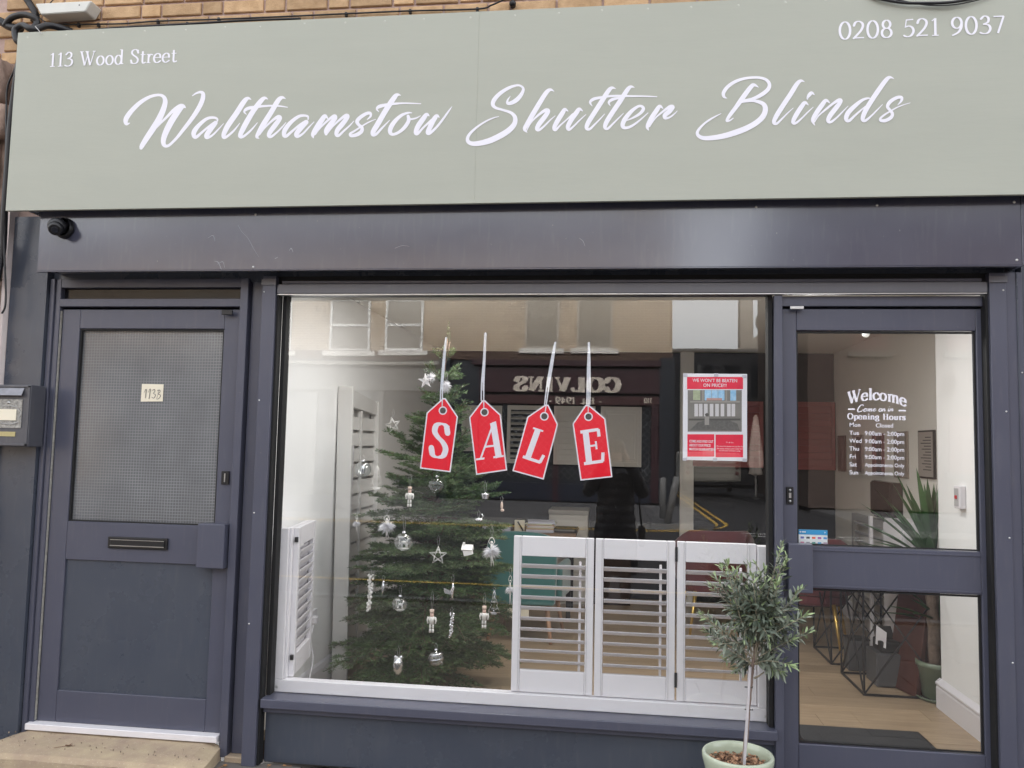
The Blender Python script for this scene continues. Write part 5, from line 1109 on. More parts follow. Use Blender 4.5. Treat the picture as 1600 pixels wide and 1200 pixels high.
MB().tube([(-0.82, 3.245, 0.84), (-0.77, 3.25, 0.76)], 0.007, 8).build('pen', black_m, t)
t = thing('drawer_chest', 'white chest of drawers against the back wall', 'chest', (-0.45, 4.1, 0))
X0, X1 = at(857, 850, 3.95).x, at(918, 850, 3.95).x
B('carcass', mat('white_laminate', (0.62, 0.60, 0.55), 0.5), t, X0, X1, 3.96, 4.36, 0.002, 0.86, 0.002)
B('chest_top', mat('grey_top', (0.4, 0.38, 0.34), 0.5), t, X0-0.005, X1+0.005, 3.94, 4.37, 0.8605, 0.90, 0.002)
for i in range(6): B('drawer', mat('white_laminate', (0.62, 0.60, 0.55), 0.5), t, X0+0.01, X1-0.01, 3.945, 3.959, 0.03+i*0.138, 0.155+i*0.138, 0.003)
t = thing('dark_cupboard', 'dark brown cupboard low against the back wall behind the middle shutter', 'cupboard', (0, 4.1, 0))
B('carcass', mat('dark_brown_gloss', (0.035, 0.022, 0.02), 0.2), t, -0.15, 0.20, 4.0, 4.36, 0.002, 0.62, 0.003)
B('door', mat('dark_brown_gloss', (0.035, 0.022, 0.02), 0.2), t, -0.14, 0.19, 3.985, 3.999, 0.03, 0.60, 0.003)

# leaning framed shutter behind the tree, socket and lead
t = thing('leaning_shutter', 'tall white framed shutter leaning against left wall behind the Christmas tree', 'shutter', (-1.7, 1.5, 0))
wf = mat('off_white_frame', (0.74, 0.73, 0.71), 0.45)
def strut(nm, a, b_, wy, wx): # along the wall
    d = (Vector(b_)-Vector(a)); mb = MB()
    vs = []
    for p in (Vector(a), Vector(b_)):
        for dx, dy in ((0, 0), (wx, 0), (wx, wy), (0, wy)): vs.append(p+Vector((dx, dy, 0)))
    mb.poly(vs, [(0, 1, 2, 3), (7, 6, 5, 4), (0, 4, 5, 1), (1, 5, 6, 2), (2, 6, 7, 3), (3, 7, 4, 0)]).build(nm, wf, t, 0.003)
strut('stile', (-1.752, 1.12, 0.0), (-1.786, 1.14, 1.88), 0.03, 0.10)
strut('stile', (-1.745, 1.86, 0.0), (-1.782, 1.86, 1.82), 0.04, 0.06)
MB().prism([(1.171, 1.76), (1.859, 1.72), (1.859, 1.81), (1.171, 1.88)], 'x', -1.775, -1.73).build('rail', wf, t)
MB().prism([(1.151, 0.02), (1.859, 0.02), (1.859, 0.14), (1.151, 0.14)], 'x', -1.745, -1.70).build('rail', wf, t)
strut('mid_stile', (-1.735, 1.50, 0.14), (-1.765, 1.50, 1.735), 0.03, 0.03)
for i in range(14):
    z = 0.24+i*0.108; xo = -1.722-0.018*z
    for y0, y1 in ((1.175, 1.495), (1.535, 1.855)): MB().box(xo-0.004, xo+0.004, y0, y1, z-0.045, z+0.045, rot=Matrix.Rotation(-0.20, 3, 'Y')).build('louvre', wf, t)
B('tilt_rod', white_m, t, -1.715, -1.700, 1.24, 1.255, 0.5, 1.5)
p = atX(487, 965, IX0)
t = thing('wall_socket', 'white double socket with plug on the left wall', 'socket', tuple(p)); B('plate', white_m, t, IX0+0.001, IX0+0.012, p.y-0.06, p.y+0.06, p.z-0.045, p.z+0.045, 0.003)
B('plug', white_m, t, IX0+0.0125, IX0+0.045, p.y-0.045, p.y, p.z-0.03, p.z+0.015, 0.006)
pts = [(IX0+0.03, p.y-0.03, p.z-0.02)] + [tuple(atX(x, y, IX0+0.03+i*0.02)) for i, (x, y) in enumerate(((485, 1000), (489, 1030)))]
f0, f1 = Vector((-1.62, 0.70, 0.008)), Vector((-1.50, 0.90, 0.008))
pts += [(-1.70, 0.58, 0.05), tuple(f0), tuple(f1), (-1.44, 1.0, 0.008)]
tag(MB().tube(catmull(pts, 8), 0.0045, 8).build('extension_lead', white_m), 'white lead trailing from the wall socket to the floor', 'cable')
tag(MB().tube(catmull([(-1.44, 1.0, 0.01), (-1.40, 0.96, 0.03), (-1.43, 0.99, 0.10), (-1.38, 1.0, 0.22), (-1.3, 1.0, 0.3)], 8), 0.003, 6).build('light_string_lead', black_m), 'thin dark lead rising from the floor into the tree', 'cable')

# ------------------------------------------------------------------ cafe shutters in the window
SYf = 0.105
cf = thing('cafe_shutters', 'white half-height cafe shutters set along the window base', 'shutters', (-0.4, SYf, 0.24))
FX0, FX1, FZ0 = at(430, 1075, SYf).x-0.012, at(1203, 1100, SYf).x, 0.238
ztop = at(1197, 853, SYf).z
wfm = 0.058
B('bottom_frame', white_m, cf, FX0, FX1, SYf-0.02, SYf+0.035, FZ0, FZ0+0.062, 0.004, seg=2)
B('side_frame', white_m, cf, FX0, FX0+wfm, SYf-0.02, SYf+0.035, FZ0+0.0625, ztop+0.005, 0.004, seg=2)
B('side_frame', white_m, cf, FX1-wfm, FX1, SYf-0.02, SYf+0.035, FZ0+0.0625, ztop, 0.004, seg=2)
B('inner_bead', white_m, cf, FX0+wfm+0.0005, FX0+wfm+0.012, SYf-0.005, SYf+0.045, FZ0+0.0625, ztop+0.005)
for x in (FX0+0.02, FX1-0.03):
    MB().poly([(x, SYf-0.0215, FZ0+0.02), (x+0.014, SYf-0.0215, FZ0+0.018), (x+0.013, SYf-0.0215, FZ0+0.030), (x+0.002, SYf-0.0215, FZ0+0.032)], [(0, 1, 2, 3)]).build('corner_clip', screw_m, cf)
def shutter_panel(W, H, lab, ang=None):
    """front-facing at y=0, from x=0..W, z=0..H"""
    t = thing('shutter_panel', lab, 'x'); del t['category']; t.parent = cf
    sw_, tr_, br_, d = 0.040, 0.098, 0.108, 0.027
    for x0, x1 in ((0, sw_), (W-sw_, W)): MB().box(x0, x1, 0, d, 0, H).build('stile', white_m, t, 0.004, seg=2)
    for x in (sw_*0.80, W-sw_*0.80): MB().box(x-0.0015, x+0.0015, -0.0012, -0.0003, 0.004, H-0.004).build('groove_shade_line', gasket_m if False else mat('groove_shadow_paint', (0.52, 0.51, 0.53), 0.5), t)  # grey strip: shade of a groove put into its colour
    MB().box(sw_+0.0005, W-sw_-0.0005, 0.0015, d-0.0015, H-tr_, H).build('top_rail', white_m, t, 0.003)
    MB().box(sw_+0.0005, W-sw_-0.0005, 0.0015, d-0.0015, 0, br_).build('bottom_rail', white_m, t, 0.003)
    n = 10; z0, z1 = br_+0.014, H-tr_-0.024; bl = 0.062
    for i in range(n):
        z = z0+(z1-z0)*(i+0.5)/n
        prof = [(math.cos(a_)*bl/2, math.sin(a_)*0.0055) for a_ in [2*PI*k/12 for k in range(12)]]
        tl = math.radians(ang if ang is not None else -25)
        pr = [(d/2+a_*math.cos(tl)-b2*math.sin(tl), z+a_*math.sin(tl)+b2*math.cos(tl)) for a_, b2 in prof]
        MB().prism(pr, 'x', sw_+0.002, W-sw_-0.002).build('louvre', white_m, t)
    xr = W-sw_-0.028
    MB().box(xr-0.006, xr+0.006, d/2+bl/2-0.004, d/2+bl/2+0.006, z0-0.03, z1+0.0).build('tilt_rod', white_m, t, 0.002)
    return t
pz0 = FZ0+0.066
specs = [(803, 928.5, 'left white shutter panel, with the teal chair behind it'), (931, 1055.5, 'middle white shutter panel right of the teal chair'), (1058.5, 1182, 'right white shutter panel behind the olive tree')]
for i, (xa, xb, lab) in enumerate(specs):
    A, Bq = at(xa, 840, SYf), at(xb, 840, SYf); W = Bq.x-A.x
    H = at(865, 840.5, SYf).z-pz0+0.004
    t = shutter_panel(W, H, lab); t.location = Vector((A.x, SYf, pz0))-OFF[cf]
    if i == 1: hx = (Bq.x+at(1058.5, 840, SYf).x)/2
for z in (0.50*0+pz0+0.10, pz0+0.70):
    MB().box(hx-0.006, hx+0.006, SYf-0.006, SYf-0.0005, z-0.035, z+0.035).build('hinge', black_m, cf, 0.001)
# the pair folded back at the left
t = shutter_panel(0.42, H, 'white shutter panel folded back at the left, nearer the glass room side', -62)
t.location = Vector((-1.612, SYf+0.025, pz0))-OFF[cf]; t.rotation_euler = (0, 0, math.radians(90+9))
t = shutter_panel(0.42, H, 'outer white shutter panel folded flat against the left reveal', -62)
t.location = Vector((-1.644, SYf+0.025, pz0))-OFF[cf]; t.rotation_euler = (0, 0, math.radians(90+9))
for i, (xx, z) in enumerate(((-1.655, pz0+0.10), (-1.655, pz0+0.70), (-1.622, pz0+0.10), (-1.622, pz0+0.70))):
    MB().box(xx-0.008, xx+0.008, SYf+0.010, SYf+0.0235, z-0.013, z+0.013).build('hinge', black_m, cf, 0.001)

# ------------------------------------------------------------------ SALE tags and poster on the glass
TY = GY+0.0075
tag_white = mat('tag_white', (0.80, 0.78, 0.86), 0.4); cord_m = mat('printed_white_cord', (0.62, 0.65, 0.72), 0.5, var=0.2, vscale=60); hole_m = mat('tag_hole_grey', (0.06, 0.055, 0.05), 0.5)
def sale_tag(letter, lab, corners, hole, cords, lt_o, lt_u, lt_v, hole_r=6.2):
    t = thing('sale_tag', lab, 'sale tag', tuple(at(hole[0], hole[1]+40, TY)), 'red SALE tags hanging in the window')
    P = [at(x, y, TY) for x, y in corners]; c = sum(P, Vector())/len(P)
    n = len(P)
    def ring(off, y):
        out = []
        for i in range(n):
            a, b_, d = P[i-1], P[i], P[(i+1) % n]
            e1 = (b_-a).normalized(); e2 = (d-b_).normalized()
            n1 = Vector((-e1.z, 0, e1.x)); n2 = Vector((-e2.z, 0, e2.x))
            if n1.dot(c-b_) < 0: n1 = -n1
            if n2.dot(c-b_) < 0: n2 = -n2
            m = (n1+n2).normalized(); k = off/max(0.3, m.dot(n1)); q = b_+m*k
            out.append((q.x, y, q.z))
        return out
    MB().poly(ring(0, TY)+ring(0, TY+0.0012), [tuple(range(n)), tuple(range(2*n-1, n-1, -1))]+[(i, (i+1) % n, (i+1) % n+n, i+n) for i in range(n)]).build('border', tag_white, t)
    MB().poly(ring(0.0065, TY-0.0004), [tuple(range(n))]).build('face', red_m, t)
    h = at(hole[0], hole[1], TY); s_ = 0.0033
    MB().poly([(h.x+math.cos(a_)*0.0215, TY-0.0007, h.z+math.sin(a_)*0.0215) for a_ in [2*PI*k/24 for k in range(24)]], [tuple(range(24))]).build('eyelet_ring', tag_white, t)
    MB().poly([(h.x+math.cos(a_)*0.0155, TY-0.0010, h.z+math.sin(a_)*0.0155) for a_ in [2*PI*k/24 for k in range(24)]], [tuple(range(24))]).build('eyelet_hole', hole_m, t)
    mb = MB()
    for s2 in cords: ribbon(mb, catmull([(x, y, w) for x, y, w in s2], 6), lambda u, v, l: Vector((at(u, v, TY).x, TY-0.0012-l*0.3, at(u, v, TY).z)))
    mb.build('cord', cord_m, t)
    o, u_, v_ = at(*lt_o, TY), at(*lt_u, TY), at(*lt_v, TY)
    W_ = G[letter][0]
    du = (u_-o)/W_; dv = v_-o; mb = MB()
    serif(mb, letter, lambda u, v, l: o+du*u+dv*v+Vector((0, -0.0008-l*0.3, 0)), .175, .055)
    mb.build('letter', tag_white, t)
sale_tag('S', 'leftmost red tag with the letter S, tilted right', [(656, 732), (666.5, 645), (692, 622), (696, 622), (715.5, 651), (704, 738)], (692, 641.5),
 [[(697, 529, 2), (693, 560, 2.2), (689.5, 600, 2.2), (688, 625, 1.5)], [(697.5, 529, 2), (695, 560, 2.4), (692, 600, 2), (691, 634, 1.6)], [(697, 528, 3), (695, 545, 3.4), (692, 575, 3), (690, 600, 1.5)]], (670, 712), (699, 717), (676.5, 660))
sale_tag('A', 'second red tag with the letter A, tilted left', [(744, 742), (733, 652), (753.5, 625.5), (758, 625.5), (782.5, 648), (792.5, 735)], (757, 644),
 [[(758.5, 522, 2), (756, 560, 2.4), (752.5, 600, 2), (752, 626, 1.5)], [(759, 522, 3), (757.5, 560, 2.6), (756, 600, 2.2), (756, 637, 1.6)], [(758.5, 521, 3.2), (757, 545, 3), (755, 580, 2), (754.5, 610, 1)]], (744, 719), (787, 713.5), (750, 662.5))
sale_tag('L', 'third red tag with the letter L, tilted strongly right', [(800.5, 736), (824, 651), (852, 632), (857, 632.5), (872, 663), (849.5, 749.5)], (850.5, 650.5),
 [[(867, 536, 2.2), (862, 560, 2.4), (855, 600, 2.2), (851, 632, 1.8)], [(867.5, 537, 2.4), (864, 565, 2.4), (857.5, 605, 2), (852, 643, 1.6)], [(867.5, 535.5, 3.2), (865, 552, 3.2), (861, 575, 2), (856, 605, 1)]], (814, 714), (847, 725), (831, 667))
sale_tag('E', 'rightmost red tag with the letter E, tilted left', [(907, 751), (894.5, 662), (914.5, 633), (920, 632.5), (946, 654), (957, 745.5)], (919.5, 651),
 [[(920, 537, 2.4), (918.5, 570, 2.4), (917.5, 605, 2), (917, 632, 1.6)], [(920.5, 537, 2.8), (921.5, 565, 2.4), (922, 605, 2), (921.5, 632, 1.4)], [(920, 536, 3.4), (920.5, 560, 3.2), (920, 590, 1.6), (919, 643, 1.4)]], (910, 726.5), (945.5, 721.5), (904, 674))

po = thing('price_poster', 'white framed poster with red price promise panels taped inside the window', 'poster', tuple(at(1117, 650, TY)))
def pquad(nm, x0, y0, x1, y1, m, lift, par=None, bulge=0):
    a, b_, c, d = at(x0, y1, TY), at(x1, y1+bulge, TY), at(x1, y0+bulge, TY), at(x0, y0, TY); y = TY-lift
    return MB().poly([(a.x, y, a.z), (b_.x, y, b_.z), (c.x, y, c.z), (d.x, y, d.z)], [(0, 1, 2, 3)]).build(nm, m, par or po)
a, c = at(1067.5, 583.5, TY), at(1167.5, 721, TY)
frm_m = mat('poster_frame_white', (0.78, 0.77, 0.83), 0.3)
B('frame', frm_m, po, a.x, c.x, TY, TY+0.006, c.z, a.z, 0.001)
pink_m = mat('poster_red_print', (0.80, 0.030, 0.075), 0.25, var=0.10, vscale=12)
pquad('title_band', 1073.5, 589, 1161, 608, pink_m, 0.0006)
pquad('left_text_panel', 1074, 678.5, 1116, 713.5, pink_m, 0.0006)
pquad('right_text_panel', 1118, 679, 1161, 714.5, pink_m, 0.0006)
# printed picture: a bay with shutters under tall sky-blue lights, a long worktop and a tap below
ph = pquad('picture', 1074.5, 609.5, 1159, 674.5, mat('print_grey', (0.21, 0.20, 0.185), 0.3, var=0.1, vscale=10), 0.0006)
pr_sky = mat('print_sky_blue', (0.12, 0.42, 0.80), 0.3, var=0.2, vscale=40, col2=(0.5, 0.7, 0.85)); pr_w = mat('print_white', (0.62, 0.60, 0.62), 0.3); pr_g = mat('print_green', (0.40, 0.45, 0.30), 0.3, var=0.3, vscale=60); pr_d = mat('print_dark', (0.09, 0.085, 0.08), 0.3); pr_m = mat('print_midgrey', (0.33, 0.31, 0.29), 0.3); pr_r = mat('print_brick', (0.55, 0.32, 0.28), 0.3)
pquad('sky_print', 1101, 609.7, 1132, 625.5, pr_sky, 0.0009, ph); pquad('sky_print', 1141, 609.7, 1150, 626, pr_sky, 0.0009, ph); pquad('garden_print', 1083, 609.7, 1094, 625, pr_g, 0.0009, ph)
pquad('roof_print', 1104, 622, 1128, 625.5, pr_r, 0.0011, ph)
for x in (1097, 1111.5, 1121.5, 1133.5, 1150.5): pquad('glazing_bar_print', x, 609.7, x+(2.6 if x in (1097, 1133.5) else 0.6), 627, pr_m, 0.0013, ph)
pquad('rail_print', 1078, 626.5, 1156, 629, pr_m, 0.0011, ph)
for x in (1085, 1092, 1100, 1109, 1117.5, 1126, 1136, 1143): pquad('shutter_print', x, 631, x+5.6, 650.5, pr_w, 0.0009, ph)
pquad('counter_print', 1076, 654, 1157, 657, pr_d, 0.0011, ph)
MB().poly([(at(x, y, TY).x, TY-0.0009, at(x, y, TY).z) for x, y in ((1078, 672), (1090, 660), (1106, 656), (1138, 656), (1152, 662), (1156, 673))], [tuple(range(6))]).build('worktop_print', mat('print_darkgrey', (0.13, 0.125, 0.12), 0.3, var=0.4, vscale=80), ph)
MB().poly([(at(1104.5+3*math.cos(q), 648+2.6*math.sin(q), TY).x, TY-0.0014, at(1104.5+3*math.cos(q), 648+2.6*math.sin(q), TY).z) for q in [2*PI*k/14 for k in range(14)]], [tuple(range(14))]).build('round_print', pr_d, ph)
pquad('base_print', 1101, 651, 1108, 664, pr_m, 0.0013, ph)
tx = lambda s_, x, y, h, mw, al='CENTER', b2=0.0: sans('poster_text', s_, (at(x, y, TY).x, TY-0.0011, at(x, y, TY).z), h, white_vinyl, po, maxw=mw*0.00318, align=al, bold=b2)
tx('WE WON\u2019T BE BEATEN', 1117, 594.8, 0.0165, 67, b2=0.01); tx('ON PRICE!!!', 1117, 602.3, 0.0165, 35, b2=0.01)
tx('COME AND FIND OUT', 1077, 689.5, 0.0125, 36, 'LEFT', 0.03); tx('ABOUT OUR PRICE', 1077, 695.7, 0.0125, 32, 'LEFT', 0.03); tx('MATCH GUARANTEE!!', 1077, 701.9, 0.0125, 37, 'LEFT', 0.03)
tx('T\u2019s & C\u2019s', 1140, 691.5, 0.006, 11); tx('We won\u2019t be beaten on any like for', 1140, 697.5, 0.0065, 40); tx('like quote, bring us your order and', 1140, 701, 0.0065, 38); tx('we will match and beat it today', 1140, 704.4, 0.0065, 32)
clip_m = mat('clear_clip', (0.55, 0.55, 0.62), 0.15)
for x, y in ((1071, 586), (1119, 586), (1163, 588), (1070, 717.5), (1117, 718), (1163.5, 719)):
    p = at(x, y, TY); B('corner_clip', clip_m, po, p.x-0.010, p.x+0.010, TY-0.004, TY-0.0012, p.z-0.008, p.z+0.008, 0.001)

# ================================================================== CHRISTMAS TREE
def island_green(name, c1, c2, rough=0.55, isl=0.35, trans=0.0):
    m = bpy.data.materials.new(name); m.use_nodes = True; N, L = nodes(m); b = N['Principled BSDF']; MATS[name] = m
    b.inputs['Roughness'].default_value = rough
    g_ = N.new('ShaderNodeNewGeometry'); mx = N.new('ShaderNodeMix'); mx.data_type = 'RGBA'; mx.inputs[6].default_value = (*c1, 1); mx.inputs[7].default_value = (*c2, 1)
    tc_n = N.new('ShaderNodeTexCoord'); nz_ = N.new('ShaderNodeTexNoise'); nz_.inputs['Scale'].default_value = 11; nz_.inputs['Detail'].default_value = 3; L.new(tc_n.outputs['Object'], nz_.inputs['Vector'])
    mp_ = N.new('ShaderNodeMapRange'); mp_.inputs['From Min'].default_value = 0.38; mp_.inputs['From Max'].default_value = 0.66; L.new(nz_.outputs['Fac'], mp_.inputs['Value'])
    av = N.new('ShaderNodeMath'); av.operation = 'MULTIPLY_ADD'; av.inputs[1].default_value = 0.45; L.new(g_.outputs['Random Per Island'], av.inputs[0]); ml = N.new('ShaderNodeMath'); ml.operation = 'MULTIPLY'; ml.inputs[1].default_value = 0.55; L.new(mp_.outputs[0], ml.inputs[0]); L.new(ml.outputs[0], av.inputs[2])
    L.new(av.outputs[0], mx.inputs[0]); L.new(mx.outputs[2], b.inputs['Base Color'])
    return m
needle_m = island_green('fir_needle', (0.022, 0.050, 0.018), (0.12, 0.20, 0.065), 0.42)
needle2_m = island_green('fir_needle_pale', (0.035, 0.070, 0.028), (0.19, 0.27, 0.12), 0.42)
bark_m = mat('fir_bark', (0.10, 0.062, 0.045), 0.9, var=0.3, vscale=30, bump=0.8, bscale=90)
xt = thing('christmas_tree', 'cut fir Christmas tree hung with white and silver ornaments in the window', 'christmas tree', (-1.19, 1.08, 0))
TB, TT = Vector((-1.19, 1.08, 0.0)), Vector((-1.035, 1.08, 2.17))
def trunk_at(z): t = z/2.10; return TB.lerp(TT, t)+Vector((0.02*math.sin(t*5), 0, 0))
MB().tube([trunk_at(z) for z in (0.045, 0.3, 0.7, 1.1, 1.5, 1.8, 2.0, 2.12)], [0.040, 0.034, 0.028, 0.022, 0.016, 0.011, 0.008, 0.004], 12).build('trunk', bark_m, xt)
MB().lathe([(0.0001, 0.055), (0.085, 0.052), (0.105, 0.045), (0.112, 0.02), (0.108, 0.001), (0.0001, 0.001)], (-1.19, 1.08, 0), 26, sx=1.15).build('log_stand', mat('log_stand', (0.22, 0.13, 0.10), 0.9, var=0.3, vscale=12, bump=0.8), xt)
RN = np.random.RandomState(4)
def needles_np(segs, dens, ln, wd):
    """segs: list of (p0, p1); returns verts (N,4,3) of flat needle blades"""
    out = []
    for p0, p1 in segs:
        p0 = np.array(p0); p1 = np.array(p1); d = p1-p0; L_ = np.linalg.norm(d)
        n = max(3, int(L_*dens)); ax = d/(L_+1e-9)
        ref = np.array([0, 0, 1.0]); s = np.cross(ax, ref); s /= (np.linalg.norm(s)+1e-9); u = np.cross(s, ax)
        t = RN.rand(n)
        side = RN.choice([-1, 1], n); el_ = RN.normal(0.35, 0.5, n)            # brushed to the sides and upward
        rad = s[None]*(side*np.cos(el_))[:, None]+u[None]*np.sin(el_)[:, None]
        fwd = RN.uniform(0.35, 0.9, n)
        dr = rad+ax[None]*fwd[:, None]; dr /= np.linalg.norm(dr, axis=1)[:, None]
        tip_n = t > 0.93
        dr[tip_n] = ax+rad[tip_n]*0.4; dr[tip_n] /= np.linalg.norm(dr[tip_n], axis=1)[:, None]
        ll = ln*RN.uniform(0.7, 1.15, n)
        b_ = p0[None]+ax[None]*(t*L_)[:, None]
        wv = np.cross(dr, rad+RN.normal(0, .5, (n, 3))); wv /= (np.linalg.norm(wv, axis=1)[:, None]+1e-9)
        w = wd*wv/2
        mid = b_+dr*(ll*0.5)[:, None]; tip = b_+dr*ll[:, None]
        out.append(np.stack([b_, mid-w, tip, mid+w], 1))
    return np.concatenate(out)
def mesh_np(name, quads, tube_mb, mats, parent, kind=None):
    me = bpy.data.meshes.new(name); off = np.array(OFF[parent])
    tv = np.array([tuple(v) for v in tube_mb.v]) if tube_mb.v else np.zeros((0, 3))
    q = quads.reshape(-1, 3); V = np.concatenate([tv, q])-off
    faces = tube_mb.f; lt_ = sum(len(f) for f in faces); nq = len(quads)
    me.vertices.add(len(V)); me.vertices.foreach_set('co', V.astype(np.float32).ravel())
    li = np.concatenate([np.array([i for f in faces for i in f], dtype=np.int32), np.arange(nq*4, dtype=np.int32)+len(tv)]) if faces else np.arange(nq*4, dtype=np.int32)
    me.loops.add(len(li)); me.loops.foreach_set('vertex_index', li)
    cnt = np.array([len(f) for f in faces]+[4]*nq, dtype=np.int32); st_ = np.concatenate([[0], np.cumsum(cnt)[:-1]]).astype(np.int32)
    me.polygons.add(len(cnt)); me.polygons.foreach_set('loop_start', st_); me.polygons.foreach_set('loop_total', cnt)
    me.polygons.foreach_set('material_index', np.array([0]*len(faces)+[1]*nq, dtype=np.int32))
    for m in mats: me.materials.append(m)
    me.update(calc_edges=True); me.validate()
    o = bpy.data.objects.new(name, me); COL.objects.link(o); o.parent = parent
    if kind: o['kind'] = kind
    return o
R = random.Random(21)
def fir_branch(p0, az_, elv, L_, droop, pale=False):
    d = Vector((math.cos(az_), math.sin(az_), 0)); pts = []
    n = 8; wob = R.uniform(-.25, .25)
    for i in range(n+1):
        t = i/n; a2 = az_+wob*t
        pts.append(p0+Vector((math.cos(a2), math.sin(a2), 0))*(L_*t*math.cos(elv)) + Vector((0, 0, L_*t*math.sin(elv) - droop*L_*t*t + 0.10*L_*max(0, t-0.6))))
    # keep clear of the left wall and the shutters
    for p in pts:
        if p.x < IX0+0.03: p.x = IX0+0.03+R.uniform(0, .02)
        if p.y < 0.22: p.y = 0.22+R.uniform(0, .05)
    mb = MB().tube(pts, [0.0065*(1-0.75*i/n)*(0.6+L_) for i in range(n+1)], 5, cap=False)
    segs = []; 
    def along(t):
        f = t*n; i = min(int(f), n-1); return pts[i].lerp(pts[i+1], f-i)
    s0 = 0.16 if L_ > 0.25 else 0.05
    segs += [(along(max(s0, k/6)), along((k+1)/6)) for k in range(6)]
    t = s0; sd = 1
    while t < 0.96:
        b_ = along(t); tl = (1-t)*L_*0.62+0.035; tl = min(tl, 0.24)*R.uniform(.75, 1.15)
        dirv = (along(min(1, t+.08))-along(max(0, t-.02))).normalized(); side = dirv.cross(Vector((0, 0, 1))).normalized()*sd
        td = (dirv*0.75+side*0.8+Vector((0, 0, R.uniform(-.16, .10)))).normalized(); e = b_+td*tl+Vector((0, 0, -0.02*tl))
        if e.x < IX0+0.02: e.x = IX0+0.02
        segs.append((b_, e)); mb.tube([b_, e], [0.0025, 0.0012], 4, cap=False)
        if tl > 0.08:
            k = 1
            for q in range(int(tl/0.042)):
                tt = (q+0.8)*0.042/tl
                if tt > .92: break
                b2 = b_.lerp(e, tt); l2 = (1-tt)*tl*0.6+0.022
                s2 = td.cross(Vector((0, 0, 1))).normalized()*k; k = -k
                e2 = b2+(td*0.75+s2*0.75+Vector((0, 0, R.uniform(-.15, .12)))).normalized()*l2
                segs.append((b2, e2))
        sd = -sd; t += 0.038/max(L_, .12)
    q = needles_np(segs, 680, 0.024, 0.0030)
    mesh_np('branch', q, mb, [bark_m, needle2_m if pale else needle_m], xt)
nbr = 0
z = 0.20
while z < 2.06:
    t = (z-0.20)/1.86
    # outline read from the photo: wide to two thirds of the height, then drawing in quickly
    rad = 0.63*(1-t)**0.55 if t > 0.05 else 0.54
    rad = {True: rad, False: rad}[True]
    if t > 0.62: rad *= 0.80
    n = 11 if t < 0.5 else (7 if t < .75 else (5 if t < 0.9 else 4)); a0 = R.uniform(0, 2*PI)
    for k in range(n):
        a_ = a0+2*PI*k/n+R.uniform(-.2, .2)
        L_ = rad*R.uniform(.78, 1.12)
        elv = math.radians(-2+48*t**1.3+R.uniform(-15, 15)); fir_branch(trunk_at(z+R.uniform(-.02, .02)), a_, elv, L_, 0.22*(1-t), R.random() < .3)
        nbr += 1
    z += 0.092 if t < .5 else (0.12 if t < .8 else 0.15)
mesh_np('leader_shoot', needles_np([(trunk_at(1.80+i*0.07), trunk_at(1.87+i*0.07)) for i in range(6)]+[(Vector(TT), Vector(TT)+Vector((0.0, 0, 0.06)))], 500, 0.015, 0.003), MB().tube([trunk_at(1.9), TT], 0.004, 6), [bark_m, needle2_m], xt)

# ------------------------------------------------------------------ ornaments
orn_w = mat('ornament_white', (0.78, 0.77, 0.74), 0.5); silver = mat('ornament_silver', (0.78, 0.79, 0.82), 0.18, metal=0.85, var=0.1, vscale=60, bump=0.3)
feather = mat('white_feather', (0.85, 0.85, 0.88), 0.9); bone = mat('ornament_cream', (0.66, 0.52, 0.44), 0.45); thread = mat('white_thread', (0.6, 0.6, 0.6), 0.8)
bauble_g = bpy.data.materials.new('clear_bauble_glass'); bauble_g.use_nodes = True; N, L = nodes(bauble_g)
for n in list(N): N.remove(n)
o_ = N.new('ShaderNodeOutputMaterial'); mi_ = N.new('ShaderNodeMixShader'); t_ = N.new('ShaderNodeBsdfTransparent'); g_ = N.new('ShaderNodeBsdfGlossy'); g_.inputs['Roughness'].default_value = 0.03
lw = N.new('ShaderNodeLayerWeight'); lw.inputs['Blend'].default_value = 0.38; t_.inputs[0].default_value = (0.93, 0.95, 0.96, 1)
mr = N.new('ShaderNodeMapRange'); mr.inputs['To Min'].default_value = 0.09; mr.inputs['To Max'].default_value = 0.8; L.new(lw.outputs['Facing'], mr.inputs['Value']); L.new(mr.outputs[0], mi_.inputs[0])
L.new(t_.outputs[0], mi_.inputs[1]); L.new(g_.outputs[0], mi_.inputs[2]); L.new(mi_.outputs[0], o_.inputs[0])
OG = 'white and silver ornaments on the Christmas tree'
def orn(px, py, lab, Y, cat='ornament'):
    p = at(px, py, Y); k = (p-CAM).length/FPX          # metres per photo pixel at that distance
    return thing('tree_ornament', lab, cat, tuple(p), OG), p, k
def cord(t, p, top, k, w=1.0): MB().tube([p+Vector((-0.6*k, 0, 0)), p+Vector((-2.2*k, 0.0, top*k*0.6)), p+Vector((-0.5*k, 0.004, top*k)), p+Vector((2.0*k, 0, top*k*0.6)), p+Vector((0.6*k, 0, 0))], 0.0007*w, 4).build('hanging_loop', thread, t)
def starpts(r, r2, n=5, rot=PI/2): return [(math.cos(rot+PI*i/n)*(r if i % 2 == 0 else r2), math.sin(rot+PI*i/n)*(r if i % 2 == 0 else r2)) for i in range(2*n)]
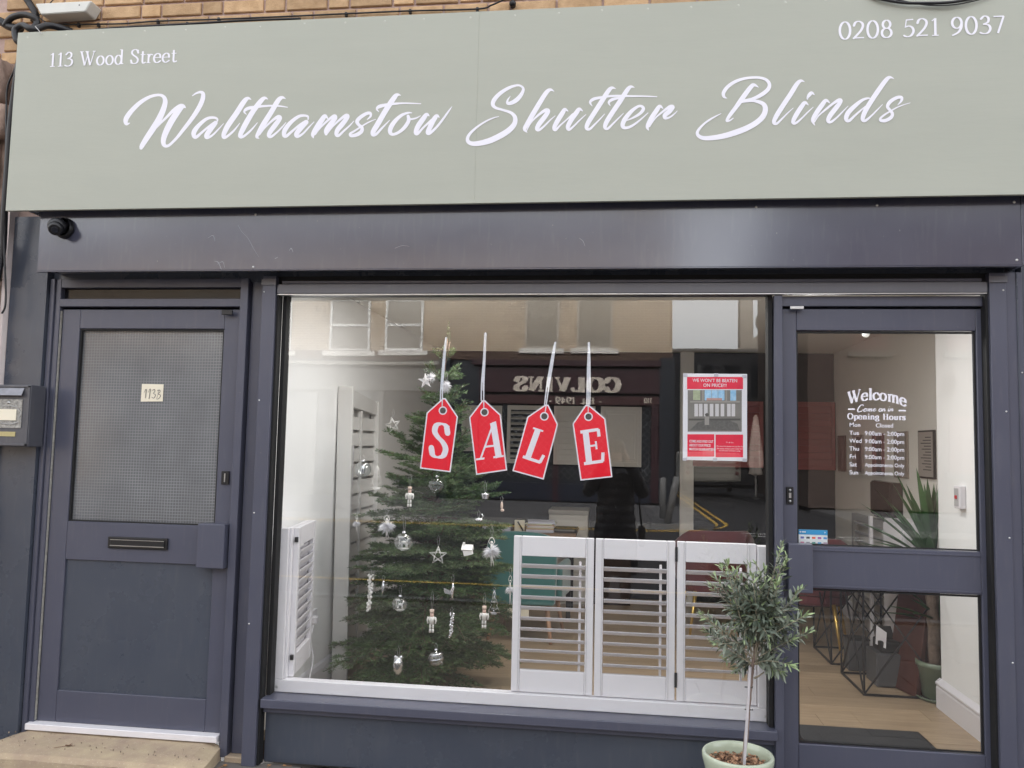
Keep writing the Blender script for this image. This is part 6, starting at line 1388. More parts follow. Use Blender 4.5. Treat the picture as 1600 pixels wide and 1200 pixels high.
def wire_star(px, py, rpx, lab, Y, cordpx, rot=PI/2):
    t, p, k = orn(px, py, lab, Y); r = rpx*k; mb = MB(); s = starpts(r, r*0.45, 5, rot)
    for sc in (1.0, 0.72): mb.tube([p+Vector((a*sc, -0.003*(1 if sc < 1 else 0), b_*sc)) for a, b_ in s+[s[0]]], 0.0014, 5)
    outer = s[::2]
    for i in range(5): a, b_ = outer[i], outer[(i+2) % 5]; mb.tube([p+Vector((a[0], -0.004, a[1])), p+Vector((b_[0], -0.002, b_[1]))], 0.0010, 4)
    mb.build('wire_star', orn_w, t); cord(t, p+Vector((0, 0, r)), cordpx, k)
def bauble(px, py, rpx, lab, Y, cordpx, inner='silver'):
    t, p, k = orn(px, py, lab, Y); r = rpx*k
    MB().sphere(p, r, 28, 18).build('glass_ball', bauble_g, t)
    MB().lathe([(r*0.22, r*0.93), (r*0.20, r*1.12), (0.0001, r*1.14)], p, 12).build('cap', silver, t)
    if inner == 'silver': MB().sphere(p+Vector((0, 0, -r*0.05)), r*0.55, 14, 10, sc=(0.55, 0.55, 1.2)).build('silver_filling', silver, t)
    elif inner == 'swirl': MB().tube([p+Vector((math.cos(a_)*r*0.75, math.sin(a_)*r*.75, -r*0.6+a_*r*0.1)) for a_ in [i*0.5 for i in range(26)]], r*0.16, 6).build('silver_filling', silver, t)
    elif inner == 'deer':
        mb = MB().lathe([(0.0001, -r*0.62), (r*0.6, -r*0.64), (r*0.3, -r*0.85)], p, 16)
        mb.sphere(p+Vector((0.05*r, 0, -0.02*r)), r*0.2, 10, 6, sc=(1.7, .7, .8))
        for dx in (-.28, -.16, .22, .34): mb.tube([p+Vector((dx*r, 0, -0.1*r)), p+Vector((dx*r*1.1, 0, -0.66*r))], r*0.045, 5)
        mb.tube([p+Vector((.28*r, 0, 0)), p+Vector((.42*r, 0, .32*r)), p+Vector((.58*r, 0, .28*r))], [r*.1, r*.09, r*.05], 6)
        mb.tube([p+Vector((.4*r, 0, .38*r)), p+Vector((.32*r, 0, .62*r)), p+Vector((.5*r, 0, .7*r))], r*.03, 4)
        mb.tube([p+Vector((-.5*r, 0, -.6*r)), p+Vector((-.45*r, 0, .45*r))], r*.04, 5); mb.sphere(p+Vector((-.3*r, 0, .5*r)), r*.25, 8, 6, sc=(1.4, .8, .5))
        mb.build('deer_scene', orn_w, t)
    cord(t, p+Vector((0, 0, r*1.1)), cordpx, k)
def puff(mb, c, r, n, flat=1.0, seed=1, ln=1.0):
    R2 = random.Random(seed)
    for i in range(n):
        d = Vector((R2.gauss(0, 1), R2.gauss(0, 1), R2.gauss(0, 1)*flat)).normalized(); l = r*R2.uniform(.55, 1.1)*ln
        s = d.cross(Vector((R2.random(), R2.random(), R2.random()))).normalized()*r*0.035; e = c+d*l+Vector((0, 0, -0.25*l*abs(d.x)))
        m = c+d*l*0.55
        mb.poly([c, m+s, e, m-s], [(0, 1, 2, 3)])
def ballerina(px, py, wpx, hpx, lab, Y, cordpx, seed):
    t, p, k = orn(px, py, lab, Y); w, h = wpx*k/2, hpx*k
    mb = MB(); puff(mb, p, w, 420, 0.45, seed); mb.build('feather_skirt', feather, t)
    b_ = MB().tube([p, p+Vector((0, 0, h*.16)), p+Vector((0, 0, h*.24))], [w*.10, w*.13, w*.06], 8).sphere(p+Vector((0, 0, h*.30)), w*.13, 10, 8)
    for s in (-1, 1):
        b_.tube([p+Vector((s*w*.1, 0, h*.21)), p+Vector((s*w*.30, 0, h*.32)), p+Vector((s*w*.16, 0, h*.44)), p+Vector((0, 0, h*.47))], w*.035, 5)
        b_.tube([p, p+Vector((s*w*.07+w*.05, 0, -h*.28)), p+Vector((s*w*.12+w*.12, 0, -h*.52))], [w*.07, w*.05, w*.03], 6)
    b_.build('dancer', orn_w, t); cord(t, p+Vector((0, 0, h*.47)), cordpx, k)
def nutcracker(px, py, hpx, lab, Y, cordpx):
    t, p, k = orn(px, py, lab, Y); h = hpx*k; u = lambda x, z: p+Vector((x*h, 0, z*h))
    MB().lathe([(0.0001, .5), (.085, .49), (.09, .36), (.075, .35)], p, 12, sx=1, sy=1).v
    b_ = MB()
    b_.lathe([(0.0001*h, .5*h), (.10*h, .49*h), (.10*h, .34*h), (0.0001*h, .34*h)], p, 12)
    b_.build('hat', bone, t)
    b_ = MB().lathe([(0.0001, .33*h), (.085*h, .33*h), (.085*h, .19*h), (.0001, .19*h)], p, 12); b_.build('head', mat('ornament_blush', (0.72, 0.50, 0.42), 0.5), t)
    b_ = MB().lathe([(0.0001, .18*h), (.12*h, .18*h), (.13*h, .08*h), (.09*h, -.14*h), (.0001, -.15*h)], p, 14)
    for s in (-1, 1):
        b_.tube([u(s*.15, .16), u(s*.19, .02), u(s*.16, -.12)], [.045*h, .04*h, .035*h], 8)
        b_.tube([u(s*.06, -.15), u(s*.06, -.34)], .045*h, 8); b_.tube([u(s*.06, -.36), u(s*.06, -.5)], .05*h, 8)
    b_.build('uniform', orn_w, t); cord(t, p+Vector((0, 0, h*.5)), cordpx, k)
def wire_tree(px, py, wpx, hpx, lab, Y, cordpx, m):
    t, p, k = orn(px, py, lab, Y); w, h = wpx*k/2, hpx*k; mb = MB()
    out = [(0, .5), (-.35, .22), (-.2, .2), (-.62, -.08), (-.4, -.1), (-1, -.42), (1, -.42), (.4, -.1), (.62, -.08), (.2, .2), (.35, .22), (0, .5)]
    mb.tube([p+Vector((a*w, 0, b_*h)) for a, b_ in out], 0.0018, 5)
    for cx_, cz_, rr_ in ((-.3, -.28, .22), (.3, -.28, .22), (-.18, -.0, .16), (.18, 0, .16), (0, .22, .12), (0, -.36, .12)):
        mb.tube([p+Vector((cx_*w+math.cos(a_)*rr_*w*(1-a_/9), 0, cz_*h+math.sin(a_)*rr_*w*(1-a_/9))) for a_ in [q*0.55 for q in range(13)]], 0.0013, 4)
    mb.tube([p+Vector((0, 0, .5*h)), p+Vector((0, 0, -.42*h))], 0.0014, 4)
    mb.build('scrollwork', m, t); mb = MB().box(p.x-w*.45, p.x+w*.45, p.y-0.004, p.y+0.004, p.z-h*.5, p.z-h*.42).build('base', m, t); cord(t, p+Vector((0, 0, h*.5)), cordpx, k)
def icicle(px, py, hpx, wpx, lab, Y, seed, m):
    t, p, k = orn(px, py, lab, Y); h = hpx*k; R2 = random.Random(seed); mb = MB()
    for i in range(46):
        f = i/45; q = p+Vector((R2.uniform(-1, 1)*wpx*k*.35*(1.1-f*.4)+(-0.006 if f > .9 else 0), R2.uniform(-1, 1)*wpx*k*.3, h*(.5-f))); r = wpx*k*R2.uniform(.16, .30)
        mb.sphere(q, r, 6, 4)
    mb.build('bead_cluster', m, t); cord(t, p+Vector((0, 0, h*.5)), 9, k)
Yf = 0.56
ballerina(604, 822, 30, 34, 'feather-skirted white ballerina ornament at left of tree, largest of its kind', Yf+.02, 12, 3)
ballerina(768, 861, 32, 44, 'feather-skirted white dancer ornament at right edge of the fir', Yf+.06, 18, 5)
ballerina(797, 921, 18, 44, 'small feathered dancer ornament beside the left shutter panel', Yf+.10, 14, 8)
ballerina(557, 818, 14, 26, 'small dull white figure ornament left of the feathered ballerina', Yf+.16, 8, 9)
bauble(631, 847, 14.5, 'clear glass bauble with a white deer inside', Yf-.02, 24, 'deer')
bauble(625, 944, 12, 'clear bauble with white scene below the deer bauble', Yf+.02, 14, 'deer')
bauble(681, 1028, 12, 'round silver swirled bauble low on the tree', Yf, 8, 'swirl')
bauble(567, 733, 12.5, 'clear bauble with a silver bird inside at upper left', Yf+.22, 8, 'silver')
bauble(682, 758, 13, 'large shaded clear bauble below the S tag', Yf+.18, 6, 'none')
wire_star(684.5, 868, 14, 'white woven wire star ornament near tree centre', Yf-.02, 17)
wire_star(614, 664, 12.5, 'white wire star hanging high at the left of the tree', Yf+.28, 12, PI/2+.25)
wire_tree(589, 746, 24, 36, 'white scrollwork tree ornament at upper left', Yf+.12, 10, orn_w)
wire_tree(772, 941, 18, 36, 'silver scrollwork tree ornament near the right nutcracker', Yf+.10, 4, silver)
nutcracker(640, 776, 31, 'pale nutcracker ornament high on the tree', Yf+.10, 22)
nutcracker(674.5, 970, 34, 'pale pink nutcracker ornament at lower centre of tree', Yf-.03, 29)
nutcracker(756.5, 964, 33, 'silvery nutcracker ornament at lower right of tree', Yf+.06, 20)
icicle(578, 926, 52, 9, 'white beaded icicle ornament on the lower left branches', Yf+.05, 2, orn_w)
icicle(705.5, 977, 36, 7, 'clear crystal drop ornament right of central nutcracker', Yf, 4, silver)
# iridescent star and feather ball near the top
t, p, k = orn(665, 595, 'shiny iridescent star ornament near the top of the tree', Yf+.30)
s = starpts(13*k, 5*k, 5, PI/2+.1); iri = mat('iridescent', (0.72, 0.78, 0.85), 0.12, metal=0.6, var=0.3, vscale=40, col2=(0.9, 0.72, 0.75))
MB().poly([p+Vector((0, -0.008, 0))]+[p+Vector((a, 0, b_)) for a, b_ in s]+[p+Vector((0, 0.008, 0))], [(0, i+1, (i+1) % 10+1) for i in range(10)]+[(11, (i+1) % 10+1, i+1) for i in range(10)]).build('star', iri, t); cord(t, p+Vector((0, 0, 13*k)), 8, k)
mb = MB(); puff(mb, p+Vector((6*k, 0.02, 6*k)), 11*k, 200, 1, 12); mb.build('feather_tuft', feather, t)
t, p, k = orn(697, 603, 'white feather ball ornament beside the S tag cord', Yf+.28); mb = MB(); puff(mb, p, 10*k, 380, 1.3, 14); puff(mb, p+Vector((0, 0, -5*k)), 8*k, 200, 1.2, 15); mb.build('feather_ball', feather, t); cord(t, p+Vector((0, 0, 8*k)), 14, k)
# little house
t, p, k = orn(730, 859, 'small white wooden house ornament right of centre', Yf, ); u = k
MB().box(p.x-6*u, p.x+7*u, p.y-6*u, p.y+6*u, p.z-8*u, p.z+1*u, rot=Matrix.Rotation(-.25, 3, 'Y'), piv=p).build('walls', orn_w, t)
MB().prism([(-8*u, 0), (0, 7*u), (8*u, 0), (7*u, -1.5*u), (0, 5*u), (-7*u, -1.5*u)], 'x', -8*u, 9*u).build('roof', orn_w, t).location = (p.x, p.y, p.z+1*u)
MB().box(p.x-7*u, p.x-3.5*u, p.y-2*u, p.y+2*u, p.z+3*u, p.z+11*u).build('chimney', orn_w, t)
# hummingbird, owl, crown, deer pieces
t, p, k = orn(706, 924, 'clear glass hummingbird ornament above the crystal drop', Yf)
MB().tube([p+Vector((1*k, 0, 12*k)), p+Vector((2*k, 0, 6*k)), p+Vector((0, 0, 0)), p+Vector((1*k, 0, -12*k))], [1*k, 2.2*k, 3*k, .6*k], 8).poly([p, p+Vector((-13*k, 0, 5*k)), p+Vector((-11*k, 0, -3*k)), p+Vector((-2*k, 0, -5*k))], [(0, 1, 2, 3)]).build('bird', silver, t); cord(t, p+Vector((1*k, 0, 12*k)), 14, k)
t, p, k = orn(622, 1040, 'silver glass owl ornament low at the left', Yf)
MB().lathe([(0.0001, 13*k), (6*k, 11*k), (7.5*k, 3*k), (7*k, -6*k), (3*k, -13*k), (.0001, -13.5*k)], p, 16).sphere(p+Vector((-4*k, 0, 12*k)), 3*k, 8, 6).sphere(p+Vector((4*k, 0, 12*k)), 3*k, 8, 6).sphere(p+Vector((-3*k, -6*k, 5*k)), 2.2*k, 8, 6).sphere(p+Vector((3*k, -6*k, 5*k)), 2.2*k, 8, 6).build('owl', silver, t); cord(t, p+Vector((0, 0, 13*k)), 15, k)
t, p, k = orn(758, 774, 'small silver crown ornament below the A tag', Yf+.15)
MB().lathe([(5*k, -5*k), (6.5*k, 1*k), (7*k, 3*k), (5.5*k, 3*k), (4.5*k, -5*k)], p, 14).build('crown', silver, t); cord(t, p+Vector((0, 0, 3*k)), 20, k)
t, p, k = orn(784, 790, 'small ivory bird-topped ornament at upper right branch tip', Yf+.15)
MB().sphere(p, 2.6*k, 8, 6, sc=(.8, .8, 2.4)).sphere(p+Vector((1*k, 0, -7*k)), 3*k, 8, 6, sc=(1, .8, .8)).build('bird', bone, t); cord(t, p+Vector((0, 0, 5*k)), 10, k)
t, p, k = orn(748, 812, 'silver swan ornament below the right side of the A tag', Yf+.12)
MB().sphere(p, 5*k, 10, 6, sc=(1.3, .6, .6)).tube([p+Vector((4*k, 0, 1*k)), p+Vector((7*k, 0, 6*k)), p+Vector((4*k, 0, 9*k))], 1*k, 6).build('swan', silver, t); cord(t, p+Vector((0, 0, 3*k)), 12, k)
t, p, k = orn(599, 917, 'faint silver hanging charm right of the beaded icicle', Yf+.10)
MB().tube([p+Vector((0, 0, 9*k)), p, p+Vector((-1*k, 0, -12*k))], [1.5*k, 3*k, .8*k], 8).build('charm', silver, t); cord(t, p+Vector((0, 0, 9*k)), 8, k)

# ================================================================== OLIVE TREE IN POT
pot_m = mat('mint_glazed_pot', (0.42, 0.47, 0.36), 0.22, var=0.06, vscale=6, coat=0.3)
soil_m = mat('bark_mulch', (0.11, 0.055, 0.035), 0.95, var=0.5, vscale=60, bump=1)
op = thing('olive_pot', 'glossy mint green round pot holding the olive tree', 'plant pot', (0.535, -0.30, GZ))
PX, PY, PZ = 0.554, -0.30, 0.226
MB().lathe([(0.095, GZ+0.001), (0.102, GZ+0.01), (0.125, PZ-0.12), (0.143, PZ-0.05), (0.147, PZ-0.035), (0.150, PZ-0.02), (0.150, PZ-0.006), (0.146, PZ), (0.138, PZ), (0.133, PZ-0.006), (0.130, PZ-0.03), (0.122, PZ-0.09)], (PX, PY, 0), 48).build('pot_body', pot_m, op)
so = MB().lathe([(0.0001, PZ-0.044), (0.06, PZ-0.047), (0.128, PZ-0.052)], (PX, PY, 0), 30).build('soil', soil_m, op)
R = random.Random(8); ch = MB()
for i in range(240):
    r = 0.125*math.sqrt(R.random()); a_ = R.uniform(0, 2*PI); s = R.uniform(.003, .009)
    ch.box(-s, s, -s*.5, s*.5, -0.0015, 0.0015, rot=Matrix.Rotation(R.uniform(-.6, .6), 3, 'X') @ Matrix.Rotation(R.uniform(0, 6), 3, 'Z'))
    for v in ch.v[-8:]: v += Vector((PX+r*math.cos(a_), PY+r*math.sin(a_), PZ-0.044+R.uniform(0, .008)))
chips_m = mat('wood_chip', (0.35, 0.20, 0.12), 0.9, island=0.6)
ch.build('bark_chips', chips_m, op, kind='stuff')
ot = thing('olive_tree', 'small standard olive tree with grey-green leaves in the mint pot', 'olive tree', (0.545, -0.30, PZ-0.05))
obark = mat('olive_bark', (0.23, 0.17, 0.14), 0.85, var=0.35, vscale=25, bump=0.8, bscale=120, stretch=(1, 1, .3))
def P_(x, y, Y=-0.30): return at(x, y, Y)
tr_pts = [Vector((0.575, -0.295, PZ-0.06)), P_(1167, 1140), P_(1170, 1100), P_(1174, 1060), P_(1176, 1040), P_(1180, 1015), P_(1186, 985)]
MB().tube(catmull([tuple(p) for p in tr_pts], 5), [0.0095+0.0012*math.sin(i*1.9)-0.00010*i for i in range(31)], 10).build('trunk', obark, ot)
stake_m = mat('grey_stake', (0.50, 0.48, 0.50), 0.7, var=0.3, vscale=30, stretch=(4, 4, .5))
sk_ = thing('plant_stake', 'pale grey square stake tied beside the olive trunk', 'stake', (0.55, -0.315, PZ-0.06))
a, b_ = P_(1163, 1194, -0.32), P_(1172, 1042, -0.315); d = b_-a
MB().tube([a-d*0.12, b_], 0.0075, 4, smooth=False).build('stake_rod', stake_m, sk_)
mb = MB()
for y in (1075, 1110): p = P_(1170, y, -0.307); mb.tube([p+Vector((math.cos(q)*0.017, math.sin(q)*0.012, 0.001*q)) for q in [i*.6 for i in range(12)]], 0.0012, 5)
mb.build('tie', gasket_m, sk_)
sil_t = mat('olive_twig', (0.30, 0.27, 0.20), 0.8)
olive_m = bpy.data.materials.new('olive_leaf'); olive_m.use_nodes = True; N, L = nodes(olive_m); b = N['Principled BSDF']; MATS['olive_leaf'] = olive_m
b.inputs['Roughness'].default_value = 0.42
g_ = N.new('ShaderNodeNewGeometry'); oi = N.new('ShaderNodeObjectInfo'); at_ = N.new('ShaderNodeAttribute'); at_.attribute_name = 'young'
m1 = N.new('ShaderNodeMix'); m1.data_type = 'RGBA'; m1.inputs[6].default_value = (0.062, 0.085, 0.062, 1); m1.inputs[7].default_value = (0.14, 0.17, 0.13, 1)
ad = N.new('ShaderNodeMath'); ad.operation = 'ADD'; L.new(g_.outputs['Random Per Island'], ad.inputs[0]); L.new(oi.outputs['Random'], ad.inputs[1]); fr_ = N.new('ShaderNodeMath'); fr_.operation = 'FRACT'; L.new(ad.outputs[0], fr_.inputs[0]); L.new(fr_.outputs[0], m1.inputs[0])
m2 = N.new('ShaderNodeMix'); m2.data_type = 'RGBA'; m2.inputs[7].default_value = (0.19, 0.22, 0.17, 1); L.new(g_.outputs['Backfacing'], m2.inputs[0]); L.new(m1.outputs[2], m2.inputs[6]); L.new(m2.outputs[2], b.inputs['Base Color'])
olive_y = mat('olive_leaf_young', (0.26, 0.34, 0.17), 0.45, island=0.3, rnd=0.0)
def leaf_geo(L_, W_, bend):
    pts = []; n = 5
    for i in range(n+1):
        t = i/n; w = W_/2*math.sin(PI*min(1, t*0.96+0.03))**0.75; z = -bend*t*t*L_
        pts.append((t*L_, -w, z+0.12*w)); pts.append((t*L_, 0, z)); pts.append((t*L_, w, z+0.12*w))
    fs = []
    for i in range(n):
        o = i*3; fs += [(o, o+3, o+4, o+1), (o+1, o+4, o+5, o+2)]
    return pts, fs
leaf_me = {}
for kname, m in (('old', olive_m), ('young', olive_y)):
    for v, bd in enumerate((0.05, 0.18, 0.30)):
        p, f = leaf_geo(1.0, 0.24, bd); o = MB().poly(p, f, True).build('leaf', m); leaf_me[(kname, v)] = o.data; bpy.data.objects.remove(o)
cc_ = P_(1182, 952); R = random.Random(17); leaves = []
tips = []
tw = MB(); roots = [P_(1180, 1030), P_(1184, 1008), P_(1188, 990), P_(1176, 1038)]
def shoot(p0, p1, n, ll, young_from=.75, sag=0.0):
    mid = p0.lerp(p1, .5)+Vector((R.uniform(-.02, .02), R.uniform(-.02, .02), 0.012)); q = catmull([tuple(p0), tuple(mid), tuple(p1)], 8)
    tw.tube(q, [0.0030*(1-.7*i/(len(q)-1)) for i in range(len(q))], 5, cap=False)
    ang = R.uniform(0, PI)
    for i in range(n):
        t = 0.22+0.78*i/(n-1); f = t*(len(q)-1); j = min(int(f), len(q)-2); b_ = Vector(q[j]).lerp(Vector(q[j+1]), f-j); ax = (Vector(q[j+1])-Vector(q[j])).normalized()
        s = ax.orthogonal().normalized(); u = ax.cross(s); ang += PI/2
        for sgn in (1, -1):
            a_ = ang+(0 if sgn > 0 else PI)+R.uniform(-.3, .3); rad = s*math.cos(a_)+u*math.sin(a_)
            dr = (ax*R.uniform(.5, 1.0)+rad*(0.95 if t < .9 else .35)+Vector((0, 0, .1))).normalized()
            leaves.append((b_, dr, ll*R.uniform(.7, 1.15)*(1 if t < .85 else .72), 'young' if t > young_from and R.random() < .8 else 'old'))
# outline tips read from the photo, spread in depth
outline = [(1110, 915), (1098, 962), (1104, 988), (1118, 902), (1128, 888), (1136, 878), (1150, 892), (1168, 884), (1178, 903), (1197, 892), (1222, 852), (1227, 880), (1252, 922), (1260, 962), (1266, 985), (1240, 1000), (1235, 1038), (1222, 1052), (1205, 1045), (1150, 1045), (1132, 1030), (1118, 1005), (1240, 940), (1216, 915), (1206, 930)]
for (x, y) in outline:
    for rep in range(2):
        tip = P_(x+R.uniform(-3, 3), y+R.uniform(-3, 3), -0.30+R.uniform(-.15, .15)); shoot(R.choice(roots), tip, 13, 0.050, .82)
for i in range(85):
    d = Vector((R.gauss(0, 1), R.gauss(0, 1), R.gauss(0, 1))).normalized()*R.uniform(.35, .92)
    tip = cc_+Vector((d.x*0.175, d.y*0.165, d.z*0.165)); b0 = cc_+Vector((0, 0, -.05))+Vector((d.x*.04, d.y*.04, d.z*.03)); shoot(b0, tip, 9, 0.048, .93)
shoot(P_(1205, 960), P_(1222, 852, -.32), 15, 0.036, .2); shoot(P_(1205, 965), P_(1228, 868, -.30), 14, 0.036, .3); shoot(P_(1135, 1000), P_(1097, 958, -.32), 11, 0.036, .3); shoot(P_(1150, 920), P_(1130, 884, -.34), 10, 0.034, .3); shoot(P_(1190, 930), P_(1180, 880, -.34), 10, 0.034, .35)
tw.tube([P_(1178, 1060), P_(1186, 1056), P_(1194, 1050)], [0.005, 0.004, 0.003], 6)
tw.build('twigs', sil_t, ot, kind='stuff')
def leaf_mat(b_, dr, l):
    side = dr.cross(Vector((0, 0, 1)))
    side = side.normalized() if side.length > .05 else Vector((1, 0, 0)); up_v = side.cross(dr).normalized()
    return Matrix((dr, side, up_v)).transposed().to_4x4()
leaves.sort(key=lambda q: (q[0]-CAM).length)
rest = {'old': MB(), 'young': MB()}
for i, (b_, dr, l, kk) in enumerate(leaves):
    mtx = leaf_mat(b_, dr, l) @ Matrix.Rotation(R.uniform(-.9, .9), 4, 'X')
    mtx = Matrix.Translation(b_-(OFF[ot] if i < 300 else Vector())) @ mtx @ Matrix.Scale(l, 4)
    if i < 300:
        o = bpy.data.objects.new('leaf', leaf_me[(kk, i % 3)]); COL.objects.link(o); o.parent = ot; o.matrix_local = mtx
    else:
        p, f = leaf_geo(1.0, 0.24, (0.05, .18, .3)[i % 3]); rest[kk].poly([mtx @ Vector(v) for v in p], f, True)
big = MB(); big.v = rest['old'].v; big.f = rest['old'].f; big.sm = rest['old'].sm; big.mi = rest['old'].mi
big.poly(rest['young'].v, rest['young'].f, True, 1)
big.build('foliage', [olive_m, olive_y], ot, kind='stuff')

# ================================================================== YUCCA
yp = thing('yucca_pot', 'sage green ceramic pot with saucer holding the yucca', 'plant pot', (2.04, 1.50, 0))
YX, YY = 2.045, 1.47
sage_p = mat('sage_ceramic', (0.16, 0.20, 0.14), 0.3, var=0.06)
MB().lathe([(0.085, 0.012), (0.10, 0.02), (0.125, 0.20), (0.135, 0.205), (0.135, 0.235), (0.122, 0.235), (0.118, 0.20)], (YX, YY, 0), 32).build('pot_body', sage_p, yp)
MB().lathe([(0.0001, 0.001), (0.12, 0.001), (0.145, 0.022), (0.14, 0.024), (0.11, 0.010)], (YX, YY, 0), 32).build('saucer', sage_p, yp)
MB().lathe([(0.0001, 0.215), (0.118, 0.213)], (YX, YY, 0), 20).build('soil', soil_m, yp)
yu = thing('yucca_plant', 'potted yucca with two rough trunks and long sword leaves', 'yucca', (YX, YY, 0.215))
ybark = mat('yucca_bark', (0.17, 0.12, 0.09), 0.9, var=0.5, vscale=35, bump=1.0, bscale=60)
yl_m = mat('yucca_leaf', (0.035, 0.10, 0.030), 0.4, var=0.25, vscale=3, rnd=0.25, stretch=(1, 6, 6))
heads = [((YX-0.03, YY-0.01, 0.2), (YX-0.04, YY-0.02, 0.86), 40, .60), ((YX+0.04, YY+0.02, 0.2), (YX+0.02, YY+0.03, 0.50), 16, .36)]
def sword(base, dr, l, w, bend):
    n = 7; side = dr.cross(Vector((0, 0, 1))); side = side.normalized() if side.length > .05 else Vector((1, 0, 0)); nrm = side.cross(dr).normalized(); vs = []
    for i in range(n+1):
        t = i/n; c = base+dr*(l*t)-Vector((0, 0, bend*l*t*t)); ww = w/2*(0.55+0.9*t if t < .5 else 1.0*(1-((t-.5)/.5)**1.6)+0.0)
        vs += [c-side*ww+nrm*ww*.5, c, c+side*ww+nrm*ww*.5]
    MB().poly(vs, [f for i in range(n) for f in ((i*3, i*3+3, i*3+4, i*3+1), (i*3+1, i*3+4, i*3+5, i*3+2))], True).build('leaf', yl_m, yu)
R = random.Random(12)
for p0, p1, n, ll in heads:
    p0, p1 = Vector(p0), Vector(p1); MB().tube([p0.lerp(p1, t/14)+Vector((R.uniform(-.004, .004), R.uniform(-.004, .004), 0)) for t in range(15)], [0.036+R.uniform(-.004, .004) for _ in range(15)], 10).build('trunk', ybark, yu)
    for i in range(n):
        a_ = i*2.4; t = i/n; el_ = math.radians(12+72*t); dr = (Vector((math.cos(a_)*math.cos(el_), math.sin(a_)*math.cos(el_), math.sin(el_)))+Vector((-.22, 0, 0))).normalized()
        l = ll*R.uniform(.75, 1.05)
        for _ in range(6):
            e = p1+dr*l
            if e.x > 2.17 or (e.y < 1.32 and e.x > 1.90): dr = (dr+Vector((-0.35, 0.12, .1))).normalized()
        sword(p1+Vector((0, 0, -0.06+0.08*t)), dr, l, 0.046, 0.16*(1-t)+.03)

# ================================================================== ACROSS THE STREET (what the glass mirrors)
YV = 20.0; YO = 2*GY-YV
opp_brick = bpy.data.materials.new('buff_brickwork'); opp_brick.use_nodes = True; N, L = nodes(opp_brick); b = N['Principled BSDF']; b.inputs['Roughness'].default_value = 0.9
tc = N.new('ShaderNodeTexCoord'); sp = N.new('ShaderNodeSeparateXYZ'); cb = N.new('ShaderNodeCombineXYZ'); L.new(tc.outputs['Object'], sp.inputs[0]); L.new(sp.outputs['X'], cb.inputs[0]); L.new(sp.outputs['Z'], cb.inputs[1])
bt = N.new('ShaderNodeTexBrick'); L.new(cb.outputs[0], bt.inputs['Vector']); bt.inputs['Scale'].default_value = 1.0; bt.inputs['Brick Width'].default_value = 0.235; bt.inputs['Row Height'].default_value = 0.078; bt.inputs['Mortar Size'].default_value = 0.012
bt.inputs['Color1'].default_value = (0.40, 0.285, 0.175, 1); bt.inputs['Color2'].default_value = (0.25, 0.165, 0.10, 1); bt.inputs['Mortar'].default_value = (0.56, 0.50, 0.41, 1)
L.new(bt.outputs['Color'], b.inputs['Base Color'])
bn = N.new('ShaderNodeBump'); bn.inputs['Strength'].default_value = 0.6; bn.inputs['Distance'].default_value = 0.01; bn.invert = True; L.new(bt.outputs['Fac'], bn.inputs['Height']); L.new(bn.outputs[0], b.inputs['Normal'])
maroon = mat('maroon_shop_paint', (0.030, 0.005, 0.010), 0.4, var=0.15); navy = mat('navy_shop_paint', (0.010, 0.014, 0.022), 0.4, var=0.15); stone_w = mat('painted_stone', (0.68, 0.66, 0.62), 0.7); gold_l = mat('cream_letters', (0.62, 0.55, 0.47), 0.6)
darkglass = mat('shop_window_dark', (0.02, 0.022, 0.025), 0.06); curtain = mat('net_curtain', (0.30, 0.28, 0.25), 0.8, var=0.2, vscale=3, stretch=(8, 1, .4)); wframe = mat('sash_white', (0.72, 0.72, 0.70), 0.5)
slate_m = mat('roof_slate', (0.07, 0.07, 0.08), 0.6, var=0.3, vscale=6)
xg = opp(1050, 560, YV).x; zsh = opp(900, 563, YV).z; zbr = opp(900, 550, YV).z
hb = thing('brick_house', 'buff brick building with sash windows above the maroon shop across the street', 'building', (-4, YO, GZ))
B('wall', opp_brick, hb, -16.0, xg, YO-8, YO-0.001, zsh+0.25, 7.6, 0)
B('ground_storey', navy, hb, -16.0, xg-0.02, YO-8, YO-0.02, GZ, zsh+0.249, 0)
B('string_course', mat('dark_brick_band', (0.10, 0.065, 0.05), 0.9, var=0.3, vscale=10), hb, -16.0, xg+0.01, YO-0.0005, YO+0.05, zsh-0.02, zbr, 0)
MB().prism([(YO+0.4, 7.55), (YO-4, 9.6), (YO-8.4, 7.55)], 'x', -16.2, xg+0.2).build('roof', slate_m, hb)
B('chimney', opp_brick, hb, xg-1.2, xg-0.2, YO-4.4, YO-3.6, 8.8, 10.6, 0)
def sash(x0, y0, x1, y1, rail=True, m=curtain, fr=wframe, par=None, Yv=YV):
    a, c = opp(x0, y0, Yv), opp(x1, y1, Yv); X0, X1, Z1, Z0 = min(a.x, c.x), max(a.x, c.x), a.z, c.z; yo = 2*GY-Yv
    w = B('window', m, par or hb, X0, X1, yo+0.001, yo+0.012, Z0, Z1, 0)
    f = MB(); t_ = 0.06
    f.box(X0-0.01, X0+t_, yo+0.0125, yo+0.045, Z0, Z1); f.box(X1-t_, X1+0.01, yo+0.0125, yo+0.045, Z0, Z1)
    f.box(X0+t_, X1-t_, yo+0.0125, yo+0.045, Z0, Z0+t_*1.2); f.box(X0+t_, X1-t_, yo+0.0125, yo+0.045, Z1-t_, Z1)
    if rail: f.box(X0+t_, X1-t_, yo+0.0125, yo+0.05, (Z0+Z1)/2-0.04, (Z0+Z1)/2+0.04)
    f.build('frame', fr, w)
    B('sill', stone_w, w, X0-0.18, X1+0.18, yo+0.0005, yo+0.12, Z0-0.15, Z0-0.002, 0)
sash(518, 468, 577, 549); sash(604, 468, 660, 548)
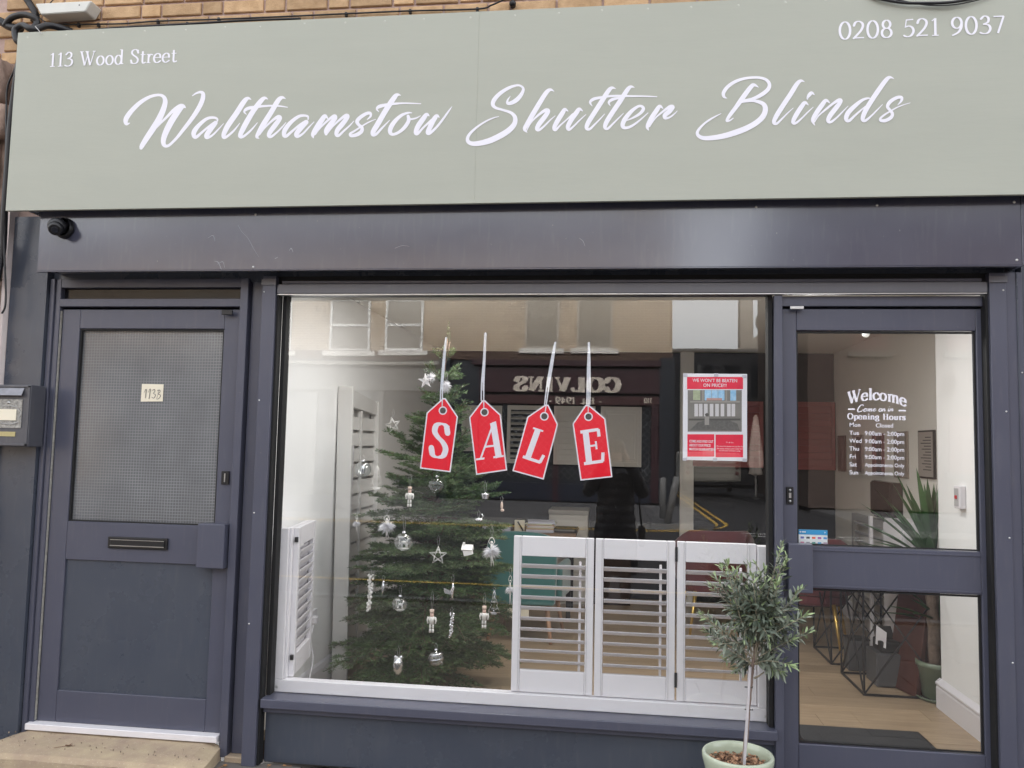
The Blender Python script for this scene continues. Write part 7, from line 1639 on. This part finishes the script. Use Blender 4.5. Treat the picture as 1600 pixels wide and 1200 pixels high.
sash(822, 464, 873, 545, False, mat('drawn_curtain', (0.22, 0.20, 0.17), 0.9, var=0.2, vscale=3, stretch=(8, 1, .4)), mat('brown_window_frame', (0.36, 0.33, 0.29), 0.6)); sash(903, 464, 956, 545, False, mat('drawn_curtain', (0.22, 0.20, 0.17), 0.9), mat('brown_window_frame', (0.36, 0.33, 0.29), 0.6))
for x0 in (300, 400): sash(x0, 468, x0+54, 549)
# the maroon shop
cs = thing('maroon_shopfront', 'maroon COLVINS shopfront with grille windows across the street', 'shopfront', (-0.9, YO, GZ))
def obx(nm, x0, y0, x1, y1, d0, d1, m, par=cs, **kk):
    a, c = opp(x0, y0, YV), opp(x1, y1, YV); return B(nm, m, par, min(a.x, c.x), max(a.x, c.x), YO+d0, YO+d1, c.z, a.z, 0, **kk)
obx('cornice', 740, 563, 1032, 574, 0.001, 0.30, maroon); obx('fascia', 745, 574.5, 1030, 616, 0.001, 0.16, maroon); obx('lower_fascia', 745, 616.5, 1030, 634, 0.001, 0.10, mat('maroon_light', (0.05, 0.013, 0.014), 0.4))
obx('pilaster', 1030.5, 560, 1052, 786, 0.001, 0.18, navy); obx('pilaster', 733, 575, 744.5, 786, 0.001, 0.18, navy)
obx('stall_riser', 745, 752, 1018, 786, 0.001, 0.10, mat('navy_riser', (0.012, 0.016, 0.03), 0.3)); obx('glass', 745, 634.5, 1018, 751.5, -0.019, 0.012, darkglass); obx('door_post', 1018.5, 634.5, 1030, 786, 0.001, 0.12, maroon); obx('door_post', 866, 634.5, 872, 786, 0.0125, 0.11, maroon)
gr_m = mat('grille_steel', (0.16, 0.17, 0.19), 0.5)
a, c = opp(748, 636, YV), opp(1017, 752, YV); gx0, gx1, gz0, gz1 = min(a.x, c.x), max(a.x, c.x), c.z, a.z; grb = MB(); s_ = 0.21; H = gz1-gz0; q = gx0-H
while q < gx1:
    for sg in (1, -1):
        xa, xb = (q, q+H) if sg > 0 else (q+H, q); za, zb = gz0, gz1
        def cut(x, xa=xa, xb=xb): return gz0+(x-xa)/(xb-xa)*H
        lo, hi_ = max(min(xa, xb), gx0), min(max(xa, xb), gx1)
        if hi_-lo > 0.02: grb.tube([(lo, YO+0.04+0.008*sg, cut(lo)), (hi_, YO+0.04+0.008*sg, cut(hi_))], 0.008, 4, cap=False, smooth=False)
    q += s_
grb.build('diamond_grille', gr_m, cs, kind='stuff')
# lettering reads properly when you stand in the road facing it
def opp_text(s_, xr, xl, ybase, ycap, d, T, t, tr_):
    a, b_ = opp(xr, ybase, YV), opp(xl, ybase, YV); z = (a.z+b_.z)/2; up_h = opp(xr, ycap, YV).z-opp(xr, ybase, YV).z
    p0, p1 = Vector((a.x, YO+d, z)), Vector((b_.x, YO+d, z)); mb = MB()
    serif(mb, s_, line_fn(p0, p1, Vector((0, 0, up_h)), text_width(s_, tr_), Vector((0, 40, 0))), T, t, tr_); mb.build('sign_lettering', gold_l, cs)
opp_text('COLVINS', 968, 805, 612, 590.5, 0.162, .30, .12, .05)
opp_text('- Est. 1949 -', 940, 858, 631, 621, 0.102, .22, .10, .04)
opp_text('110', 1019, 1007, 630.5, 622.5, 0.102, .22, .10, .04)
nv = thing('navy_shopfront', 'dark navy shopfront with pediment left of the maroon shop', 'shopfront', (-6, YO, GZ))
def nbx(nm, x0, y0, x1, y1, d0, d1, m): return obx(nm, x0, y0, x1, y1, d0, d1, m, nv)
pale = mat('grey_shop_paint', (0.09, 0.09, 0.088), 0.5, var=0.1)
nbx('fascia', 700, 575, 732.5, 634, 0.001, 0.14, navy); nbx('pilaster', 690, 560, 699.5, 786, 0.001, 0.18, navy)
nbx('pale_fascia', 150, 572, 689, 612, 0.001, 0.14, pale); nbx('pale_cornice', 150, 562, 689, 571.5, 0.001, 0.25, mat('cornice_grey', (0.25, 0.24, 0.22), 0.7))
for i in range(5): nbx('shop_glass', 180+i*104, 622, 270+i*104, 745, 0.001, 0.02, darkglass); nbx('mullion', 172+i*104, 613, 179+i*104, 786, 0.001, 0.10, pale)
nbx('pale_riser', 150, 746, 689, 786, 0.001, 0.08, pale)
a = opp(898/3+430+270, 566, YV)

# side street: low dark building, rendered gable with chimney and dish
YV2 = 34.0; Yo2 = 2*GY-YV2
db = thing('dark_yard_building', 'low dark timber building at the end of the side street', 'building', (5, Yo2, GZ))
a, c = opp(1040, 549, YV2), opp(1330, 780, YV2)
B('wall', mat('dark_stained_timber', (0.022, 0.022, 0.025), 0.8, var=0.3, vscale=3, stretch=(6, 1, .5)), db, a.x, 20.0, Yo2-6, Yo2, GZ, a.z, 0)
B('parapet', slate_m, db, a.x-0.1, 20.1, Yo2-0.3, Yo2+0.1, a.z+0.001, a.z+0.12, 0)
for i in range(3): a1, c1 = opp(1090+i*42, 570, YV2), opp(1115+i*42, 620, YV2); B('window', darkglass, db, a1.x, c1.x, Yo2+0.001, Yo2+0.03, c1.z, a1.z, 0)
YV3 = 42.0; Yo3 = 2*GY-YV3
gh = thing('rendered_gable_house', 'pale rendered gable house with tall chimney beyond the yard', 'building', (9, Yo3, GZ))
render_m = mat('grey_render', (0.30, 0.27, 0.23), 0.9, var=0.1)
X_ = lambda px, py: opp(px, py, YV3)
pts = [X_(1138, 552), X_(1160, 541), X_(1180, 527), X_(1205, 512), X_(1235, 530), X_(1262, 552)]
MB().prism([(pts[0].x, GZ)]+[(p.x, p.z) for p in pts]+[(pts[-1].x, GZ)], 'y', Yo3-8, Yo3).build('wall', render_m, gh)
a, c = X_(1158, 440), X_(1178, 540); B('chimney', render_m, gh, a.x, c.x, Yo3-1.2, Yo3-0.2, c.z-1, a.z, 0)
dish = thing('satellite_dish', 'small grey satellite dish on the gable roof', 'satellite dish', (10, Yo3+0.2, 10)); p = X_(1184, 505)
MB().lathe([(0.0001, 0.10), (0.22, 0.07), (0.42, 0.0)], (p.x, Yo3+0.3, p.z), 20, axis='y', sx=0.45).build('reflector', mat('dish_grey', (0.12, 0.12, 0.12), 0.5), dish)
MB().tube([(p.x, Yo3+0.2, p.z), (p.x+0.1, Yo3+0.1, p.z-0.7), (p.x+0.4, Yo3-0.3, p.z-0.9)], 0.04, 6).build('bracket', black_m, dish)
# building on the far side of the side street
rb = thing('corner_house', 'brown brick corner house with a curtained window and railings', 'building', (12, YO, GZ)); xr0 = 5.6
B('wall', mat('brown_brick', (0.085, 0.06, 0.05), 0.9, var=0.3, vscale=5), rb, xr0, 30, YO-8, YO, GZ, 8.2, 0)
MB().prism([(YO+0.4, 8.15), (YO-4, 10.4), (YO-8.4, 8.15)], 'x', xr0-0.2, 30.2).build('roof', slate_m, rb)
for i in range(4):
    for z in (1.0, 4.4): w = B('window', mat('dull_pink_curtain', (0.13, 0.075, 0.065), 0.8), rb, xr0+1.2+i*2.6, xr0+2.2+i*2.6, YO+0.001, YO+0.03, z, z+1.6, 0); B('sill', mat('dark_sill', (0.10, 0.09, 0.08), 0.8), w, xr0+1.1+i*2.6, xr0+2.3+i*2.6, YO+0.001, YO+0.12, z-0.15, z-0.002, 0)
# bollards
bol_m = mat('grey_bollard', (0.20, 0.20, 0.20), 0.5)
def bollard(px, base_y, top_y, lean, lab):
    d_ = (CAM.z-GZ)*FPX/(base_y-700); Yv = d_+CAM.y; p = opp(px, base_y, Yv); h = (base_y-top_y)*d_/FPX
    t = thing('bollard', lab, 'bollard', (p.x, p.y, GZ), 'bollards at the far corner')
    MB().tube([(p.x, p.y, GZ+0.001), (p.x+lean, p.y, GZ+h*.95), (p.x+lean*1.03, p.y, GZ+h)], [0.075, 0.075, 0.06], 16).build('post', bol_m, t)
bollard(1036, 806, 745, 0.0, 'upright grey bollard nearer the maroon shop'); bollard(1042, 813, 743, 0.20, 'leaning grey bollard at the corner kerb')
# trailer
tl = thing('catering_trailer', 'cream metal trailer with ribbed shutter side parked in the yard', 'trailer', (4, -24, GZ))
Yt = 26.0; a, c = opp(1068, 722, Yt), opp(1158, 776, Yt); yt = 2*GY-Yt; crm = mat('cream_trailer_paint', (0.42, 0.40, 0.35), 0.5, var=0.1)
B('body', crm, tl, a.x, c.x, yt-3.4, yt, GZ+0.45, a.z+0.35, 0.05)
for i in range(7): B('rib', mat('trailer_rib', (0.33, 0.31, 0.27), 0.5), tl, a.x+0.05, c.x-0.05, yt+0.001, yt+0.02, GZ+0.55+i*0.17, GZ+0.60+i*0.17, 0)
for x in (a.x+0.15, c.x-0.15):
    for z in (0.75, 0.95, 1.15): MB().lathe([(0.0001, 0.05), (0.06, 0.045), (0.07, 0.02)], (x, yt, GZ+z), 12, axis='y').build('tail_lamp', mat('tail_lamp_red', (0.20, 0.02, 0.02), 0.3), tl)
B('number_plate', mat('plate_white', (0.6, 0.6, 0.55), 0.4), tl, (a.x+c.x)/2-0.35, (a.x+c.x)/2+0.05, yt+0.021, yt+0.03, GZ+1.2, GZ+1.55, 0)
for x in (a.x+0.1, c.x-0.28): MB().lathe([(0.0001, 0.0), (0.28, 0.0), (0.30, 0.05), (0.30, 0.15), (0.0001, 0.2)], (x, yt-1.6, GZ+0.31), 20, axis='x').build('wheel', gasket_m, tl)
# closed parasol
um = thing('closed_parasol', 'closed cream parasol standing in the yard opposite', 'parasol', (5, -22, GZ)); Yu = 24.0; p = opp(1181, 776, Yu); zt = opp(1181, 648, Yu).z
MB().tube([(p.x, p.y, GZ+0.06), (p.x, p.y, zt)], 0.03, 8).build('pole', stone_w, um); MB().lathe([(0.28, GZ+0.0), (0.28, GZ+0.05), (0.03, GZ+0.08)], (p.x, p.y, 0), 20).build('base', black_m, um)
prof = [(0.02, zt), (0.07, zt-0.1), (0.20, zt-1.3), (0.23, zt-1.7), (0.16, zt-1.85), (0.20, zt-2.0), (0.04, zt-2.05)]
mb = MB(); vs = []
for r, h in prof:
    for k in range(32): rr_ = r*(1+0.22*math.sin(k*PI/2)); vs.append((p.x+rr_*math.cos(2*PI*k/32), p.y+rr_*math.sin(2*PI*k/32), h))
mb.poly(vs, [(i*32+k, i*32+(k+1) % 32, (i+1)*32+(k+1) % 32, (i+1)*32+k) for i in range(len(prof)-1) for k in range(32)], True).build('canopy', mat('parasol_cream', (0.60, 0.52, 0.46), 0.85), um)
# side neighbours so the street goes on
for x0, x1, lab in ((-30, -16.2, 'plain brick terrace further along the opposite side, left'),):
    t = thing('brick_terrace', lab, 'building', (x0, YO, GZ)); B('wall', opp_brick, t, x0, x1, YO-8, YO-0.3, GZ, 7.0, 0); MB().prism([(YO, 6.95), (YO-4, 9.0), (YO-8.4, 6.95)], 'x', x0, x1).build('roof', slate_m, t)
    for i in range(5): B('window', curtain, t, x0+1+i*2.6, x0+2+i*2.6, YO-0.299, YO-0.27, 4.3, 5.9, 0)
for x0, x1, lab in ((-16, -4.62, 'brick terrace continuing left of the shop'), (3.4, 16, 'brick terrace continuing right of the shop')):
    t = thing('brick_terrace', lab, 'building', (x0, 0, GZ)); B('wall', opp_brick, t, x0, x1, 0.02, 7, GZ, 6.5, 0)
    for i in range(4): B('window', darkglass, t, x0+1+i*2.6, x0+2+i*2.6, 0.0, 0.019, 3.6, 5.2, 0)

# ================================================================== THE PHOTOGRAPHER
skin = mat('skin', (0.55, 0.34, 0.26), 0.5, var=0.05, vscale=10); coat_m = mat('black_puffer_nylon', (0.010, 0.011, 0.016), 0.42, var=0.3, vscale=20, bump=0.4, bscale=25); hair_m = mat('dark_brown_hair', (0.025, 0.016, 0.012), 0.55, var=0.4, vscale=6, stretch=(12, 12, 1)); jean_m = mat('dark_jeans', (0.02, 0.022, 0.035), 0.8, var=0.2)
pe = thing('person', 'woman in long black puffer coat holding a phone up to photograph the shop', 'person', (0.06, -4.28, GZ))
PX0, PY0 = 0.05, -4.26
def skinmesh(nm, verts, edges, rad, m, par, sub=2, root=0, kind=None):
    me = bpy.data.meshes.new(nm); me.from_pydata([tuple(Vector(v)-OFF[par]) for v in verts], edges, []); o = bpy.data.objects.new(nm, me); COL.objects.link(o)
    md = o.modifiers.new('skin', 'SKIN'); md.use_smooth_shade = True
    if not me.skin_vertices: me.skin_vertices.new()
    for i, r in enumerate(rad): me.skin_vertices[0].data[i].radius = (r, r) if not isinstance(r, tuple) else r
    me.skin_vertices[0].data[root].use_root = True
    ss = o.modifiers.new('sub', 'SUBSURF'); ss.levels = sub; ss.render_levels = sub
    dg = bpy.context.evaluated_depsgraph_get(); me2 = bpy.data.meshes.new_from_object(o.evaluated_get(dg)); bpy.data.objects.remove(o)
    me2.materials.clear(); me2.materials.append(m)
    me2.polygons.foreach_set('use_smooth', [True]*len(me2.polygons))
    o2 = bpy.data.objects.new(nm, me2); COL.objects.link(o2); o2.parent = par; return o2
V_, E_, Rr = [], [], []
def nv_(x, y, z, r, par=None):
    V_.append((PX0+x, PY0+y, GZ+z)); Rr.append(r)
    if par is not None: E_.append((par, len(V_)-1))
    return len(V_)-1
pel = nv_(0, 0, .90, (.15, .11)); wst = nv_(0, 0, 1.06, (.13, .10), pel); chest = nv_(0, 0, 1.24, (.16, .11), wst); nkb = nv_(0, .02, 1.37, .07, chest); nk = nv_(0, .03, 1.43, .05, nkb); hd = nv_(0, .045, 1.50, (.066, .075), nk); hd2 = nv_(0, .04, 1.57, (.072, .088), hd); hd3 = nv_(0, .035, 1.63, (.055, .07), hd2)
phone = (0.0, 0.245, 1.595)
for s in (-1, 1):
    sh = nv_(s*.17, 0, 1.33, .058, chest); el_i = nv_(s*.27, .13, 1.17, .045, sh); wr = nv_(s*.105, .235, 1.50, .026, el_i); pm_ = nv_(s*.085, .245, 1.555, (.036, .018), wr)
    for q, (dx, dz, L_) in enumerate(((-.010, .030, .8), (-.022, .018, .95), (-.030, .004, .9), (-.032, -.012, .75))):
        k1 = nv_(s*(.075+.0+dx*.4), .262, 1.565+dz, .0088, pm_); k2 = nv_(s*(.060+dx*.6), .280, 1.572+dz, .008, k1); nv_(s*(.040+dx*.6), .276, 1.574+dz, .007, k2)
    t1 = nv_(s*.066, .232, 1.545, .010, pm_); nv_(s*.048, .228, 1.560, .008, t1)
    hp = nv_(s*.09, 0, .84, .085, pel); kn = nv_(s*.10, .02, .47, .055, hp); ank = nv_(s*.11, -.01, .09, .036, kn); nv_(s*.12, .14, .035, .034, ank)
skinmesh('body', V_, E_, Rr, skin, pe)
# face
fz = GZ+1.545; fy = PY0+.125; fx = PX0
MB().tube([(fx, fy-.012, fz+.045), (fx, fy+.008, fz+.012), (fx, fy+.004, fz)], [.006, .010, .009], 8).build('nose', skin, pe)
MB().sphere((fx, fy-.008, fz-.030), .02, 12, 6, sc=(1.0, .4, .28)).build('mouth', mat('lip', (0.45, 0.14, 0.13), 0.4), pe)
for s in (-1, 1):
    MB().sphere((fx+s*.028, fy-.017, fz+.035), .011, 10, 8, sc=(1.2, .6, .7)).build('eye', mat('eye_white', (0.7, 0.7, 0.7), 0.2), pe); MB().sphere((fx+s*.028, fy-.0105, fz+.035), .005, 8, 6, sc=(1, .5, 1)).build('iris', hair_m, pe)
    MB().sphere((fx+s*.076, PY0+.04, fz+.02), .022, 10, 8, sc=(.4, .6, 1)).build('ear', skin, pe)
# hair: cap plus long sides
hb_ = MB(); c = Vector((fx, PY0+.025, GZ+1.585)); vs = []; n, m_ = 28, 10
for i in range(m_+1):
    ph = (i/m_)*PI*0.62
    for k in range(n):
        th = 2*PI*k/n; front = max(0, math.sin(th)); cut_ = ph*(1-0.45*front**2); rr_ = 1+0.03*math.sin(9*th+i)
        vs.append(c+Vector((math.cos(th)*math.sin(cut_)*.100*rr_, math.sin(th)*math.sin(cut_)*.112*rr_, math.cos(cut_)*.105)))
hb_.poly(vs, [(i*n+k, (i+1)*n+k, (i+1)*n+(k+1) % n, i*n+(k+1) % n) for i in range(m_) for k in range(n)], True)
for k in range(34):
    th = PI*(0.93+1.14*k/33); x, y = math.cos(th)*.092, math.sin(th)*.10
    hb_.tube([c+Vector((x, y, .0)), c+Vector((x*1.12, y*1.05, -.10)), c+Vector((x*1.18, y*1.1, -.20)), c+Vector((x*1.05, y*1.2, -.30+0.02*math.sin(k*2.3)))], [.014, .017, .015, .004], 6)
hb_.build('hair', hair_m, pe)
# coat: quilted rings, sleeves
mb = MB(); prof = []
z = .34
while z < 1.36:
    t = (z-.34)/1.02; rw = .235-.075*t+.035*math.exp(-((t-.93)/.12)**2); rd = .185-.06*t; puffr = 0.009*abs(math.sin((z-.34)/0.085*PI))
    prof.append((rw+puffr, rd+puffr, z)); z += 0.0142
n = 36; vs = []
for rw, rd, z in prof:
    for k in range(n): th = 2*PI*k/n; w_ = .004*math.sin(th*7+z*31); vs.append((PX0+math.cos(th)*(rw+w_), PY0+.0+math.sin(th)*(rd+w_), GZ+z))
mb.poly(vs, [(i*n+k, i*n+(k+1) % n, (i+1)*n+(k+1) % n, (i+1)*n+k) for i in range(len(prof)-1) for k in range(n)], True)
o_ = len(prof)-1; top = [(PX0+math.cos(2*PI*k/n)*.085, PY0+.01+math.sin(2*PI*k/n)*.085, GZ+1.41) for k in range(n)]
base = vs[o_*n:(o_+1)*n]; mb.poly(base+top, [(k, (k+1) % n, n+(k+1) % n, n+k) for k in range(n)], True)
mb.build('coat', coat_m, pe)
for s in (-1, 1):
    pts = catmull([(PX0+s*.13, PY0-.0, GZ+1.33), (PX0+s*.19, PY0+.02, GZ+1.30), (PX0+s*.27, PY0+.12, GZ+1.17), (PX0+s*.22, PY0+.17, GZ+1.28), (PX0+s*.12, PY0+.228, GZ+1.475)], 14)
    MB().tube(pts, [.072-.020*i/(len(pts)-1)+.009*abs(math.sin(i*.75)) for i in range(len(pts))], 16).build('sleeve', coat_m, pe)
MB().lathe([(.080, GZ+1.37), (.105, GZ+1.39), (.11, GZ+1.43), (.092, GZ+1.46), (.080, GZ+1.45)], (PX0, PY0, 0), 24).build('collar', coat_m, pe)
for k, (yy, zz) in enumerate(((-.09, 1.40),)): MB().sphere((PX0, PY0+yy, GZ+zz), .12, 16, 10, sc=(1.05, .6, .75)).build('hood', coat_m, pe)
MB().tube([(PX0, PY0+.168, GZ+.40), (PX0, PY0+.150, GZ+.9), (PX0, PY0+.125, GZ+1.3)], .004, 6).build('zip', steel_m, pe)
for s in (-1, 1):
    MB().tube([(PX0+s*.10, PY0+.02, GZ+.46), (PX0+s*.105, PY0, GZ+.25), (PX0+s*.11, PY0-.01, GZ+.10)], [.070, .062, .052], 14).build('trouser_leg', jean_m, pe)
    MB().sphere((PX0+s*.12, PY0+.06, GZ+.05), .055, 14, 10, sc=(.85, 2.2, .9)).build('boot', gasket_m, pe)
hbag = thing('shoulder_bag', 'black shoulder bag hanging at the photographer\'s side', 'bag', (PX0+.3, PY0, GZ+.7))
MB().box(PX0+.235, PX0+.30, PY0-.10, PY0+.10, GZ+.62, GZ+.82).build('bag_body', gasket_m, hbag, .02, seg=2); MB().tube([(PX0+.265, PY0-.08, GZ+.82), (PX0+.235, PY0-.03, GZ+1.1), (PX0+.15, PY0-.01, GZ+1.385), (PX0+.235, PY0+.04, GZ+1.1), (PX0+.265, PY0+.08, GZ+.82)], .008, 6).build('strap', black_m, hbag)
ph_ = thing('phone', 'black phone held upright in both hands by the photographer', 'phone', (PX0-.04, PY0+.26, GZ+1.6))
B('phone_body', black_m, ph_, PX0-.078, PX0+.078, -3.985, -3.976, GZ+1.555, GZ+1.632, .004)
